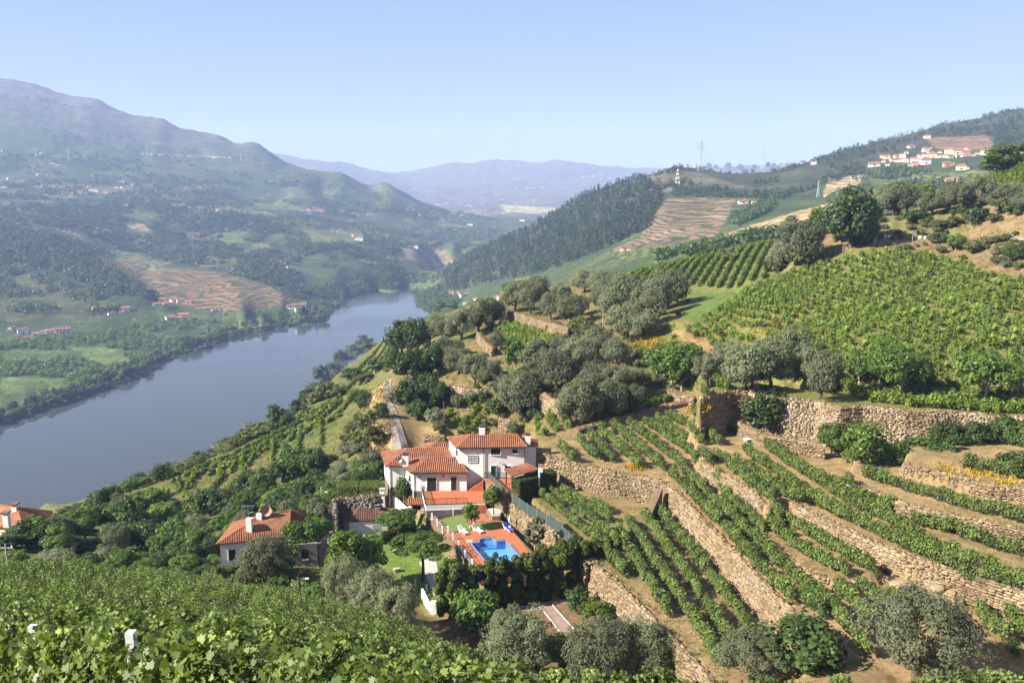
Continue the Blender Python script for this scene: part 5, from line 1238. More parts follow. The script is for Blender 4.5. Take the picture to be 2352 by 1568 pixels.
VINE_FAR = [vine_tmpl(50 + i, 110, l=1.0, leaf=.27, h=1.35, w=.8, mat='vine_far', z0=.15) for i in range(4)]
VINE_LINE = [vine_tmpl(70 + i, 130, l=2.4, leaf=.34, h=1.3, w=.7, mat='vine_far', z0=.1) for i in range(3)]
post_me = MB().bar((0, 0, 0), (0, 0, 1.75), .08, n=5).mesh('post', M['wood_post'])
white_post_me = MB().box((0, 0, .85), (.12, .12, 1.75)).mesh('post', M['white_post'])
stem_me = MB().tube([(0, 0, -.05), (.03, .02, .3), (-.02, 0, .6)], [.045, .035, .03], 5).mesh('stem', M['bark'])
def vine_row(pts, label, group, kind, step=1.0, posts=5, post=post_me, zfun=None, jitter=.08, gap=.03, scale=1.0, stems=False, svar=.18):
    """pts: world plan polyline"""
    P = np.array(resample(pts, max(2, int(sum(np.linalg.norm(np.array(b) - np.array(a)) for a, b in zip(pts[:-1], pts[1:])) / step) + 1)))
    z = H(P[:, 0], P[:, 1]); t = thing('vine_row', label, 'vine row', (P[0, 0], P[0, 1], z[0]), 0, group)
    for i, (p, zz) in enumerate(zip(P, z)):
        q = P[min(i + 1, len(P) - 1)] - P[max(i - 1, 0)]; an = math.atan2(q[1], q[0]) + rng.normal(0, .08)
        loc = (p[0] - P[0, 0] + rng.normal(0, jitter), p[1] - P[0, 1] + rng.normal(0, jitter), zz - z[0] - .03)
        if posts and i % posts == 0: link('post', post, t, loc)
        if rng.random() < gap: continue
        s = scale * rng.uniform(1 - svar, 1 + svar)
        link('vine', kind[rng.integers(len(kind))], t, loc, (0, 0, an + (math.pi if rng.random() < .5 else 0)), (scale * rng.uniform(.95, 1.15), s, s))
        if stems and i % 2 == 0: link('stem', stem_me, t, loc)
    return t
def zrow_pts(pts, z, up=.85): return [onZ(a, b, z + up)[:2] for a, b in pts]
def rows_z6(rows, z, kind, where, group, **k):
    for i, r in enumerate(rows): vine_row(zrow_pts(Z6(*r), z), where(i), group, kind, **{'scale': 1.15, **k})
ZK = dict(scale=1.12)
G1 = 'trellised vine rows of the lowest terrace'
for i, r in enumerate([(1318, 590, 1560, 820, 1800, 1010), (1420, 575, 1700, 810, 1940, 990), (1515, 568, 1760, 740, 1965, 895), (1640, 598, 1830, 720, 1965, 800), (1850, 670, 1975, 745)]):
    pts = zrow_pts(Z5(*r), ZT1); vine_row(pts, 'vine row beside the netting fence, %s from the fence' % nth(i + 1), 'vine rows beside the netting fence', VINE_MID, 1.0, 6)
rows_z6([(70, 885, 130, 970, 205, 1050), (175, 860, 280, 1030, 400, 1225), (228, 815, 400, 1080, 640, 1440), (300, 790, 480, 1040, 720, 1395), (365, 770, 560, 1010, 800, 1330), (120, 850, 175, 925)], ZT1, VINE_MID,
        lambda i: ['shortest vine row at the left corner of the lowest terrace', 'second vine row of the lowest terrace, ending half way down', 'longest vine row in the middle of the lowest terrace', 'fourth vine row of the lowest terrace, ending at the dark fig tree', 'vine row at the foot of the diagonal stone wall', 'vine stub between the fence rows and the lowest terrace'][i], G1)
G2 = 'vine rows of the upper vine field'
rows_z6([(-90, 465, -30, 530), (0, 440, 75, 520), (40, 412, 160, 535), (100, 397, 270, 555), (160, 382, 385, 565), (235, 372, 480, 555), (305, 357, 560, 528), (355, 342, 640, 530), (405, 327, 720, 490)], ZT2, VINE_MID,
        lambda i: 'vine row in the field above the villa wall, %s from the left' % nth(i + 1), G2)
G3 = 'vine rows along the diagonal wall'
rows_z6([(432, 600, 580, 755, 730, 905), (480, 580, 620, 720, 860, 950, 1000, 1075, 1090, 1150), (530, 560, 690, 705, 850, 865), (745, 935, 860, 1050, 990, 1180), (1035, 1165, 1070, 1200, 1110, 1230), (1110, 1145, 1210, 1270, 1310, 1395), (1195, 1130, 1270, 1195, 1350, 1270), (1305, 1130, 1370, 1170, 1420, 1215), (1440, 1160, 1500, 1200), (1850, 1225, 1920, 1310, 2000, 1400), (1985, 1250, 2040, 1310, 2120, 1400)], ZT2, VINE_MID,
        lambda i: ['vine row on the very edge of the diagonal wall, upper half', 'longest vine row behind the diagonal wall', 'vine row under the low middle wall', 'vine row on the edge of the diagonal wall, lower half', 'short gappy vine row above the dark fig tree', 'vine row running down to the left of the biggest olive', 'vine row pointing into the crown of the biggest olive', 'short vine row right behind the biggest olive tree', 'vine stub under the rocks of the long wall', 'vine row right of the biggest olive tree', 'vine row cut by the lower right picture edge'][i], G3)
G4 = 'vine rows above the long stone wall'
rows_z6([(545, 318, 700, 390, 860, 455), (690, 555, 800, 645, 930, 735), (640, 520, 760, 560, 900, 660, 1010, 715), (760, 485, 900, 585, 1050, 700, 1200, 780), (830, 450, 960, 530, 1100, 620, 1280, 705, 1420, 760), (880, 480, 1010, 570, 1160, 665, 1300, 750, 1420, 800, 1560, 900, 1750, 975, 2100, 1100), (1100, 720, 1230, 790, 1390, 865, 1500, 925, 1700, 1000, 1900, 1060, 2100, 1125), (1560, 812, 1700, 850, 1900, 915, 2100, 975), (1330, 720, 1425, 752)], ZT3, VINE_MID,
        lambda i: ['vine row climbing beside the foot of the tallest wall', 'short vine row on the edge of the low middle wall', 'vine row behind the low middle wall, second from its edge', 'vine row in the middle of the broad terrace', 'farthest vine row of the broad terrace near the cherry trees', 'long back row of the double vine row above the longest wall', 'long front row of the double vine row above the longest wall', 'vine row under the upper stone wall at the right edge', 'vine stub before the upper stone wall'][i], G4)
rows_z6([(940, 800, 1080, 880, 1200, 950, 1335, 1025), (880, 832, 1000, 925, 1100, 985, 1225, 1040)], ZT2B, VINE_MID, lambda i: ['rear vine row of the short pair in the rock hollow', 'front vine row of the short pair in the rock hollow'][i], G4)
rows_z6([(1335, 600, 1450, 640, 1600, 685, 1750, 730, 1900, 765, 2100, 815)], ZT5, VINE_MID, lambda i: 'vine row above the upper stone wall on the right', G4)
rows_z6([(1790, 550, 1900, 572, 2100, 598)], ZT6, VINE_MID, lambda i: 'gappy vine row above the sloping wall with yellow flowers', G4)
# foreground vineyard: rows along the slope
fd = Vector((.75, -.66)); fn = Vector((.66, .75)); k = 0
FG = []
for i in range(5, 24):
    c = i * 2.15 - 1.2; run = []
    for s in np.arange(-95, 45, .5):
        p = fn * c + fd * s
        if p.y < 8.5: continue
        z = Hs(p.x, p.y); px, py, dp = proj([(p.x, p.y, z + 1.0)]); 
        if not (-140 < px[0] < 1230) or py[0] > 1720: continue
        lim = 1e9
        # the vineyard ends at its crest
        cr = np.interp(px[0], [-150, 0, 200, 400, 560, 700, 850, 950, 1050, 1110, 1230], [88, 87, 86, 83, 79, 75, 69, 65, 59, 54, 44])
        if p.y > cr: continue
        run.append((p.x, p.y))
    if len(run) > 6: FG.append(run)
for i, run in enumerate(FG):
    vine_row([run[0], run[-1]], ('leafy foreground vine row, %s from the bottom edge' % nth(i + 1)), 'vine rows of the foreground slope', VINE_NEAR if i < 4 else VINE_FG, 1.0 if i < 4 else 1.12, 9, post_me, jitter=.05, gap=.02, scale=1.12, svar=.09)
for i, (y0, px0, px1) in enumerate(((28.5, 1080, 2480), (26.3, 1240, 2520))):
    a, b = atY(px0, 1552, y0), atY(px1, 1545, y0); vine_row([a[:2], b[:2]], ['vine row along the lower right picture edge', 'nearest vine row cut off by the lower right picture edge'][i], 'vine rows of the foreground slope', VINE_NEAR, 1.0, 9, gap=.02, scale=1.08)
# single large leaves on the vines closest to the viewer
def loose_leaves(row_pts, n, label, seed):
    r = np.random.default_rng(seed); t = thing('vine_row', label, 'vine row', (row_pts[0][0], row_pts[0][1], Hs(*row_pts[0])), 0, 'vine rows of the foreground slope')
    base = t.matrix_basis.inverted(); lm = []
    for k in range(6):
        V, Fc = leaves(np.zeros((1, 3)), np.array([[0, 0, 1.0]]), .14, .14, LEAF12, r, .1 + .05 * k); lm.append(mesh_np('leaf', V, Fc, M['vine'], np.array([k / 5.0])))
    a, b = np.array(row_pts[0]), np.array(row_pts[1])
    for i in range(n):
        f = r.uniform(); p = a + (b - a) * f; h = r.uniform(.5, 1.85); s = r.choice((-1, 1)) * .42 * math.sqrt(max(0.05, 1 - ((h - 1.0) / 1.0) ** 2))
        d = unit(b - a); nn = np.array([d[1], -d[0]]); q = p + nn * s
        v = Vector((nn[0] * np.sign(s), nn[1] * np.sign(s), .2)) + Vector(r.normal(size=3) * .45)
        o = link('leaf', lm[r.integers(6)], t, base @ Vector((q[0], q[1], Hs(*p) + h))); o.rotation_euler = v.to_track_quat('Z', 'Y').to_euler(); o.scale = (1, 1, 1)
    m = []
    for i in range(int(np.linalg.norm(b - a))):
        p = a + (b - a) * i / np.linalg.norm(b - a); link('vine', VINE_NEAR[i % 5], t, base @ Vector((p[0], p[1], Hs(*p))), (0, 0, math.atan2(b[1] - a[1], b[0] - a[0])), (1.05, .8, 1.05))
    for f in ((.48, .73) if seed == 81 else ()): p = a + (b - a) * f; link('post', white_post_me, t, base @ Vector((p[0], p[1], Hs(*p) + .32)))
    w = MB(); 
    for h in (.9, 1.4):
        for i in range(8):
            q0 = a + (b - a) * i / 8; q1 = a + (b - a) * (i + 1) / 8; w.bar((*q0, Hs(*q0) + h), (*q1, Hs(*q1) + h), .004)
    w.build('wire', M['dark_metal'], t)
for i, (c, s0, s1) in enumerate(((7.0, -27, -5.5), (4.7, -24, -7))):
    a, b = fn * c + fd * s0, fn * c + fd * s1; loose_leaves([(a.x, a.y), (b.x, b.y)], 300, ['large leaved vine row with white concrete posts at the lower left', 'nearest large leaved vine row in the lower left corner'][i], 80 + i)
# fields filled with rows: hillside, mid field, grove patches
def field(poly, a, b, spacing, step, kind, label, group, posts=0, gap=.06, y0=0, jitter=.25, maxrows=80, scale=1.0):
    W = hit([p[0] for p in poly], [p[1] for p in poly]); A = hit([a[0], b[0]], [a[1], b[1]])
    d = A[1, :2] - A[0, :2]; d /= np.hypot(*d); n = np.array([-d[1], d[0]])
    if n[1] < 0: n = -n
    q = W[:, :2] @ n; s = W[:, :2] @ d; rows = []
    for c in np.arange(q.min() + spacing / 2, q.max(), spacing):
        ss = np.arange(s.min(), s.max(), 1.0); X = d[0] * ss + n[0] * c; Y = d[1] * ss + n[1] * c
        px, py, dp = proj(np.stack([X, Y, H(X, Y)], 1)); ok = in_poly(px, py, poly) & in_poly(X, Y, [tuple(w[:2]) for w in W])
        ix = np.flatnonzero(ok)
        if len(ix) < 3: continue
        for run in np.split(ix, np.flatnonzero(np.diff(ix) > 2) + 1):
            if len(run) >= 3: rows.append([(X[run[0]], Y[run[0]]), (X[run[-1]], Y[run[-1]])])
    for i, r in enumerate(rows[:maxrows]): vine_row(r, label % nth(i + 1), group, kind, step, posts, gap=gap, jitter=jitter, scale=scale)
field([(1575, 770), (1640, 715), (1720, 665), (1800, 632), (1860, 612), (1960, 588), (2050, 578), (2150, 590), (2235, 618), (2352, 655), (2480, 690), (2480, 930), (2352, 955), (2200, 940), (2080, 935), (1960, 905), (1830, 880), (1720, 860), (1650, 800)],
      (1700, 700), (2000, 800), 2.9, 1.6, VINE_FAR, 'straggling vine row on the broad hillside, %s from the lower wall', 'vine rows of the broad hillside', gap=.10, jitter=.4, scale=1.25)
field([(1365, 655), (1480, 622), (1620, 590), (1775, 558), (1765, 640), (1690, 665), (1560, 655), (1470, 660)], (1690, 665), (1735, 575), 3.2, 1.3, VINE_FAR, 'straight vine row of the regular hilltop plot, %s from the left', 'vine rows of the hilltop plot', gap=.02, jitter=.1, scale=1.3)
field([(1120, 750), (1200, 745), (1330, 790), (1300, 815), (1160, 800)], (1150, 790), (1300, 800), 2.6, 1.4, VINE_FAR, 'low vine row in the upper grove clearing, %s up the slope', 'vine rows between the olives', gap=.12, scale=1.2)
field([(1010, 960), (1060, 930), (1120, 905), (1130, 930), (1115, 1000), (1060, 1005)], (1020, 990), (1100, 930), 2.4, 1.3, VINE_FAR, 'low vine row just behind the villa roof, %s up the slope', 'vine rows between the olives', gap=.1, scale=1.2)
field([(1215, 960), (1300, 945), (1320, 975), (1240, 1010)], (1225, 965), (1250, 1005), 2.4, 1.3, VINE_FAR, 'low vine row above the villa chimney, %s from the left', 'vine rows between the olives', gap=.1, scale=1.2)
field([(1410, 950), (1500, 915), (1560, 905), (1540, 925), (1430, 958)], (1420, 950), (1540, 915), 2.2, 1.3, VINE_FAR, 'low vine row under the olives beside the rubble wall, %s up the slope', 'vine rows between the olives', gap=.1, scale=1.2)
field([(1450, 800), (1540, 770), (1600, 800), (1560, 835), (1460, 835)], (1460, 820), (1580, 800), 2.8, 1.6, VINE_FAR, 'vine row among yellow broom left of the hillside path, %s up the slope', 'vine rows between the olives', gap=.2, scale=1.1)
field([(1640, 890), (1760, 880), (1900, 900), (2000, 925), (2200, 942), (2352, 955), (2352, 925), (2100, 900), (1900, 868), (1700, 860)], (1700, 900), (2200, 935), 2.2, 1.4, VINE_FAR, 'vine row along the crown of the tallest wall, %s up the slope', 'vine rows above the tallest wall', gap=.1, scale=1.25)
field([(2170, 455), (2210, 432), (2280, 405), (2352, 362), (2480, 300), (2480, 400), (2352, 440), (2230, 450)], (2200, 455), (2300, 395), 3.2, 1.8, VINE_FAR, 'vine row on the crest at the upper right, %s from the left', 'vine rows on the upper right crest', gap=.05, scale=1.3)
# old vine lines on the slope above the river
LS = [(40, 1190, 240, 1110), (330, 1090, 470, 1030), (470, 1000, 750, 890, 1100, 730, 1400, 600, 1600, 500), (480, 1060, 800, 930, 1150, 760, 1400, 640, 1620, 520), (520, 1090, 850, 950, 1200, 790, 1500, 610, 1640, 500), (640, 1080, 900, 960, 1180, 850), (1410, 740, 1540, 620, 1700, 480), (1590, 650, 1700, 560, 1780, 470), (350, 1130, 520, 1060), (560, 960, 800, 870, 1000, 770),
      (105, 1295, 150, 1340, 190, 1390), (210, 1300, 260, 1220), (230, 1360, 260, 1300, 290, 1240), (385, 1205, 388, 1140), (430, 1230, 465, 1320, 475, 1430), (520, 1340, 525, 1290, 530, 1240), (710, 1120, 715, 1060, 720, 1000), (670, 1190, 740, 1090), (890, 950, 890, 1030, 910, 1090), (940, 1010, 1000, 920), (1135, 960, 1138, 900, 1140, 830), (1195, 980, 1240, 860), (1350, 880, 1365, 740), (1535, 830, 1532, 740, 1530, 640), (460, 1180, 520, 1090), (1280, 800, 1370, 700), (800, 1060, 860, 980), (1020, 860, 1130, 790), (1620, 640, 1690, 600)]
for i, r in enumerate(LS):
    W = hit(*zip(*[(p[0], p[1]) for p in dens(R8(*r), 12)])); W = [tuple(w[:2]) for w in W if np.isfinite(w).all() and 120 < w[1] < 480]
    if len(W) > 1: vine_row(W, 'thin vine line above the river, %s in order from the left' % nth(i + 1), 'vine lines above the river', VINE_LINE, 2.0, 0, gap=.04, jitter=.15, scale=1.15)
fl_ = [(862, 800), (900, 770), (915, 800), (870, 850), (800, 905), (760, 925), (790, 880)]
field(fl_, (790, 915), (890, 800), 4.2, 2.4, VINE_LINE, 'narrow vine line low on the river slope, %s in order', 'vine lines low on the river slope', gap=.02, jitter=.1, maxrows=30)

# ------------------------------------------------------------------ trees
def crown_mesh(name, seed, R, zc, nc, nl, leaf, mat, cr=.34, shell=.55, upb=.35, dome=-.4, flat=1.0, shape=DIA, lw=.5, sq=1.0):
    r = np.random.default_rng(seed); C = []
    while len(C) < nc:
        d = unit(r.normal(size=3)[None])[0]
        if d[2] < dome: continue
        if sq != 1: d = np.sign(d) * np.abs(d) ** sq; d = d / max(np.abs(d).max(), .8)
        C.append(d * r.uniform(shell, .92) * np.array(R) * r.uniform(.85, 1.1))
    C = np.array(C); k = r.integers(nc, size=nl); crd = (r.uniform(.7, 1.25, nc) * cr)[k][:, None] * np.array([min(R[0], R[1] * 1.2), R[1], min(R[2], R[0]) * flat])
    d = unit(r.normal(size=(nl, 3))); P = C[k] + d * crd * (r.uniform(.45, 1, nl) ** .5)[:, None]
    out = unit(P / np.array(R)); N = unit(d * .65 + out * .35 + r.normal(size=(nl, 3)) * .45 + np.array([0, 0, upb]))
    P = P + np.array([0, 0, zc]); L = r.uniform(.7, 1.3, nl) * leaf
    V, Fc = leaves(P, N, L, L * lw, shape, r, .08)
    return mesh_np(name, V, Fc, M[mat], np.clip(r.uniform(0, .75, nl) + r.uniform(-.15, .3, nc)[k], 0, 1)), C + np.array([0, 0, zc])
def trunk_mesh(seed, C, zb, r0, mat, nl=7, lean=.25):
    r = np.random.default_rng(seed); m = MB(); fork = np.array([r.normal(0, lean * .4), r.normal(0, lean * .4), zb])
    m.tube([(0, 0, -.4), tuple(fork * .45 + r.normal(0, .05, 3)), tuple(fork)], [r0 * 1.25, r0 * .95, r0 * .8], 8)
    for c in C[r.permutation(len(C))[:nl]]: m.tube([tuple(fork * .97), tuple(fork * .5 + c * .5 + np.array([0, 0, -.06 * abs(c[2])])), tuple(c)], [r0 * .6, r0 * .34, r0 * .1], 5)
    return m.mesh('trunk', M[mat])
TREE = {}
def kind(nm, cat, n, W, Hh, R, zc, zb, r0, bark, limbs=7, **k):
    TREE[nm] = (cat, W, Hh, [])
    for i in range(n):
        cm, C = crown_mesh('crown', sum(map(ord, nm)) * 7 + i * 13, R, zc, **k); TREE[nm][3].append((cm, trunk_mesh(i + len(nm), C, zb, r0, bark, limbs)))
kind('olive_big', 'olive tree', 3, 8, 6.0, (3.6, 3.4, 2.7), 3.1, 1.1, .32, 'bark', 9, nc=80, nl=17000, leaf=.23, mat='olive', cr=.25, lw=.4, dome=-.75)
kind('olive', 'olive tree', 4, 6, 5.0, (2.6, 2.5, 2.2), 2.7, 1.0, .22, 'bark', 7, nc=48, nl=8500, leaf=.27, mat='olive', cr=.33, lw=.45, dome=-.75)
kind('oak', 'tree', 3, 7, 7, (3.1, 3.0, 3.1), 3.7, 1.2, .28, 'bark', 7, nc=46, nl=4600, leaf=.45, mat='dark', cr=.33, lw=.65, dome=-.8)
kind('fruit', 'tree', 3, 6, 6, (2.6, 2.5, 2.6), 3.2, 1.2, .17, 'pale_bark', 8, nc=44, nl=4200, leaf=.38, mat='green', cr=.32, lw=.6, dome=-.75)
kind('locust', 'tree', 3, 7, 6.5, (3.2, 3.0, 2.4), 4.0, 2.0, .2, 'pale_bark', 9, nc=42, nl=3800, leaf=.4, mat='green', cr=.29, lw=.5, dome=-.45)
kind('lime', 'tree', 2, 7, 8, (3.1, 3.0, 3.5), 4.5, 1.4, .25, 'bark', 6, nc=48, nl=5200, leaf=.4, mat='lime', cr=.31, lw=.75, dome=-.85)
kind('umbrella', 'umbrella tree', 2, 6.5, 5.2, (3.2, 3.0, 1.15), 4.0, 2.9, .16, 'bark', 10, nc=52, nl=6500, leaf=.32, mat='green', cr=.26, lw=.4, dome=-.2)
kind('shrub', 'shrub', 4, 3, 2.2, (1.45, 1.4, 1.05), 1.05, .4, .06, 'bark', 5, nc=24, nl=1300, leaf=.34, mat='bank_shrub', cr=.40, lw=.55)
kind('dark_shrub', 'shrub', 3, 3, 2.4, (1.45, 1.4, 1.15), 1.15, .4, .06, 'bark', 5, nc=24, nl=1400, leaf=.34, mat='dark', cr=.40, lw=.6)
kind('grey_shrub', 'shrub', 2, 3, 2.4, (1.45, 1.4, 1.15), 1.15, .4, .06, 'bark', 5, nc=24, nl=1400, leaf=.34, mat='olive', cr=.40, lw=.5)
kind('willow', 'riverside tree', 3, 8, 9, (3.8, 3.6, 4.0), 4.8, 1.5, .3, 'bark', 5, nc=26, nl=900, leaf=1.1, mat='riverside', cr=.34, lw=.6)
kind('poplar', 'poplar tree', 2, 3.2, 9, (1.4, 1.4, 4.2), 4.8, .9, .16, 'bark', 4, nc=30, nl=1500, leaf=.45, mat='green', cr=.34, lw=.6)
kind('cypress', 'cypress tree', 4, 4.2, 8.4, (1.95, 1.9, 3.9), 3.75, .5, .2, 'bark', 4, nc=110, nl=13000, leaf=.38, mat='cypress', cr=.30, lw=.65, dome=-.97, sq=.6)
kind('juniper', 'conifer', 2, 1.6, 4, (.7, .7, 1.95), 2.0, .3, .08, 'bark', 3, nc=24, nl=1300, leaf=.26, mat='dark', cr=.34, lw=.6, dome=-.9)
kind('ball', 'clipped tree', 2, 2.2, 3.4, (1.1, 1.1, 1.05), 2.4, 1.6, .06, 'bark', 6, nc=40, nl=3600, leaf=.2, mat='lime', cr=.36, lw=.7, dome=-.9)
kind('spindly', 'tree', 1, 2.6, 5.6, (1.15, 1.1, 2.3), 3.2, 1.0, .08, 'pale_bark', 6, nc=26, nl=1300, leaf=.28, mat='olive', cr=.27, lw=.7, dome=-.8)
NAMES = {'olive_big': 'olive_tree', 'olive': 'olive_tree', 'oak': 'oak_tree', 'fruit': 'fruit_tree', 'locust': 'locust_tree', 'lime': 'leafy_tree', 'umbrella': 'umbrella_tree', 'shrub': 'shrub', 'dark_shrub': 'shrub', 'grey_shrub': 'shrub', 'willow': 'riverside_tree', 'poplar': 'poplar_tree', 'cypress': 'cypress_tree', 'juniper': 'conifer', 'ball': 'clipped_tree', 'spindly': 'slender_tree'}
def tree(kd, p, w, h, label, group=None):
    """w, h in metres"""
    cat, W, Hh, vs = TREE[kd]; cm, tm = vs[rng.integers(len(vs))]
    t = thing(NAMES[kd], label, cat, tuple(p), rng.uniform(0, 6.28) if kd != 'cypress' else rng.choice((0, 1.57, 3.14)), group); sx, sz = w / W, h / Hh
    link('crown', cm, t, scale=(sx, sx * rng.uniform(.9, 1.1), sz)); link('trunk', tm, t, scale=(sx, sx, sz)); return t
def tree_px(kd, x, yb, w, h, label, group=None, z=None, Y=None):
    """x, yb: frame px of the foot; w, h frame px"""
    if z is not None: p = VZ(x, yb, z)
    elif Y is not None: q = atY(x, yb, Y); p = Vector((q[0], Y, Hs(q[0], Y)))
    else: p = G(x, yb)
    if not all(map(math.isfinite, p)): return None
    dep = p.y * CP - (p.z - CZ) * SP; m = dep / F
    return tree(kd, p, w * m * 1.14, h * m * 1.1, label, group)
# garden and lower edge
for a in (('olive_big', 1185, 1545, 192, 150, 'broad grey olive tree in the garden, left of the two', dict(z=ZG)), ('olive_big', 1378, 1568, 180, 150, 'broad grey olive tree at the foot of the garden wall', dict(z=ZG)), ('olive_big', 1478, 1552, 150, 128, 'olive tree leaning over the crown of the garden wall', dict(z=ZG)),
          ('olive_big', 1728, 1560, 165, 112, 'smaller olive tree at the bottom between wall and fig tree', dict(z=-45.5)), ('oak', 1838, 1545, 190, 130, 'dark fig tree between the two olives at the lower right', dict(z=-44.5)), ('olive_big', 2108, 1560, 265, 200, 'biggest olive tree, silvery, at the lower right', dict(z=ZT2)),
          ('fruit', 1088, 1462, 122, 105, 'light green fruit tree before the tall dark hedge', dict(z=ZG)), ('lime', 1285, 1530, 76, 72, 'glossy citrus bush between the garden olives', dict(z=ZG)), ('dark_shrub', 1328, 1402, 48, 56, 'round dark camellia bush at the garden path', dict(z=ZG)), ('ball', 1370, 1432, 62, 46, 'low bright juniper bush under the garden wall', dict(z=ZG)),
          ('olive_big', 612, 1345, 132, 112, 'olive tree standing before the white two storey house', dict(Y=96)), ('olive_big', 800, 1395, 125, 122, 'olive tree behind the foreground vines, left of three', dict(Y=87)), ('olive_big', 858, 1412, 125, 120, 'olive tree behind the foreground vines, middle of three', dict(Y=84)), ('olive_big', 908, 1432, 115, 108, 'olive tree behind the foreground vines, nearest the white steps', dict(Y=81)),
          ('lime', 790, 1310, 105, 125, 'tall light green tree of upright boughs, left stem', dict(Y=99)), ('lime', 838, 1305, 95, 115, 'tall light green tree of upright boughs, right stem', dict(Y=101)),
          ('umbrella', 915, 1242, 96, 66, 'flat topped umbrella tree beside the brown roofed house', dict(z=ZL)), ('umbrella', 970, 1335, 128, 102, 'flat topped umbrella tree in the lower lawn', dict(z=ZL)),
          ('dark_shrub', 572, 1262, 70, 44, 'dark fig bush against the orange roof, left', dict(Y=101)), ('dark_shrub', 630, 1262, 72, 44, 'dark fig bush against the orange roof, right', dict(Y=101)), ('fruit', 690, 1272, 100, 92, 'green bushy tree between orange roof and ruin', dict(Y=108)), ('fruit', 735, 1240, 50, 60, 'narrow green tree beside the ruined wall', dict(Y=112)),
          ('ball', 1082, 1214, 34, 54, 'round headed clipped tree on the deck lawn', dict(z=ZDK)), ('ball', 1134, 1180, 40, 60, 'round bushy tree growing from the pebble planter', dict(z=-48.1)), ('spindly', 1229, 1280, 50, 102, 'slender tree with yellowing leaves before the deck wall', dict(z=ZDK)), ('fruit', 928, 1156, 36, 64, 'small ornamental tree in the bed beside the villa', dict(z=-50.2))):
    tree_px(*a[:6], group='trees of the villa garden', **a[6])
# tall cypress hedge: each trunk its own tree, trimmed into one wall
hx = [(1032, 1414, 128), (1070, 1407, 112), (1106, 1400, 116), (1142, 1393, 122), (1168, 1388, 112), (1206, 1380, 108), (1236, 1374, 112), (1268, 1368, 118), (1296, 1362, 124), (1326, 1356, 122), (1348, 1350, 112)]
for i, (x, y, h) in enumerate(hx): tree_px('cypress', x, y, 50, h * 1.02, 'tall cypress trimmed into the dark hedge below the pool, %s from the left' % nth(i + 1), 'cypresses of the tall hedge', z=ZG)
def hedge(poly, z0, z1, label, mat, n, leaf=.16):
    """clipped block of leaves"""
    c = Vector((sum(p[0] for p in poly) / len(poly), sum(p[1] for p in poly) / len(poly))); t = thing('clipped_hedge', label, 'hedge', (c.x, c.y, z0)); r = np.random.default_rng(len(label))
    MB().prism(grow(poly, .93), z0, z1 - .1).build('branches', M['bark'], t); P, N = [], []; k = len(poly); ar = sum(poly[i][0] * poly[(i + 1) % k][1] - poly[(i + 1) % k][0] * poly[i][1] for i in range(k)); sg = 1 if ar > 0 else -1
    per = [(Vector(poly[(i + 1) % k]) - Vector(poly[i])).length for i in range(k)]
    while len(P) < n:
        if r.random() < .4:
            q = np.array([r.uniform(min(p[i] for p in poly), max(p[i] for p in poly)) for i in (0, 1)])
            if not in_poly(q[:1], q[1:], poly)[0]: continue
            P.append((*q, z1 + r.normal(0, .06))); N.append((0, 0, 1))
        else:
            i = r.choice(k, p=np.array(per) / sum(per)); a = Vector(poly[i]); b = Vector(poly[(i + 1) % k]); d = (b - a).normalized(); nn = Vector((d.y, -d.x)) * sg; q = a.lerp(b, r.random()) + nn * r.normal(0, .06)
            P.append((q.x, q.y, r.uniform(z0, z1))); N.append((nn.x, nn.y, .2))
    P = np.array(P) - np.array([c.x, c.y, z0]); N = unit(np.array(N) + r.normal(size=(n, 3)) * .5); V, Fc = leaves(P, N, r.uniform(.8, 1.3, n) * leaf, r.uniform(.8, 1.3, n) * leaf * .7, DIA, r)
    tag(link('foliage', mesh_np('foliage', V, Fc, M[mat], r.uniform(0, 1, n)), t), kind='stuff'); return t
hb = [V2(VZ(*q, -45.6)) for q in H1(1700, 880, 1790, 930, 2265, 800, 2180, 745)]
hedge(hb, -46.6 + CZ, -43.6 + CZ, 'rounded dark clipped hedge beside the pergola roof', 'cypress', 9000, .2)
for i, (x0, x1) in enumerate(((776, 822), (826, 880))):
    a, b = VZ(x0, 1142, -49.2), VZ(x1, 1142, -49.2); hedge([(a.x, a.y), (b.x, b.y), (b.x - .3, b.y + 3.2), (a.x - .3, a.y + 3.2)], -49.6 + CZ, -47.5 + CZ, ['bright clipped hedge block left of the villa, left one', 'bright clipped hedge block left of the villa, right one'][i], 'lime', 4200, .18)
a, b, c_, d_ = [V2(VZ(*q, -51.2)) for q in GZ(1050, 690, 1490, 560, 1480, 480, 1030, 600)]
hedge([a, b, c_, d_], ZL + CZ, -50.4 + CZ, 'dark clipped hedge under the upper umbrella tree', 'green', 4500, .18)
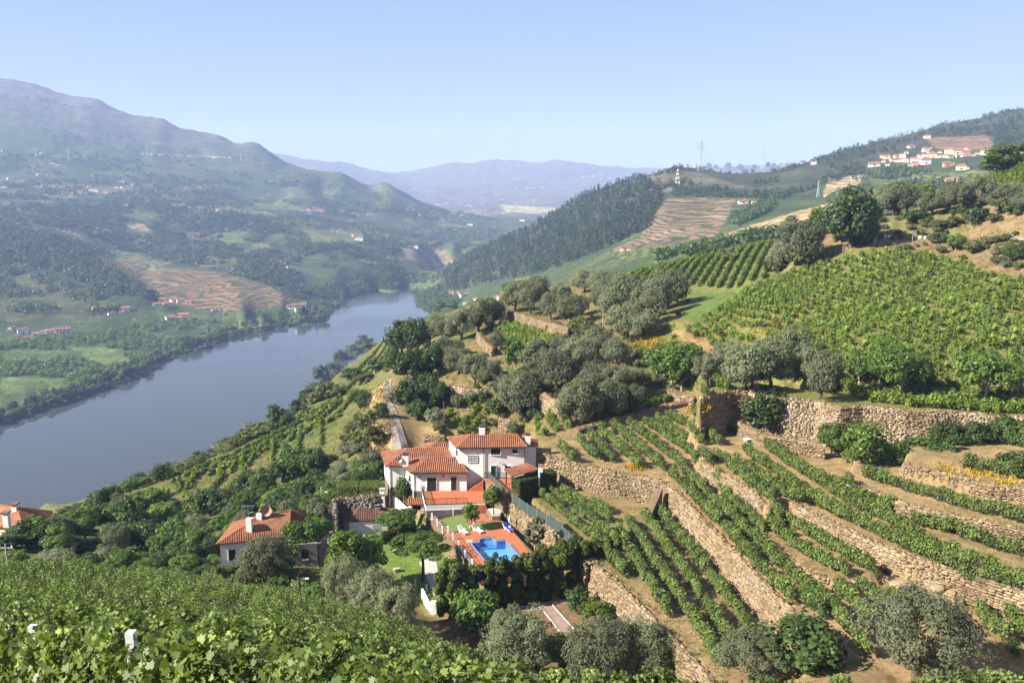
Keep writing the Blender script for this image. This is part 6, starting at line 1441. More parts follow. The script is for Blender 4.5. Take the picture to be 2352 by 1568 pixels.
# olive grove, from left to right
GR = [('oak', 230, 450, 230, 240), ('oak', 330, 430, 200, 220), ('oak', 170, 570, 150, 170), ('oak', 300, 640, 250, 220), ('oak', 430, 600, 200, 240), ('oak', 400, 800, 260, 210), ('oak', 270, 830, 250, 210), ('oak', 480, 810, 180, 170), ('oak', 340, 890, 170, 130),
      ('olive', 420, 340, 150, 140), ('olive', 500, 340, 170, 150), ('olive', 640, 345, 200, 190), ('olive', 755, 290, 190, 190), ('olive', 855, 250, 160, 170), ('olive', 560, 300, 150, 130), ('olive', 520, 490, 150, 150), ('olive', 620, 580, 180, 190), ('olive', 730, 660, 200, 210), ('olive', 830, 660, 150, 160), ('olive', 590, 470, 130, 120),
      ('olive', 1000, 150, 170, 170), ('olive', 1110, 165, 190, 200), ('olive', 1040, 90, 180, 150), ('olive', 1180, 110, 150, 140), ('olive', 1250, 205, 150, 160), ('olive', 1390, 235, 190, 190), ('olive', 1450, 180, 140, 130), ('olive', 1320, 90, 140, 120),
      ('olive', 1700, 230, 250, 250), ('olive', 1800, 180, 250, 270), ('olive', 1910, 250, 230, 240), ('olive', 1990, 180, 200, 260), ('olive', 2060, 120, 200, 240), ('olive', 1770, 340, 240, 240), ('olive', 1890, 340, 200, 180), ('olive', 2120, 90, 150, 150), ('olive', 1620, 150, 180, 160),
      ('olive', 880, 415, 110, 110), ('fruit', 1010, 560, 150, 220), ('olive', 1180, 590, 240, 230), ('olive', 1290, 690, 240, 240), ('olive', 1390, 600, 210, 220), ('olive', 1460, 520, 200, 190), ('olive', 1570, 450, 180, 170), ('olive', 1700, 510, 180, 160), ('olive', 1350, 480, 180, 160),
      ('olive', 1040, 880, 260, 270), ('olive', 1000, 800, 200, 210), ('olive', 1120, 760, 200, 190), ('olive', 1430, 930, 270, 270), ('olive', 1550, 890, 260, 270), ('olive', 1650, 880, 220, 240), ('olive', 1810, 850, 190, 190), ('olive', 1570, 690, 200, 200), ('olive', 1510, 770, 200, 190), ('olive', 1690, 720, 200, 190),
      ('fruit', 2080, 650, 300, 270), ('fruit', 1980, 590, 210, 190), ('fruit', 2200, 560, 210, 190), ('grey_shrub', 610, 810, 85, 95), ('grey_shrub', 450, 930, 120, 120), ('grey_shrub', 490, 985, 90, 90), ('grey_shrub', 700, 780, 90, 85), ('grey_shrub', 770, 760, 75, 75), ('grey_shrub', 860, 700, 90, 75), ('grey_shrub', 1800, 640, 120, 100), ('grey_shrub', 1880, 650, 110, 90),
      ('shrub', 1280, 290, 130, 70), ('dark_shrub', 880, 860, 110, 110), ('grey_shrub', 985, 985, 90, 70), ('shrub', 1450, 300, 160, 110), ('dark_shrub', 1130, 880, 90, 80), ('shrub', 1540, 330, 150, 90), ('shrub', 820, 130, 110, 70), ('shrub', 1010, 30, 150, 80), ('olive', 1150, 30, 160, 120), ('olive', 1480, 20, 170, 130), ('olive', 1600, 40, 180, 140), ('olive', 1700, 40, 170, 140)]
DESC = {'oak': 'dark round oak', 'olive': 'grey green olive tree', 'fruit': 'green fruit tree', 'grey_shrub': 'small grey shrub', 'dark_shrub': 'dark low bush', 'shrub': 'yellowish green bush', 'locust': 'green locust tree with pale trunk', 'lime': 'bright leafy tree', 'juniper': 'slim dark conifer', 'willow': 'pale willow', 'poplar': 'narrow poplar'}
def cluster(items, zf, where, group, sc=1.0):
    items = sorted(items, key=lambda q: q[1]); cnt = {}
    for kd, x, y, w, h in items:
        cnt[kd] = cnt.get(kd, 0) + 1; X, Yp = zf(x, y)[0]; k = zf(1, 0)[0][0] - zf(0, 0)[0][0]
        tree_px(kd, X, Yp, w * k * sc * (1.14 if kd == 'olive' else 1), h * k * sc * (1.05 if kd == 'olive' else 1), '%s, %s from the left %s' % (DESC[kd], nth(cnt[kd]), where), group)
cluster(GR, R6, 'in the grove behind the villa', 'trees of the grove behind the villa')
cluster([('olive', 330, 450, 200, 200), ('olive', 420, 370, 170, 190), ('olive', 560, 480, 270, 300), ('olive', 600, 470, 200, 240), ('olive', 720, 460, 260, 320), ('olive', 860, 430, 240, 330), ('olive', 1040, 530, 260, 300), ('olive', 960, 470, 200, 240), ('locust', 1420, 500, 300, 330), ('locust', 1540, 535, 340, 310), ('locust', 1660, 500, 220, 240), ('locust', 1290, 470, 220, 240), ('locust', 2090, 585, 350, 340), ('locust', 2260, 560, 240, 260), ('fruit', 150, 480, 230, 270)], R7, 'above the tallest stone wall', 'trees above the tallest wall')
for kd, x, y, w, h, z, lab in (('oak', 700, 765, 310, 290, ZT3, 'dark spreading tree before the rounded stone bastion'), ('fruit', 1330, 1020, 320, 330, ZT3, 'full green cherry tree before the tallest wall'), ('fruit', 1110, 900, 190, 220, ZT3, 'thin cherry tree left of the full cherry tree'), ('fruit', 1500, 1010, 230, 190, ZT3, 'low cherry tree right of the full cherry tree'), ('oak', 1860, 880, 250, 200, ZT5, 'dark round tree beside the slim conifer'), ('oak', 2030, 880, 230, 190, ZT5, 'dark round tree right of the slim conifer'), ('oak', 2200, 860, 260, 220, ZT5, 'dark tree third right of the slim conifer'), ('oak', 2330, 900, 230, 220, ZT5, 'dark tree cut by the right picture edge below the wall'), ('juniper', 1875, 940, 95, 175, ZT5, 'slim dark conifer in front of the dark round trees'), ('oak', 2270, 1170, 270, 290, ZT3, 'dark tree at the right edge among the vine rows'), ('dark_shrub', 1700, 900, 260, 110, ZT5, 'ivy covered bush left of the slim conifer'), ('dark_shrub', 1600, 890, 180, 110, ZT3, 'ivy bush at the foot of the tallest wall'), ('dark_shrub', 2180, 640, 260, 110, -35, 'creeper bush hanging over the wall at the right edge')):
    X, Yp = R7(x, y)[0]; tree_px(kd, X, Yp, w * .357, h * .357, lab, 'trees on the right hand terraces', z=z)
cluster([('olive', 170, 1010, 200, 260), ('olive', 300, 1010, 260, 310), ('olive', 450, 1000, 300, 340), ('olive', 600, 980, 300, 320), ('olive', 100, 1000, 180, 200), ('lime', 800, 880, 240, 250), ('olive', 890, 1005, 280, 260), ('olive', 1100, 950, 300, 300), ('olive', 1250, 960, 280, 320), ('olive', 1400, 930, 300, 370), ('olive', 1500, 850, 300, 330), ('olive', 1720, 975, 340, 320), ('olive', 1860, 900, 300, 280), ('olive', 1990, 960, 220, 220), ('dark_shrub', 1430, 1120, 230, 230), ('dark_shrub', 700, 1065, 320, 120), ('dark_shrub', 1850, 990, 160, 130), ('fruit', 1185, 1420, 230, 190), ('dark_shrub', 500, 1245, 85, 75), ('shrub', 230, 1210, 110, 110), ('shrub', 1390, 1450, 210, 150), ('shrub', 1800, 1480, 260, 150), ('shrub', 950, 1330, 200, 120), ('shrub', 1000, 1150, 240, 90), ('shrub', 1180, 1120, 200, 100), ('shrub', 850, 1130, 200, 90), ('dark_shrub', 1000, 1300, 120, 90), ('shrub', 1550, 1350, 160, 90), ('shrub', 1650, 1080, 160, 100), ('fruit', 1900, 1530, 300, 170), ('shrub', 40, 1340, 200, 90), ('shrub', 600, 1400, 160, 60)], VV, 'beside the upper right road', 'trees and bushes by the upper right road')
cluster([('oak', 1310, 935, 280, 330), ('oak', 1215, 900, 200, 230), ('fruit', 1390, 885, 170, 240), ('olive', 1010, 1030, 250, 240), ('olive', 900, 1060, 150, 140), ('shrub', 880, 1070, 170, 90), ('fruit', 1120, 860, 130, 160), ('shrub', 1010, 1040, 150, 80), ('dark_shrub', 700, 900, 130, 80), ('dark_shrub', 800, 880, 150, 70), ('shrub', 960, 790, 70, 50), ('dark_shrub', 340, 960, 150, 50), ('dark_shrub', 200, 990, 120, 50), ('dark_shrub', 400, 990, 200, 50), ('shrub', 600, 1000, 150, 40)], Z3, 'on the crest left of the road', 'trees on the crest left of the road')
for x, y, w, h, l in ((2318, 392, 120, 56, 'bright bushy tree on the skyline at the right picture edge'), (2285, 400, 70, 36, 'bright bush left of the skyline tree at the right edge')): tree_px('lime', x, y, w, h, l, 'trees on the crest left of the road')
# slope above the river and the gully below the villa
cluster([('poplar', 1150, 680, 110, 190), ('willow', 1190, 690, 140, 170), ('oak', 1260, 690, 110, 110), ('oak', 240, 1115, 170, 120), ('shrub', 1000, 770, 260, 95), ('shrub', 1100, 740, 200, 90), ('shrub', 860, 840, 220, 75), ('shrub', 760, 890, 160, 50), ('willow', 1350, 590, 130, 120), ('willow', 1430, 510, 140, 130), ('willow', 1540, 360, 140, 170), ('oak', 1620, 280, 90, 110), ('oak', 1700, 190, 110, 130), ('willow', 1800, 130, 120, 110), ('willow', 1890, 60, 130, 110), ('oak', 1790, 310, 180, 100), ('shrub', 1600, 440, 200, 110), ('shrub', 1500, 480, 150, 90), ('oak', 1890, 560, 130, 170), ('fruit', 1840, 520, 170, 140), ('shrub', 1950, 720, 200, 160), ('shrub', 1850, 700, 160, 120), ('shrub', 1980, 820, 170, 150), ('shrub', 1900, 870, 170, 130), ('oak', 2030, 620, 120, 130), ('grey_shrub', 1760, 920, 160, 120), ('grey_shrub', 1870, 960, 190, 150), ('grey_shrub', 1950, 990, 150, 110), ('willow', 1980, 250, 160, 110), ('shrub', 1900, 330, 150, 80)], R8, 'on the slope above the river', 'trees on the slope above the river')
cluster([('oak', 1330, 1090, 290, 220), ('oak', 1480, 1080, 240, 230), ('oak', 1220, 1130, 200, 180), ('oak', 960, 1230, 230, 190), ('oak', 1080, 1230, 230, 200), ('fruit', 1380, 1290, 260, 170), ('fruit', 1220, 1310, 220, 150), ('fruit', 1000, 1330, 230, 160), ('oak', 640, 1400, 230, 220), ('oak', 760, 1390, 230, 200), ('fruit', 900, 1400, 230, 180), ('fruit', 840, 1230, 110, 120), ('olive', 1740, 1120, 220, 130), ('olive', 1860, 1080, 190, 120), ('olive', 1640, 1180, 180, 110), ('fruit', 1550, 1260, 160, 140), ('olive', 1500, 1200, 170, 120), ('shrub', 1940, 1110, 220, 110), ('fruit', 1560, 1400, 150, 130), ('oak', 1450, 1360, 200, 130), ('grey_shrub', 1700, 1050, 150, 90)], R8, 'in the gully left of the villa', 'trees of the gully below the villa')
LG = [('oak', 830, 140, 190, 190), ('oak', 930, 100, 150, 130), ('oak', 780, 210, 160, 120), ('poplar', 1050, 330, 110, 310), ('fruit', 1110, 200, 110, 170), ('oak', 1200, 340, 170, 150), ('olive', 520, 410, 200, 150), ('fruit', 600, 300, 160, 120), ('oak', 250, 470, 330, 180), ('fruit', 110, 560, 200, 110), ('fruit', 480, 520, 210, 130), ('olive', 420, 590, 330, 130), ('olive', 840, 520, 180, 130), ('fruit', 1000, 600, 260, 180), ('oak', 700, 480, 170, 100), ('fruit', 700, 600, 220, 130), ('fruit', 880, 380, 170, 140), ('oak', 1330, 400, 200, 140), ('fruit', 1430, 470, 220, 140), ('fruit', 1300, 560, 200, 150), ('fruit', 1480, 640, 250, 150), ('oak', 1580, 600, 190, 120), ('oak', 1700, 460, 200, 150), ('olive', 1790, 390, 200, 110), ('fruit', 1690, 560, 170, 110), ('fruit', 1180, 640, 230, 120), ('oak', 60, 500, 190, 120), ('fruit', 290, 620, 220, 110), ('oak', 1520, 480, 170, 130), ('grey_shrub', 980, 240, 130, 70), ('fruit', 1400, 330, 170, 110), ('oak', 1620, 380, 170, 150), ('fruit', 560, 640, 200, 90), ('oak', 850, 660, 200, 90), ('fruit', 1350, 680, 200, 90), ('shrub', 1750, 690, 190, 90), ('oak', 1900, 300, 200, 130), ('fruit', 1960, 230, 170, 110)]
cnt = {}
for kd, x, y, w, h in sorted(LG, key=lambda q: q[1]):
    X, Yp = R1(x, y)[0]; cnt[kd] = cnt.get(kd, 0) + 1; tree_px(kd, X, Yp, w * .2863 * 1.05, h * .2863 * 1.15, '%s, %s from the left beyond the foreground vines' % (DESC[kd], nth(cnt[kd])), 'trees between foreground vines and river', Y=float(np.interp(Yp, [1150, 1200, 1240, 1275, 1310], [168, 142, 122, 107, 98])))
cluster([('oak', 190, 1190, 44, 34), ('oak', 225, 1172, 50, 40), ('oak', 262, 1152, 44, 38), ('fruit', 300, 1136, 44, 34), ('oak', 240, 1200, 50, 40), ('fruit', 330, 1118, 36, 24), ('shrub', 290, 1165, 50, 26), ('shrub', 150, 1200, 60, 30), ('oak', 280, 1195, 50, 40), ('fruit', 210, 1215, 60, 36), ('shrub', 410, 1086, 50, 18), ('shrub', 450, 1070, 40, 16), ('oak', 340, 1160, 46, 34), ('fruit', 375, 1190, 50, 34), ('oak', 420, 1215, 56, 36), ('fruit', 310, 1218, 60, 36), ('grey_shrub', 120, 1225, 60, 34), ('fruit', 60, 1235, 60, 30)], lambda *q: [(q[0], q[1])], 'on the spur edge above the river', 'trees on the spur edge above the river')
VB = scatter([(1960, 540), (1980, 505), (2150, 462), (2270, 440), (2352, 420), (2352, 640), (2220, 600), (2080, 560)], 190); VB = VB[VB[:, 1] > 150][:60]; VB = VB[np.argsort(proj(VB)[0])]
for i, q in enumerate(VB):
    s_ = rng.uniform(.9, 2.3); tree(('shrub', 'shrub', 'dark_shrub', 'grey_shrub')[rng.integers(4)], Vector(q), s_ * 1.4, s_, 'low scrub bush on the upper right road bank, %s from the left' % nth(i + 1), 'scrub on the road bank')
LB = scatter([(560, 1190), (640, 1150), (740, 1080), (840, 900), (900, 790), (860, 1050), (700, 1190), (560, 1230)], 150); LB = LB[(LB[:, 1] > 110) & (proj(LB)[0] < 830)][:45]; LB = LB[np.argsort(proj(LB)[0])]
for i, q in enumerate(LB):
    s_ = rng.uniform(1.0, 2.6); tree(('shrub', 'shrub', 'dark_shrub', 'fruit')[rng.integers(4)], Vector(q), s_ * 1.4, s_, 'low green scrub left of the hill road, %s from the left' % nth(i + 1), 'scrub left of the hill road')
cluster([('fruit', 640, 1350, 56, 30), ('shrub', 690, 1362, 60, 26), ('fruit', 725, 1372, 56, 32), ('shrub', 665, 1335, 60, 26), ('fruit', 752, 1388, 50, 30), ('shrub', 700, 1340, 50, 26), ('grey_shrub', 735, 1352, 50, 26), ('fruit', 560, 1338, 50, 26), ('shrub', 520, 1332, 50, 26), ('fruit', 470, 1330, 60, 30)], lambda *q: [(q[0], q[1])], 'along the crest of the foreground vines', 'bushes along the foreground crest')
cluster([(('shrub', 'dark_shrub', 'grey_shrub', 'shrub', 'willow')[i % 5], x, y + 3, 26 + 7 * (i % 3), 13 + 4 * (i % 4)) for i, (x, y) in enumerate([(q[0], q[1]) for q in dens([(120, 1200), (180, 1175), (300, 1116), (350, 1096), (440, 1066), (520, 1028), (600, 986), (660, 962), (720, 902), (800, 834), (850, 800)], 17)])], lambda *q: [(q[0], q[1])], 'on the spur brow over the river', 'bushes on the brow over the river')
GT = scatter([(180, 1195), (330, 1140), (560, 1200), (760, 1115), (860, 1065), (885, 1120), (770, 1200), (715, 1262), (560, 1285), (300, 1285), (60, 1265), (100, 1215)], 260); GT = GT[(GT[:, 1] > 98) & (GT[:, 1] < 230)]; GT = GT[[not in_poly(np.array([q[0]]), np.array([q[1]]), [(-40, 100), (-24, 100), (-22, 118), (-40, 118)])[0] for q in GT]][:95]; GT = GT[np.argsort(proj(GT)[0])]
for i, q in enumerate(GT): s_ = rng.uniform(2.6, 5.4); tree(('oak', 'fruit', 'oak', 'fruit', 'olive', 'lime')[rng.integers(6)], Vector(q), s_ * rng.uniform(.9, 1.4), s_, 'green tree in the gully thicket, %s from the left' % nth(i + 1), 'thicket trees in the gully')
UG = scatter([(900, 900), (1000, 740), (1180, 660), (1400, 650), (1590, 690), (1560, 760), (1640, 880), (1560, 910), (1330, 975), (1240, 1000), (1000, 980)], 480); UG = UG[UG[:, 1] > 135][:110]; UG = UG[np.argsort(proj(UG)[0])]
for i, q in enumerate(UG): s_ = rng.uniform(.7, 1.7); tree(('shrub', 'shrub', 'grey_shrub', 'fruit')[rng.integers(4)], Vector(q), s_ * 1.5, s_, 'low undergrowth bush between the grove olives, %s from the left' % nth(i + 1), 'undergrowth bushes of the grove')
# grasses, flowers: uncountable ground cover
def tufts(name, P, mat, n, hgt, wid, spread, label=None):
    r = np.random.default_rng(len(P)); P = np.repeat(np.asarray(P, float), n, axis=0); m = len(P)
    P = P + np.stack([r.normal(0, spread, m), r.normal(0, spread, m), np.zeros(m)], 1)
    a = r.uniform(0, 6.28, m); d = np.stack([np.cos(a), np.sin(a), np.zeros(m)], 1); l = np.stack([r.normal(0, .35, m), r.normal(0, .35, m), np.ones(m)], 1) * (hgt * r.uniform(.5, 1.3, m))[:, None]; w = wid * r.uniform(.6, 1.4, m)
    V = np.stack([P - d * w[:, None], P + d * w[:, None], P + l], 1).reshape(-1, 3)
    return tag(link(name, mesh_np(name, V, np.arange(m * 3).reshape(m, 3), M[mat], r.uniform(0, 1, m))), kind='stuff')
tp_ = []
for a, b, nrm in TOPS:
    L = np.linalg.norm(b - a); 
    for s in np.arange(0, L, .3): q = a + (b - a) * s / L; tp_.append((q[0] - nrm[0] * rng.uniform(-.1, 1.2), q[1] - nrm[1] * rng.uniform(-.1, 1.2), q[2] + CZ))
fc_ = []
for a, b, nrm, bt in FACES:
    L = np.linalg.norm(b[:2] - a[:2])
    for _ in range(int(L * (a[2] - a[3]) * .55)):
        f, g = rng.random(), rng.random() ** .8; q = a + (b - a) * f; h = q[2] - q[3]; fc_.append((q[0] + nrm[0] * (bt * h * (1 - g) + .15), q[1] + nrm[1] * (bt * h * (1 - g) + .15), q[3] + h * g + CZ))
tufts('wall_weeds', fc_[::3], 'turf', 8, .3, .05, .1); tufts('wall_straw', [p for i, p in enumerate(fc_) if i % 3], 'straw', 7, .3, .04, .12)
tufts('dry_grass', tp_, 'straw', 7, .28, .05, .16)
gp_ = [scatter([(1362, 1290), (1250, 1180), (1200, 1110), (1480, 1170), (1600, 1270), (1770, 1480), (1650, 1560)], 1500), scatter([(1230, 1000), (1500, 940), (1700, 1080), (1540, 1110), (1270, 1050)], 700), scatter([(1600, 1150), (1960, 1300), (2352, 1400), (2352, 1560), (1980, 1480)], 900), scatter([(1750, 1030), (2352, 1200), (2352, 1350), (1900, 1180)], 500)]
tufts('grass', np.concatenate(gp_), 'turf', 7, .22, .05, .3)
tufts('meadow_grass', np.concatenate([scatter([(900, 900), (1000, 740), (1180, 660), (1400, 650), (1590, 690), (1560, 760), (1640, 880), (1560, 910), (1330, 975), (1240, 1000), (1000, 980)], 2600), scatter([(560, 1190), (350, 1100), (700, 920), (880, 800), (850, 1050), (700, 1180)], 1500), scatter([(1580, 770), (1720, 660), (2050, 575), (2352, 650), (2352, 950), (1900, 900)], 2200), scatter([(500, 1340), (760, 1400), (860, 1350), (740, 1310), (560, 1300)], 500)]), 'turf', 9, .5, .10, .7)
gp_ = [scatter([(855, 1040), (848, 900), (893, 868), (905, 940), (895, 1040)], 500), scatter([(2000, 540), (2352, 480), (2352, 640), (2200, 600), (2050, 570)], 500), scatter([(560, 1200), (350, 1100), (700, 930), (860, 900), (850, 1050)], 700), scatter([(1600, 900), (1750, 890), (1900, 920), (1800, 930)], 120)]
tufts('straw_grass', np.concatenate(gp_), 'straw', 9, .55, .10, .8)
br = [scatter(poly, n) for poly, n in (([(1570, 765), (1700, 690), (2000, 680), (2000, 780), (1700, 850)], 260), ([(1450, 800), (1560, 770), (1620, 820), (1500, 850)], 140), (Z6(215, 570, 300, 560, 320, 585, 240, 590), 30), (Z6(480, 300, 640, 280, 620, 310, 500, 330), 60), ([(2270, 405), (2330, 380), (2352, 400), (2290, 425)], 150), (R8(1060, 910, 1130, 840, 1140, 850, 1080, 920), 60), (R8(1250, 930, 1310, 870, 1325, 900, 1270, 945), 70), (R8(1350, 740, 1390, 700, 1540, 600, 1560, 610, 1400, 740), 60), (Z6(1600, 560, 2049, 600, 2049, 680, 1700, 620), 60), (R6(1800, 340, 2000, 300, 2050, 400, 1850, 420), 120))]
tufts('yellow_flowers', np.concatenate(br), 'broom', 10, .5, .14, .45)
for i, (x, y) in enumerate(((2210, 560), (2250, 575), (2300, 578), (2330, 570))):
    p = G(x, y); tree('shrub', p, 3.6, 2.2, 'oleander bush under the guard rail, %s from the left' % nth(i + 1), 'oleanders under the guard rail'); tufts('pink_flowers', [(p.x + rng.normal(0, .8), p.y - .6 + rng.normal(0, .5), p.z + 1.4 + rng.normal(0, .4)) for _ in range(14)], 'pink_flower', 3, .2, .12, .2)
# ------------------------------------------------------------------ far woods (masses), riverside trees, hamlets, pylons, poles
def low_tree(seed, conif, n):
    r = np.random.default_rng(seed); h = r.uniform(.15, 1, n); a = r.uniform(0, 6.28, n)
    if conif: rad = (1 - h) * .30 + .05
    else: h = np.clip(.5 + .46 * r.normal(0, .6, n), .12, .98); rad = .46 * np.sqrt(np.clip(1 - ((h - .52) / .5) ** 2, .05, 1))
    rad = rad * r.uniform(.6, 1.05, n); P = np.stack([np.cos(a) * rad, np.sin(a) * rad, h], 1); N = unit(P - np.array([0, 0, .4]) + r.normal(size=(n, 3)) * .35 + np.array([0, 0, .3]))
    return leaves(P, N, r.uniform(.2, .36, n), r.uniform(.2, .34, n) * (.7 if conif else 1), DIA, r)[0]
LOWB = {(c, n): [low_tree(c * 50 + i, c, n) for i in range(5)] for c in (0, 1) for n in (22, 44)}
def wood(name, W, hmin, hmax, conif, n, mat, wide=1.0):
    W = np.asarray(W); r = np.random.default_rng(len(W)); V = []; T = []
    k = r.integers(5, size=len(W)); hh = r.uniform(hmin, hmax, len(W)); a = r.uniform(0, 6.28, len(W)); wd = hh * wide * r.uniform(.8, 1.25, len(W)); ti = r.uniform(0, .45, len(W))
    for j in range(5):
        s = k == j; t = LOWB[(conif, n)][j]; c, sn = np.cos(a[s])[:, None], np.sin(a[s])[:, None]
        x = (t[None, :, 0] * c - t[None, :, 1] * sn) * wd[s][:, None] + W[s, 0:1]; y = (t[None, :, 0] * sn + t[None, :, 1] * c) * wd[s][:, None] + W[s, 1:2]; z = t[None, :, 2] * hh[s][:, None] + W[s, 2:3] - .3
        V.append(np.stack([x, y, z], -1).reshape(-1, 3)); T.append(np.repeat(ti[s], n) + r.uniform(0, .5, s.sum() * n))
    V = np.concatenate(V); m = len(V) // 4
    return tag(link(name, mesh_np(name, V, np.arange(m * 4).reshape(m, 4), M[mat], np.clip(np.concatenate(T), 0, 1))), kind='stuff')
def pts_in(poly, n, ymin, ymax, clump=0, thr=.45, seed=3, avoid=()):
    W = scatter(poly, n); W = W[(W[:, 1] > ymin) & (W[:, 1] < ymax)]
    if clump: W = W[fbm(W[:, 0] / clump, W[:, 1] / clump, seed, 3) > thr]
    if len(avoid):
        px, py, _ = proj(W)
        for a in avoid: k = ~in_poly(px, py, a); W, px, py = W[k], px[k], py[k]
    return W
PINEP = [(1000, 672), (1025, 615), (1118, 556), (1268, 478), (1351, 438), (1420, 411), (1470, 398), (1490, 420), (1525, 452), (1495, 520), (1440, 548), (1310, 605), (1210, 638), (1120, 650), (1060, 668)]
wood('pine_wood', pts_in(PINEP, 7500, 950, 2400), 7, 12, 1, 22, 'pine', .95)
UP = [(1540, 432), (1600, 438), (1760, 415), (1880, 385), (1990, 385), (1980, 400), (1890, 425), (1800, 460), (1700, 455), (1540, 452)]
wood('ridge_wood', np.concatenate([pts_in(UP, 2000, 700, 2000, 90, .40), pts_in([(1500, 390), (1600, 383), (1800, 383), (1880, 372), (1760, 412), (1600, 430), (1500, 440)], 1300, 900, 2400, 70, .46), pts_in([(1830, 366), (2050, 310), (2200, 272), (2352, 242), (2352, 310), (2290, 312), (2130, 315), (2060, 340), (1980, 380), (1890, 390)], 3200, 900, 2600, 80, .42), pts_in([(2290, 310), (2352, 310), (2352, 355), (2280, 362)], 300, 700, 2000)]), 5, 10, 0, 22, 'pine', .9)
sky_l = dens([(a, b) for a, b, _ in pl], 7); SK = []
for p in sky_l:
    if rng.random() < .75:
        for dy in (2, 7): 
            w = hit([p[0] + rng.uniform(-4, 4)], [p[1] + dy + rng.uniform(0, 4)])[0]
            if np.isfinite(w).all() and w[1] < 2600: SK.append(w)
wood('skyline_trees', SK, 5, 9, 0, 22, 'pine', .8)
ML = [(-180, 352), (330, 358), (560, 370), (700, 420), (870, 480), (1000, 480), (1120, 490), (1180, 560), (1060, 600), (960, 650), (760, 690), (690, 690), (590, 645), (446, 612), (270, 580), (190, 590), (0, 515), (-180, 470)]
brown = [[(190, 590), (270, 585), (446, 615), (590, 645), (690, 690), (600, 712), (470, 712), (350, 690), (280, 640)], [(280, 510), (330, 515), (360, 545), (290, 540)], [(920, 570), (980, 565), (1060, 595), (1000, 630), (910, 625)], [(700, 530), (830, 530), (840, 555), (720, 560)]]
wood('valley_trees', np.concatenate([pts_in(ML, 17500, 1500, 4200, 130, .42, 8, brown), pts_in([(-180, 435), (500, 480), (820, 560), (950, 650), (760, 690), (600, 650), (300, 580), (0, 520), (-180, 475)], 8600, 1400, 3000, 60, .42, 12, brown)]), 6, 12, 0, 22, 'dark', 1.3)
wood('mountain_scrub', pts_in([(-180, 165), (220, 240), (520, 325), (620, 360), (860, 440), (1000, 475), (870, 480), (700, 420), (540, 368), (-180, 350)], 4000, 2800, 6500, 260, .47, 4), 6, 13, 0, 22, 'dark', 1.3)
SPUR = [(-160, 475), (100, 545), (200, 592), (262, 618), (295, 646), (340, 670), (378, 692), (240, 722), (0, 742), (-160, 745)]
wood('spur_wood', np.concatenate([pts_in(SPUR[:7] + [(230, 670), (100, 610), (-160, 590)], 7000, 1200, 2200), pts_in(SPUR, 3000, 1150, 2000, 50, .45)]), 8, 14, 0, 22, 'dark', .85)
PLAIN = [(-160, 780), (180, 770), (380, 735), (520, 722), (740, 712), (745, 738), (600, 758), (480, 790), (330, 845), (240, 888), (0, 960), (-160, 1005)]
meadow = [[(0, 800), (170, 805), (170, 825), (0, 830)], [(0, 865), (150, 868), (130, 900), (0, 915)], [(160, 795), (270, 800), (300, 835), (240, 845), (170, 815)], [(530, 742), (620, 735), (600, 757), (540, 764)], [(0, 760), (180, 750), (180, 770), (0, 790)]]
wood('orchard_trees', pts_in(PLAIN, 5400, 700, 1700, 40, .36, 6, meadow), 4, 7.5, 0, 44, 'green', 1.15)
wood('valley_floor_trees', np.concatenate([pts_in([(690, 700), (760, 690), (960, 650), (930, 662), (870, 668), (800, 680), (750, 730)], 900, 1300, 2600), pts_in([(960, 650), (1060, 600), (1130, 560), (1180, 560), (1060, 615), (1010, 655)], 700, 1400, 3000, 70, .4)]), 6, 11, 0, 44, 'riverside', 1.0)
wood('right_bank_trees', np.concatenate([pts_in([(950, 668), (1000, 662), (1060, 690), (1050, 700), (1010, 712), (975, 716), (955, 690)], 420, 700, 2000), pts_in([(1000, 712), (1100, 690), (1180, 660), (1250, 640), (1240, 690), (1120, 715), (1000, 735)], 260, 600, 1500, 40, .42), pts_in([(1670, 505), (1740, 470), (1790, 462), (1780, 480), (1690, 525)], 420, 700, 1300), pts_in([(1500, 600), (1640, 560), (1770, 535), (1900, 510), (1880, 540), (1700, 565), (1500, 620)], 520, 400, 1000, 40, .42), pts_in([(1900, 395), (2300, 380), (2300, 440), (1900, 470)], 900, 480, 1500, 50, .50)]), 5, 9, 0, 44, 'dark', 1.0)
# trees along the left river bank
bl_ = dens([(-110, 996)] + BANKL[2:], 10.5); cnt = {}
for i, (x, y) in enumerate(bl_):
    for row in (0, 1):
        if row and rng.random() < .45: continue
        kd = ('willow', 'willow', 'oak', 'willow', 'fruit')[rng.integers(5)] if not (row and rng.random() < .2) else 'poplar'
        q = onZ(x + rng.uniform(-5, 5) - row * 9, y - row * 7 - 1, -218.6); p = Vector((q[0], q[1], Hs(q[0], q[1]))); cnt[kd] = cnt.get(kd, 0) + 1
        big = 1.35 if (260 < x < 340 or 420 < x < 520 or x > 700) else 1.0; s = rng.uniform(7, 11) * big
        tree(kd, p, s * (rng.uniform(1.0, 1.5) if kd != 'poplar' else .4), s * rng.uniform(.85, 1.15) * (1.5 if kd == 'poplar' else 1), '%s on the left river bank, %s going upstream' % (DESC[kd], nth(cnt[kd])), 'trees along the left river bank')
for i, (x, y, w) in enumerate(Z3(458, 458, 502, 458, 575, 460, 650, 466, 735, 458, 815, 446, 850, 440) and [(1627, 386, 13), (1644, 386, 9), (1672, 387, 14), (1700, 390, 14), (1733, 387, 11), (1764, 382, 11), (1777, 381, 8)]):
    p = hit([x], [y + 3])[0]
    if np.isfinite(p).all(): m = p[1] / F; tree('oak', Vector(p), w * m * 1.3, w * m * 1.2, 'round tree standing on the skyline ridge, %s right of the tall pylon' % nth(i + 1), 'round trees on the skyline ridge')

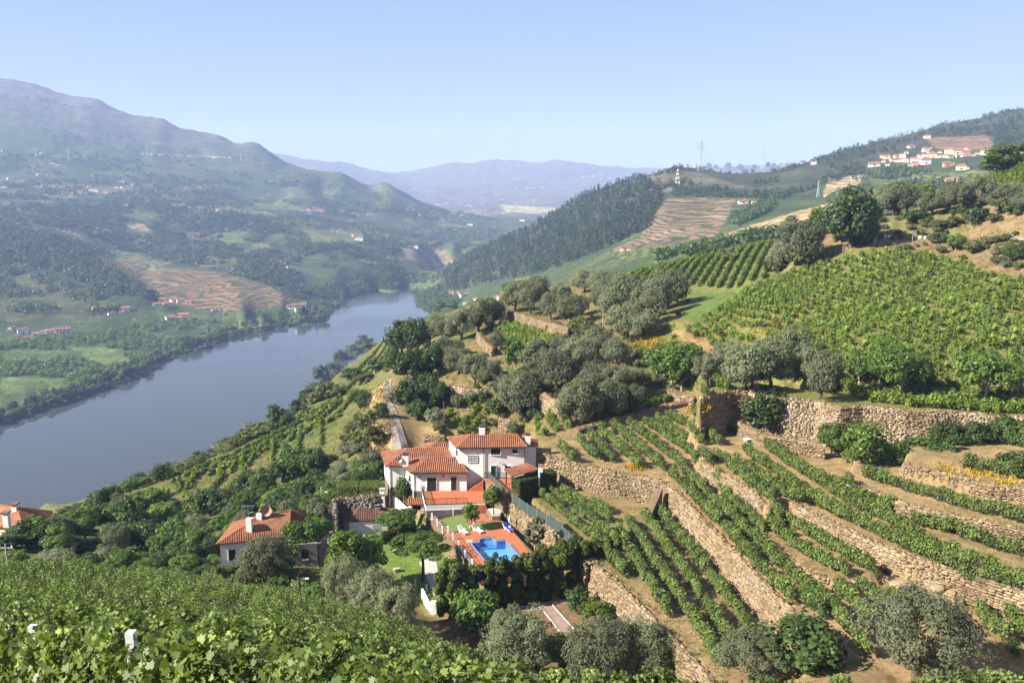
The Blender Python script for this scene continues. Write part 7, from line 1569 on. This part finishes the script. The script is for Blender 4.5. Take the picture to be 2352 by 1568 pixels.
# houses: one builder, a shared mesh per kind
HOUSE = {}
def house_kit(wallm, roofm, hip_, tall):
    key = (wallm, roofm, hip_, tall)
    if key in HOUSE: return HOUSE[key]
    h = 5.6 if tall else 3.2; W, D = 5.0, 3.6; w = MB().prism([(-W, -D), (W, -D), (W, D), (-W, D)], -2.5, h)
    if not hip_:
        for s in (-1, 1): w.add([(s * (W - .02), -D, h - .01), (s * (W - .02), D, h - .01), (s * (W - .02), 0, h + 1.7)], [(0, 1, 2)])
    r = MB(); e = .45; hx = 0 if not hip_ else 2.6; A = [(-W - e, -D - e, h), (W + e, -D - e, h), (W + e, D + e, h), (-W - e, D + e, h)]; R0, R1_ = (-W - e + hx, 0, h + 1.9), (W + e - hx, 0, h + 1.9)
    B = [(x, y, z - .22) for x, y, z in A]; r.add(A + [R0, R1_] + B, [(0, 1, 5, 4), (2, 3, 4, 5), (3, 0, 4), (1, 2, 5), (6, 7, 1, 0), (7, 8, 2, 1), (8, 9, 3, 2), (9, 6, 0, 3), (9, 8, 7, 6)])
    wm = MB().box((0, 0, 0), (1.0, .12, 1.2)).mesh('window', M['glass']); dm = MB().box((0, 0, 0), (1.1, .12, 2.1)).mesh('door', M['brown_door']); cm = MB().box((0, 0, .6), (.7, .7, 1.6)).mesh('chimney', M['plaster'])
    HOUSE[key] = (w.mesh('wall', M[wallm]), r.mesh('roof', M[roofm]), wm, dm, cm, h); return HOUSE[key]
def house(x, y, w, label, group, wallm='plaster', roofm='roof', hip_=False, tall=False, rz=None, mid=False, name='village_house', up=0):
    p = hit([x], [y])[0]
    if not np.isfinite(p).all(): return
    dep = p[1] * CP - (p[2] - CZ) * SP; s = max(.35, min(2.6, w * dep / F / 10.5)); sv = min(s, 1.0) if s < 1 else 1 + (s - 1) * .35
    if rz is None: rz = -math.atan2(p[0], p[1]) + rng.uniform(-.5, .5)
    wm, rm, win, dr, ch, h = house_kit(wallm, roofm, hip_, tall); t = thing(name, label, 'house', tuple(p), rz, group); t.scale = (s, min(s, 1.4), sv)
    link('wall', wm, t); link('roof', rm, t); zs = [1.7] + ([4.3] if tall else [])
    for z in zs:
        for xx in ((-3.4, -1.1, 1.2, 3.5) if mid else (-2.6, 2.4)): link('window', win, t, (xx, -3.62, z))
        if mid: link('window', win, t, (-5.02, -1.2, z), (0, 0, math.pi / 2)); link('window', win, t, (-5.02, 1.4, z), (0, 0, math.pi / 2))
    link('door', dr, t, (.1, -3.62, 1.05)); link('chimney', ch, t, (2.1, .6, h + .9))
    return t
def hamlet(items, zf, where, group, mid=False, wmin=0):
    items = sorted(items, key=lambda q: q[0]); k = zf(1, 0)[0][0] - zf(0, 0)[0][0]; cnt = {}
    for it in items:
        x, y, w = it[:3]; o = dict(it[3]) if len(it) > 3 else {}; X, Y = zf(x, y)[0]
        wn = {'plaster': 'white', 'cream': 'cream', 'rose': 'pinkish', 'old_plaster': 'stained'}[o.get('wallm', 'plaster')]; rn = {'roof': 'orange', 'roof_old': 'brown', 'roof_worn': 'red'}[o.get('roofm', 'roof')]
        if 'wallm' not in o and rng.random() < .12: o['wallm'] = 'cream'; wn = 'cream'
        d = '%s %shouse with %s roof' % (wn, 'tall ' if o.get('tall') else '', rn); cnt[d] = cnt.get(d, 0) + 1
        house(X, Y, w * k, '%s, %s from the left %s' % (d, nth(cnt[d]), where), group, mid=mid, **o)
T = dict(tall=True); C = dict(wallm='cream'); CT = dict(wallm='cream', tall=True); B = dict(roofm='roof_old'); RB = dict(wallm='rose', tall=True); HP = dict(hip_=True); BT = dict(roofm='roof_old', tall=True); RW = dict(roofm='roof_worn')
hamlet([(70, 868, 40), (150, 890, 32), (270, 840, 36), (318, 844, 26), (265, 884, 30), (300, 879, 26), (310, 922, 48, RW), (35, 928, 30), (5, 930, 24), (455, 946, 32), (450, 968, 42, C), (490, 970, 26), (555, 960, 36), (585, 966, 28), (615, 924, 28, C), (645, 955, 80, BT), (680, 968, 30), (725, 962, 32), (745, 966, 30), (762, 970, 22), (830, 890, 22), (858, 890, 28), (800, 930, 28), (845, 930, 28, RW), (900, 940, 22), (860, 972, 28), (915, 906, 22), (940, 975, 22), (1075, 998, 28), (1055, 954, 40, RW), (360, 765, 30), (385, 775, 26), (415, 776, 26), (290, 694, 30), (385, 714, 22), (530, 725, 26), (570, 727, 22), (25, 678, 30)], Z1, 'in the high left hamlet', 'houses of the high left hamlet')
hamlet([(x, 697 + (x - 985) / 590 * 26, w) for x, w in ((985, 18), (1015, 16), (1045, 18), (1100, 24), (1118, 16), (1175, 16), (1190, 20), (1220, 26), (1250, 26), (1300, 18), (1322, 28), (1345, 24), (1370, 26), (1388, 20), (1412, 24), (1440, 20), (1460, 26), (1480, 22), (1500, 24), (1520, 26), (1537, 20), (1575, 20))], Z1, 'in the mountain foot village', 'houses of the mountain foot village')
hamlet([(1190, 1056, 28, CT), (1165, 1054, 18), (1250, 1050, 30), (1270, 1060, 24), (1305, 1062, 20), (1360, 1068, 30), (1385, 1070, 26), (1420, 1078, 26), (1460, 1056, 32, RW), (1500, 1084, 30), (1525, 1096, 46, RW), (1545, 1086, 32), (855, 1056, 60, RW)], Z1, 'on the terraced spur', 'houses on the terraced spur')
hamlet([(660, 1222, 46, RW), (690, 1230, 40), (720, 1228, 40), (750, 1240, 30), (640, 1242, 40), (720, 1272, 26), (860, 1278, 32)], Z1, 'above the dark spur', 'houses above the dark spur')
hamlet([(2090, 1088, 26), (2120, 1084, 26), (2138, 1092, 30), (2165, 1094, 28), (2195, 1096, 38), (2220, 1090, 28, RW), (2340, 1092, 22), (1805, 1000, 14), (1850, 976, 16), (2055, 784, 14), (2112, 798, 20), (1815, 760, 20), (2285, 1226, 24), (2310, 1232, 18)], Z1, 'by the river bend', 'houses on the river bend slope')
hamlet([(1310, 190, 34), (1190, 176, 36, B), (1470, 172, 22), (1495, 138, 26), (1530, 142, 26), (1600, 148, 46, RW), (1628, 132, 34), (1640, 174, 26), (1118, 152, 16)], Z4, 'above the far river', 'houses above the far river')
hamlet([(75, 522, 36, B), (130, 545, 55, BT), (55, 535, 30), (205, 557, 42), (250, 545, 36), (292, 540, 60, HP), (362, 548, 80, BT), (120, 604, 26), (165, 580, 46, B)], Z4, 'by the left plain', 'houses of the left river plain', True)
hamlet([(548, 412, 50, HP), (588, 415, 42, CT), (715, 420, 46, T), (693, 432, 28), (762, 468, 14), (632, 440, 40, B)], Z4, 'below the dark spur', 'houses below the dark spur', True)
hamlet([(920, 368, 36, T), (945, 385, 42), (890, 388, 42), (990, 364, 46, RW), (1022, 370, 40, T), (1070, 376, 36), (840, 300, 36)], Z4, 'below brown terraces', 'houses below the brown terraces', True)
hamlet([(965, 464, 52), (1012, 468, 50, RW), (1046, 460, 60, CT), (1212, 417, 26), (1238, 416, 26, B)], Z4, 'beside the riverside orchard', 'houses beside the riverside orchard', True)
hamlet([(1650, 400, 50, B), (1700, 396, 70, RW), (1690, 412, 36), (1728, 388, 36, BT), (1818, 404, 20)], Z4, 'on the river headland', 'houses on the river headland', True)
hamlet([(25, 704, 46), (175, 700, 22), (200, 714, 22), (240, 720, 30), (265, 735, 40), (345, 724, 26), (365, 726, 22), (390, 726, 16), (605, 693, 16), (645, 696, 22), (680, 728, 22), (712, 704, 12), (225, 772, 36, RW), (110, 834, 26), (150, 840, 32), (260, 866, 42, RW), (285, 892, 52, T), (655, 940, 44), (770, 916, 40, B)], Z2, 'below the crag', 'houses on the slope below the crag')
hamlet([(968, 732, 20), (1000, 746, 22), (1020, 794, 36), (1365, 765, 36), (1290, 697, 14), (1235, 717, 14), (1190, 680, 16), (1120, 695, 16), (800, 657, 22), (828, 658, 18), (880, 655, 20), (930, 662, 14), (960, 648, 14), (1005, 665, 26), (1040, 668, 30), (1110, 655, 26), (1170, 653, 16), (1480, 540, 22), (1500, 546, 26), (1450, 546, 14), (1395, 550, 14), (1320, 546, 14), (1445, 628, 30), (1410, 643, 20), (1830, 471, 20), (1885, 465, 14), (1885, 486, 16), (1760, 474, 18), (1790, 471, 18), (1940, 483, 18), (1115, 520, 12), (1185, 577, 14), (1225, 625, 12), (1520, 738, 30)], Z2, 'in the hazy valley', 'houses in the hazy valley')
hamlet([(950, 1245, 24, T), (980, 1262, 66, RW), (990, 1312, 30), (1055, 1285, 32), (1232, 1280, 32), (895, 1252, 40)], Z2, 'at the riverside station', 'houses at the riverside station', True)
hamlet([(2025, 958, 26), (2070, 958, 26)], Z2, 'below the pine hill', 'houses below the pine hill', True)
hamlet([(215, 412, 130), (270, 405, 60, C), (365, 318, 90, C), (320, 305, 60), (490, 308, 80, C), (440, 348, 70), (530, 358, 70), (600, 362, 66, CT), (690, 366, 90, T), (708, 414, 80, RB), (558, 310, 72, T), (605, 262, 56, C), (655, 195, 80), (830, 240, 76, T), (880, 250, 56), (765, 296, 62), (825, 296, 72), (915, 306, 82, T), (990, 306, 60, C), (825, 386, 112, T), (1080, 420, 86, RB), (1250, 456, 112, dict(wallm='cream', tall=True, hip_=True)), (1110, 262, 90, CT), (1200, 268, 110, CT), (1312, 286, 86, RB), (1245, 214, 50, B), (1310, 210, 42), (1190, 240, 60), (1540, 272, 92, CT), (1480, 268, 42), (1690, 308, 92), (1695, 268, 72), (1890, 270, 100), (850, 76, 80), (890, 200, 28), (780, 460, 36), (1400, 284, 52), (1440, 266, 46), (1600, 284, 42), (1060, 304, 60), (1120, 309, 70), (1180, 304, 60), (1240, 300, 56), (1000, 254, 42), (940, 284, 50), (380, 404, 50), (330, 364, 50), (420, 324, 46, C), (480, 354, 46), (560, 404, 46), (640, 404, 42), (740, 354, 50), (780, 334, 50, T), (860, 334, 42), (1150, 404, 50, RB), (1330, 444, 46), (1760, 304, 52), (1640, 289, 42), (1950, 266, 62), (1845, 259, 52)], VV, 'in the right village', 'houses of the right hillside village', True)
hamlet([(1145, 648, 150, T), (985, 632, 100), (905, 634, 60, B), (1150, 668, 140, C)], VV, 'below the right village', 'houses on the road below the village', True)
hamlet([(50, 764, 70, T), (150, 760, 90, dict(wallm='plaster', roofm='roof_worn')), (-80, 770, 90), (-180, 775, 100)], VV, 'behind the big tree', 'houses behind the big tree', True)
hamlet([(665, 668, 56, RW), (740, 668, 42, B), (1165, 626, 26), (1095, 745, 30), (910, 443, 30), (1095, 432, 36), (1085, 413, 26), (1015, 430, 26)], Z3, 'on the open hillside', 'houses on the open right hillside', True)

# lattice pylons, masts and poles
def pylon(x, y, hpx, label, mat='steel', group='lattice pylons', name='pylon', wd=.15, stripes=False, arms=3):
    p = hit([x], [y])[0]
    if not np.isfinite(p).all(): return None
    h = hpx * p[1] / F; t = thing(name, label, 'pylon' if name == 'pylon' else 'mast', tuple(p), rng.uniform(-.3, .3), group); b = h * wd / 2; r = max(.09, .00018 * p[1]); n = 9
    def cor(f): w = b * (1 - f) ** 1.5 * .86 + b * .14; return [Vector((sx * w, sy * w, h * f)) for sx, sy in ((-1, -1), (1, -1), (1, 1), (-1, 1))]
    fs = [1 - (1 - i / n) ** 1.25 for i in range(n + 1)]; m = [MB(), MB()]
    for i in range(n):
        A, D = cor(fs[i]), cor(fs[i + 1]); q = m[i % 2 if stripes else 0]
        for k in range(4): q.bar(A[k], D[k], r * 1.6); q.bar(A[k], D[(k + 1) % 4], r); q.bar(D[k], D[(k + 1) % 4], r)
    link('lattice', m[0].mesh('lattice', M[mat]), t)
    if stripes: link('lattice', m[1].mesh('lattice', M['paint_white']), t)
    for i in range(arms):
        z = h * (.72 + .1 * i); L = h * (.13 - .02 * i); a = MB()
        for s in (-1, 1): a.bar((0, 0, z), (s * L, 0, z), r * 1.4); a.bar((0, 0, z + h * .035), (s * L, 0, z), r); a.bar((s * L, 0, z), (s * L, 0, z - h * .03), r)
        link('cross_arm', a.mesh('cross_arm', M[mat]), t)
    return t, Vector(p) + Vector((0, 0, h * .82))
PY = []
for i, (z, x, y, h, l) in enumerate(((Z3, 407, 468, 68, 'tall lattice pylon on the ridge above the pine hill'), (Z3, 784, 455, 48, 'second lattice pylon on the ridge, shorter'), (Z3, 1525, 258, 44, 'lattice pylon on the skyline above the village'), (Z3, 1882, 172, 22, 'small lattice pylon at the top of the right skyline'), (Z3, 1115, 622, 38, 'slim pylon on the dry hillside left of the pink roofs'), (Z1, 250, 705, 20, 'hazy pylon high on the left hillside, left one'), (Z1, 475, 735, 26, 'hazy pylon high on the left hillside, middle one'), (Z1, 1655, 740, 16, 'hazy pylon near the mountain foot village'))):
    X, Y = z(x, y)[0]; q = pylon(X, Y + 3, h, l)
    if q: PY.append(q[1])
X, Y = Z3(271, 566)[0]; pylon(X, Y, 40, 'orange and white lattice mast on the ridge slope', 'mast_red', None, 'radio_mast', .26, True, 0)
def span(a, b, label, offs=(-8, 0, 8)):
    t = thing('power_line', label, 'power line', tuple(a), 0, 'power lines'); d = (b - a); n = Vector((-d.y, d.x, 0)).normalized(); m = MB(); sag = d.length * .035
    for o in offs:
        P = [a + d * f + n * o - Vector((0, 0, sag * 4 * f * (1 - f))) for f in np.linspace(0, 1, 13)]; m.tube([tuple(p - a) for p in P], [.09] * 13, 3)
    link('wire', m.mesh('wire', M['wire']), t)
if len(PY) > 3:
    for i, l in ((0, 'power line between the two ridge pylons'), (1, 'power line climbing from the ridge to the village skyline'), (2, 'power line along the top of the right skyline')): span(PY[i], PY[i + 1], l)
def pole(x, y, hpx, label, mat='wood_post', lamp=False, arm=False, Y=None, w=.24, lean=0):
    if Y: q = atY(x, y, Y); p = np.array([q[0], Y, Hs(q[0], Y)])
    else: p = hit([x], [y])[0]
    if not np.isfinite(p).all(): return
    dep = p[1] * CP - (p[2] - CZ) * SP; h = hpx * dep / F * 1.08; t = thing('utility_pole', label, 'pole', tuple(p), 0, 'utility poles')
    link('shaft', MB().bar((0, 0, -.3), (lean * h, 0, h), max(w, .00028 * dep), n=6, w2=max(w, .00028 * dep) * .7).mesh('shaft', M[mat]), t)
    if arm: link('cross_arm', MB().box((0, 0, h - .5), (1.8, .12, .14)).mesh('cross_arm', M[mat]), t); link('insulators', MB().box((-.7, 0, h - .32), (.1, .1, .25)).box((.7, 0, h - .32), (.1, .1, .25)).box((0, 0, h - .32), (.1, .1, .25)).mesh('insulators', M['paint_white']), t)
    if lamp: link('lamp_arm', MB().bar((0, 0, h * .82), (.7, 0, h * .85), .05).mesh('lamp_arm', M['steel']), t); link('lamp_head', MB().box((.8, 0, h * .85), (.38, .18, .1)).mesh('lamp_head', M['paint_white']), t)
for z, x, y, h, l, k in ((R6, 520, 1040, 86, 'brown wooden pole standing behind the villa', {}), (R6, 1605, 322, 57, 'pale pole among the upper olives of the grove', dict(mat='concrete')), (Z2, 1830, 1150, 50, 'pole on the crest left of the hilltop plot', {}), (R6, 1215, 375, 22, 'short pole beside the grove clearing', {}), (R6, 1385, 85, 20, 'short pole above the ochre grove wall', {}), (R8, 1545, 1360, 78, 'lamp pole in the gully trees left of the villa', dict(mat='concrete', lamp=True, Y=128)), (R3, 715, 830, 78, 'dark pole in front of the grey ruin', dict(mat='dark_metal', lamp=True, Y=80)),
                          (R1, 58, 585, 72, 'concrete pole with cross arm left of the foreground vines', dict(mat='concrete', arm=True, Y=90)), (R1, 216, 575, 38, 'dark pole with lamp right of the concrete pole', dict(mat='wood_post', lamp=True, Y=93)), (Z3, 1148, 810, 48, 'grey pole in front of the big dark tree', dict(mat='concrete')), (Z3, 507, 940, 28, 'pale pole at the edge of the hilltop plot', dict(mat='concrete')), (VV, 360, 760, 22, 'pair of thin poles behind the olives, left one', dict(mat='concrete', Y=330)), (VV, 378, 760, 22, 'pair of thin poles behind the olives, right one', dict(mat='concrete', Y=330)), (R1, 1665, 560, 20, 'thin white pole left of the white two storey house', dict(mat='paint_white', Y=98)), (VV, 205, 1360, 22, 'leaning grey pole on the bank below the road', dict(mat='concrete', lean=.35))):
    X, Y = z(x, y)[0]; pole(X, Y, h, l, **k)
for i, (x, y) in enumerate(Z3(1153, 985, 1186, 975, 1224, 970, 1264, 965, 1310, 962)): pole(x, y, 14, 'grey fence pole along the crest below the big tree, %s from the left' % nth(i + 1), 'concrete', w=.16)
# guard rail, marker stones and signs on the upper right road
rp = [Vector(p) for p in hit(*zip(*dens(VV(1575, 1295, 1750, 1300, 2010, 1318, 2200, 1335), 5)))]
gr = thing('guard_rail', 'steel guard rail along the road at the right edge', 'guard rail', tuple(rp[0])); m = MB()
for a, b in zip(rp[:-1], rp[1:]):
    u = Vector((0, 0, 1.0)); 
    for z, hh in ((.55, .12), (.72, .1), (.88, .12)): m.bar(a + u * z, b + u * z, .07, hh)
m.build('rail', M['steel'], gr)
for a in rp[::3]: MB().bar(a - Vector((0, 0, .2)), a + Vector((0, 0, .85)), .14).build('post', M['steel'], gr)
for i, (x, y) in enumerate(VV(60, 1256, 110, 1256, 350, 1262, 395, 1262, 570, 1268, 760, 1270, 825, 1274, 900, 1276)):
    p = hit([x], [y])[0]; t = thing('marker_stone', 'white roadside marker stone, %s from the left' % nth(i + 1), 'marker stone', tuple(p), 0, 'white marker stones by the road'); link('body', MB().prism([(-.32, -.25), (.32, -.25), (.32, .25), (-.32, .25)], -.3, .75).mesh('body', M['white_post']), t)
def sign(x, y, h, label, r):
    p = hit([x], [y])[0]; t = thing('road_sign', label, 'road sign', tuple(p), 0, 'round road signs'); link('post', MB().bar((0, 0, -.3), (.05, 0, h), .14, n=6).mesh('post', M['concrete']), t)
    link('disc', MB().tube([(.25, -.1, h - .1), (.25, -.04, h - .1)], [r, r], 16).add([(.25 + math.cos(a) * r, -.1, h - .1 + math.sin(a) * r) for a in np.linspace(0, 6.28, 17)[:-1]], [tuple(range(16))]).mesh('disc', M['steel']), t)
X, Y = VV(668, 1335)[0]; sign(X, Y, 3.1, 'round road sign on a leaning post seen from behind, nearer one', .55)
X, Y = VV(175, 1262)[0]; sign(X, Y, 1.6, 'round road sign beside the big tree, farther one', .45)
# on the river: boat and buoy; smoke by the station
q = VZ(*R8(552, 40)[0], -219.9); bo = thing('rowing_boat', 'small pale boat moored at the left river bank', 'boat', (q.x, q.y, 0.02), .5)
link('hull', MB().add([(-2.5, -.8, .6), (1.6, -.8, .6), (3.0, 0, .8), (1.6, .8, .6), (-2.5, .8, .6), (-2.2, -.5, -.1), (1.4, -.5, -.1), (2.3, 0, -.05), (1.4, .5, -.1), (-2.2, .5, -.1)], [(0, 5, 6, 1), (1, 6, 7, 2), (2, 7, 8, 3), (3, 8, 9, 4), (4, 9, 5, 0), (5, 9, 8, 7, 6)]).mesh('hull', M['paint_white']), bo); link('thwart', MB().box((-.6, 0, .45), (.4, 1.4, .06)).box((.8, 0, .45), (.4, 1.3, .06)).mesh('thwart', M['wood_post']), bo)
q = VZ(*R8(1402, 118)[0], -220); by = thing('buoy', 'small red and white buoy in the middle of the river', 'buoy', (q.x, q.y, 0))
link('float', MB().tube([(0, 0, -.3), (0, 0, .5), (0, 0, .8)], [.9, .9, .4], 10).mesh('float', M['mast_red']), by); link('mast', MB().tube([(0, 0, .7), (0, 0, 3.6)], [.3, .12], 8).mesh('mast', M['mast_red']), by); link('topmark', MB().tube([(0, 0, 3.5), (0, 0, 4.3)], [.4, .4], 8).mesh('topmark', M['paint_white']), by)
# white table left between the vine rows, pipe coil by the right edge
q = VZ(*R7(592, 818)[0], ZT3); tb_ = thing('garden_table', 'white table standing between the vine rows of the broad terrace', 'table', tuple(q), .2)
link('top', MB().box((0, 0, .78), (2.2, 1.0, .07)).mesh('top', M['paint_white']), tb_)
for sx in (-.9, .9):
    for sy in (-.35, .35): link('leg', MB().box((sx, sy, .37), (.08, .08, .75)).mesh('leg', M['paint_white']), tb_)
q = VZ(*R5(2335, 880)[0], ZT2); cl = thing('hose_coil', 'coil of black hose hung at the right edge beside the vines', 'hose', tuple(q)); m = MB()
for k in range(5): m.tube([(math.cos(a) * (.75 + .06 * k), .05 * k, .9 + math.sin(a) * (.75 + .06 * k)) for a in np.linspace(0, 6.28, 20)], [.04] * 20, 5)
link('loops', m.mesh('loops', M['dark_metal']), cl)
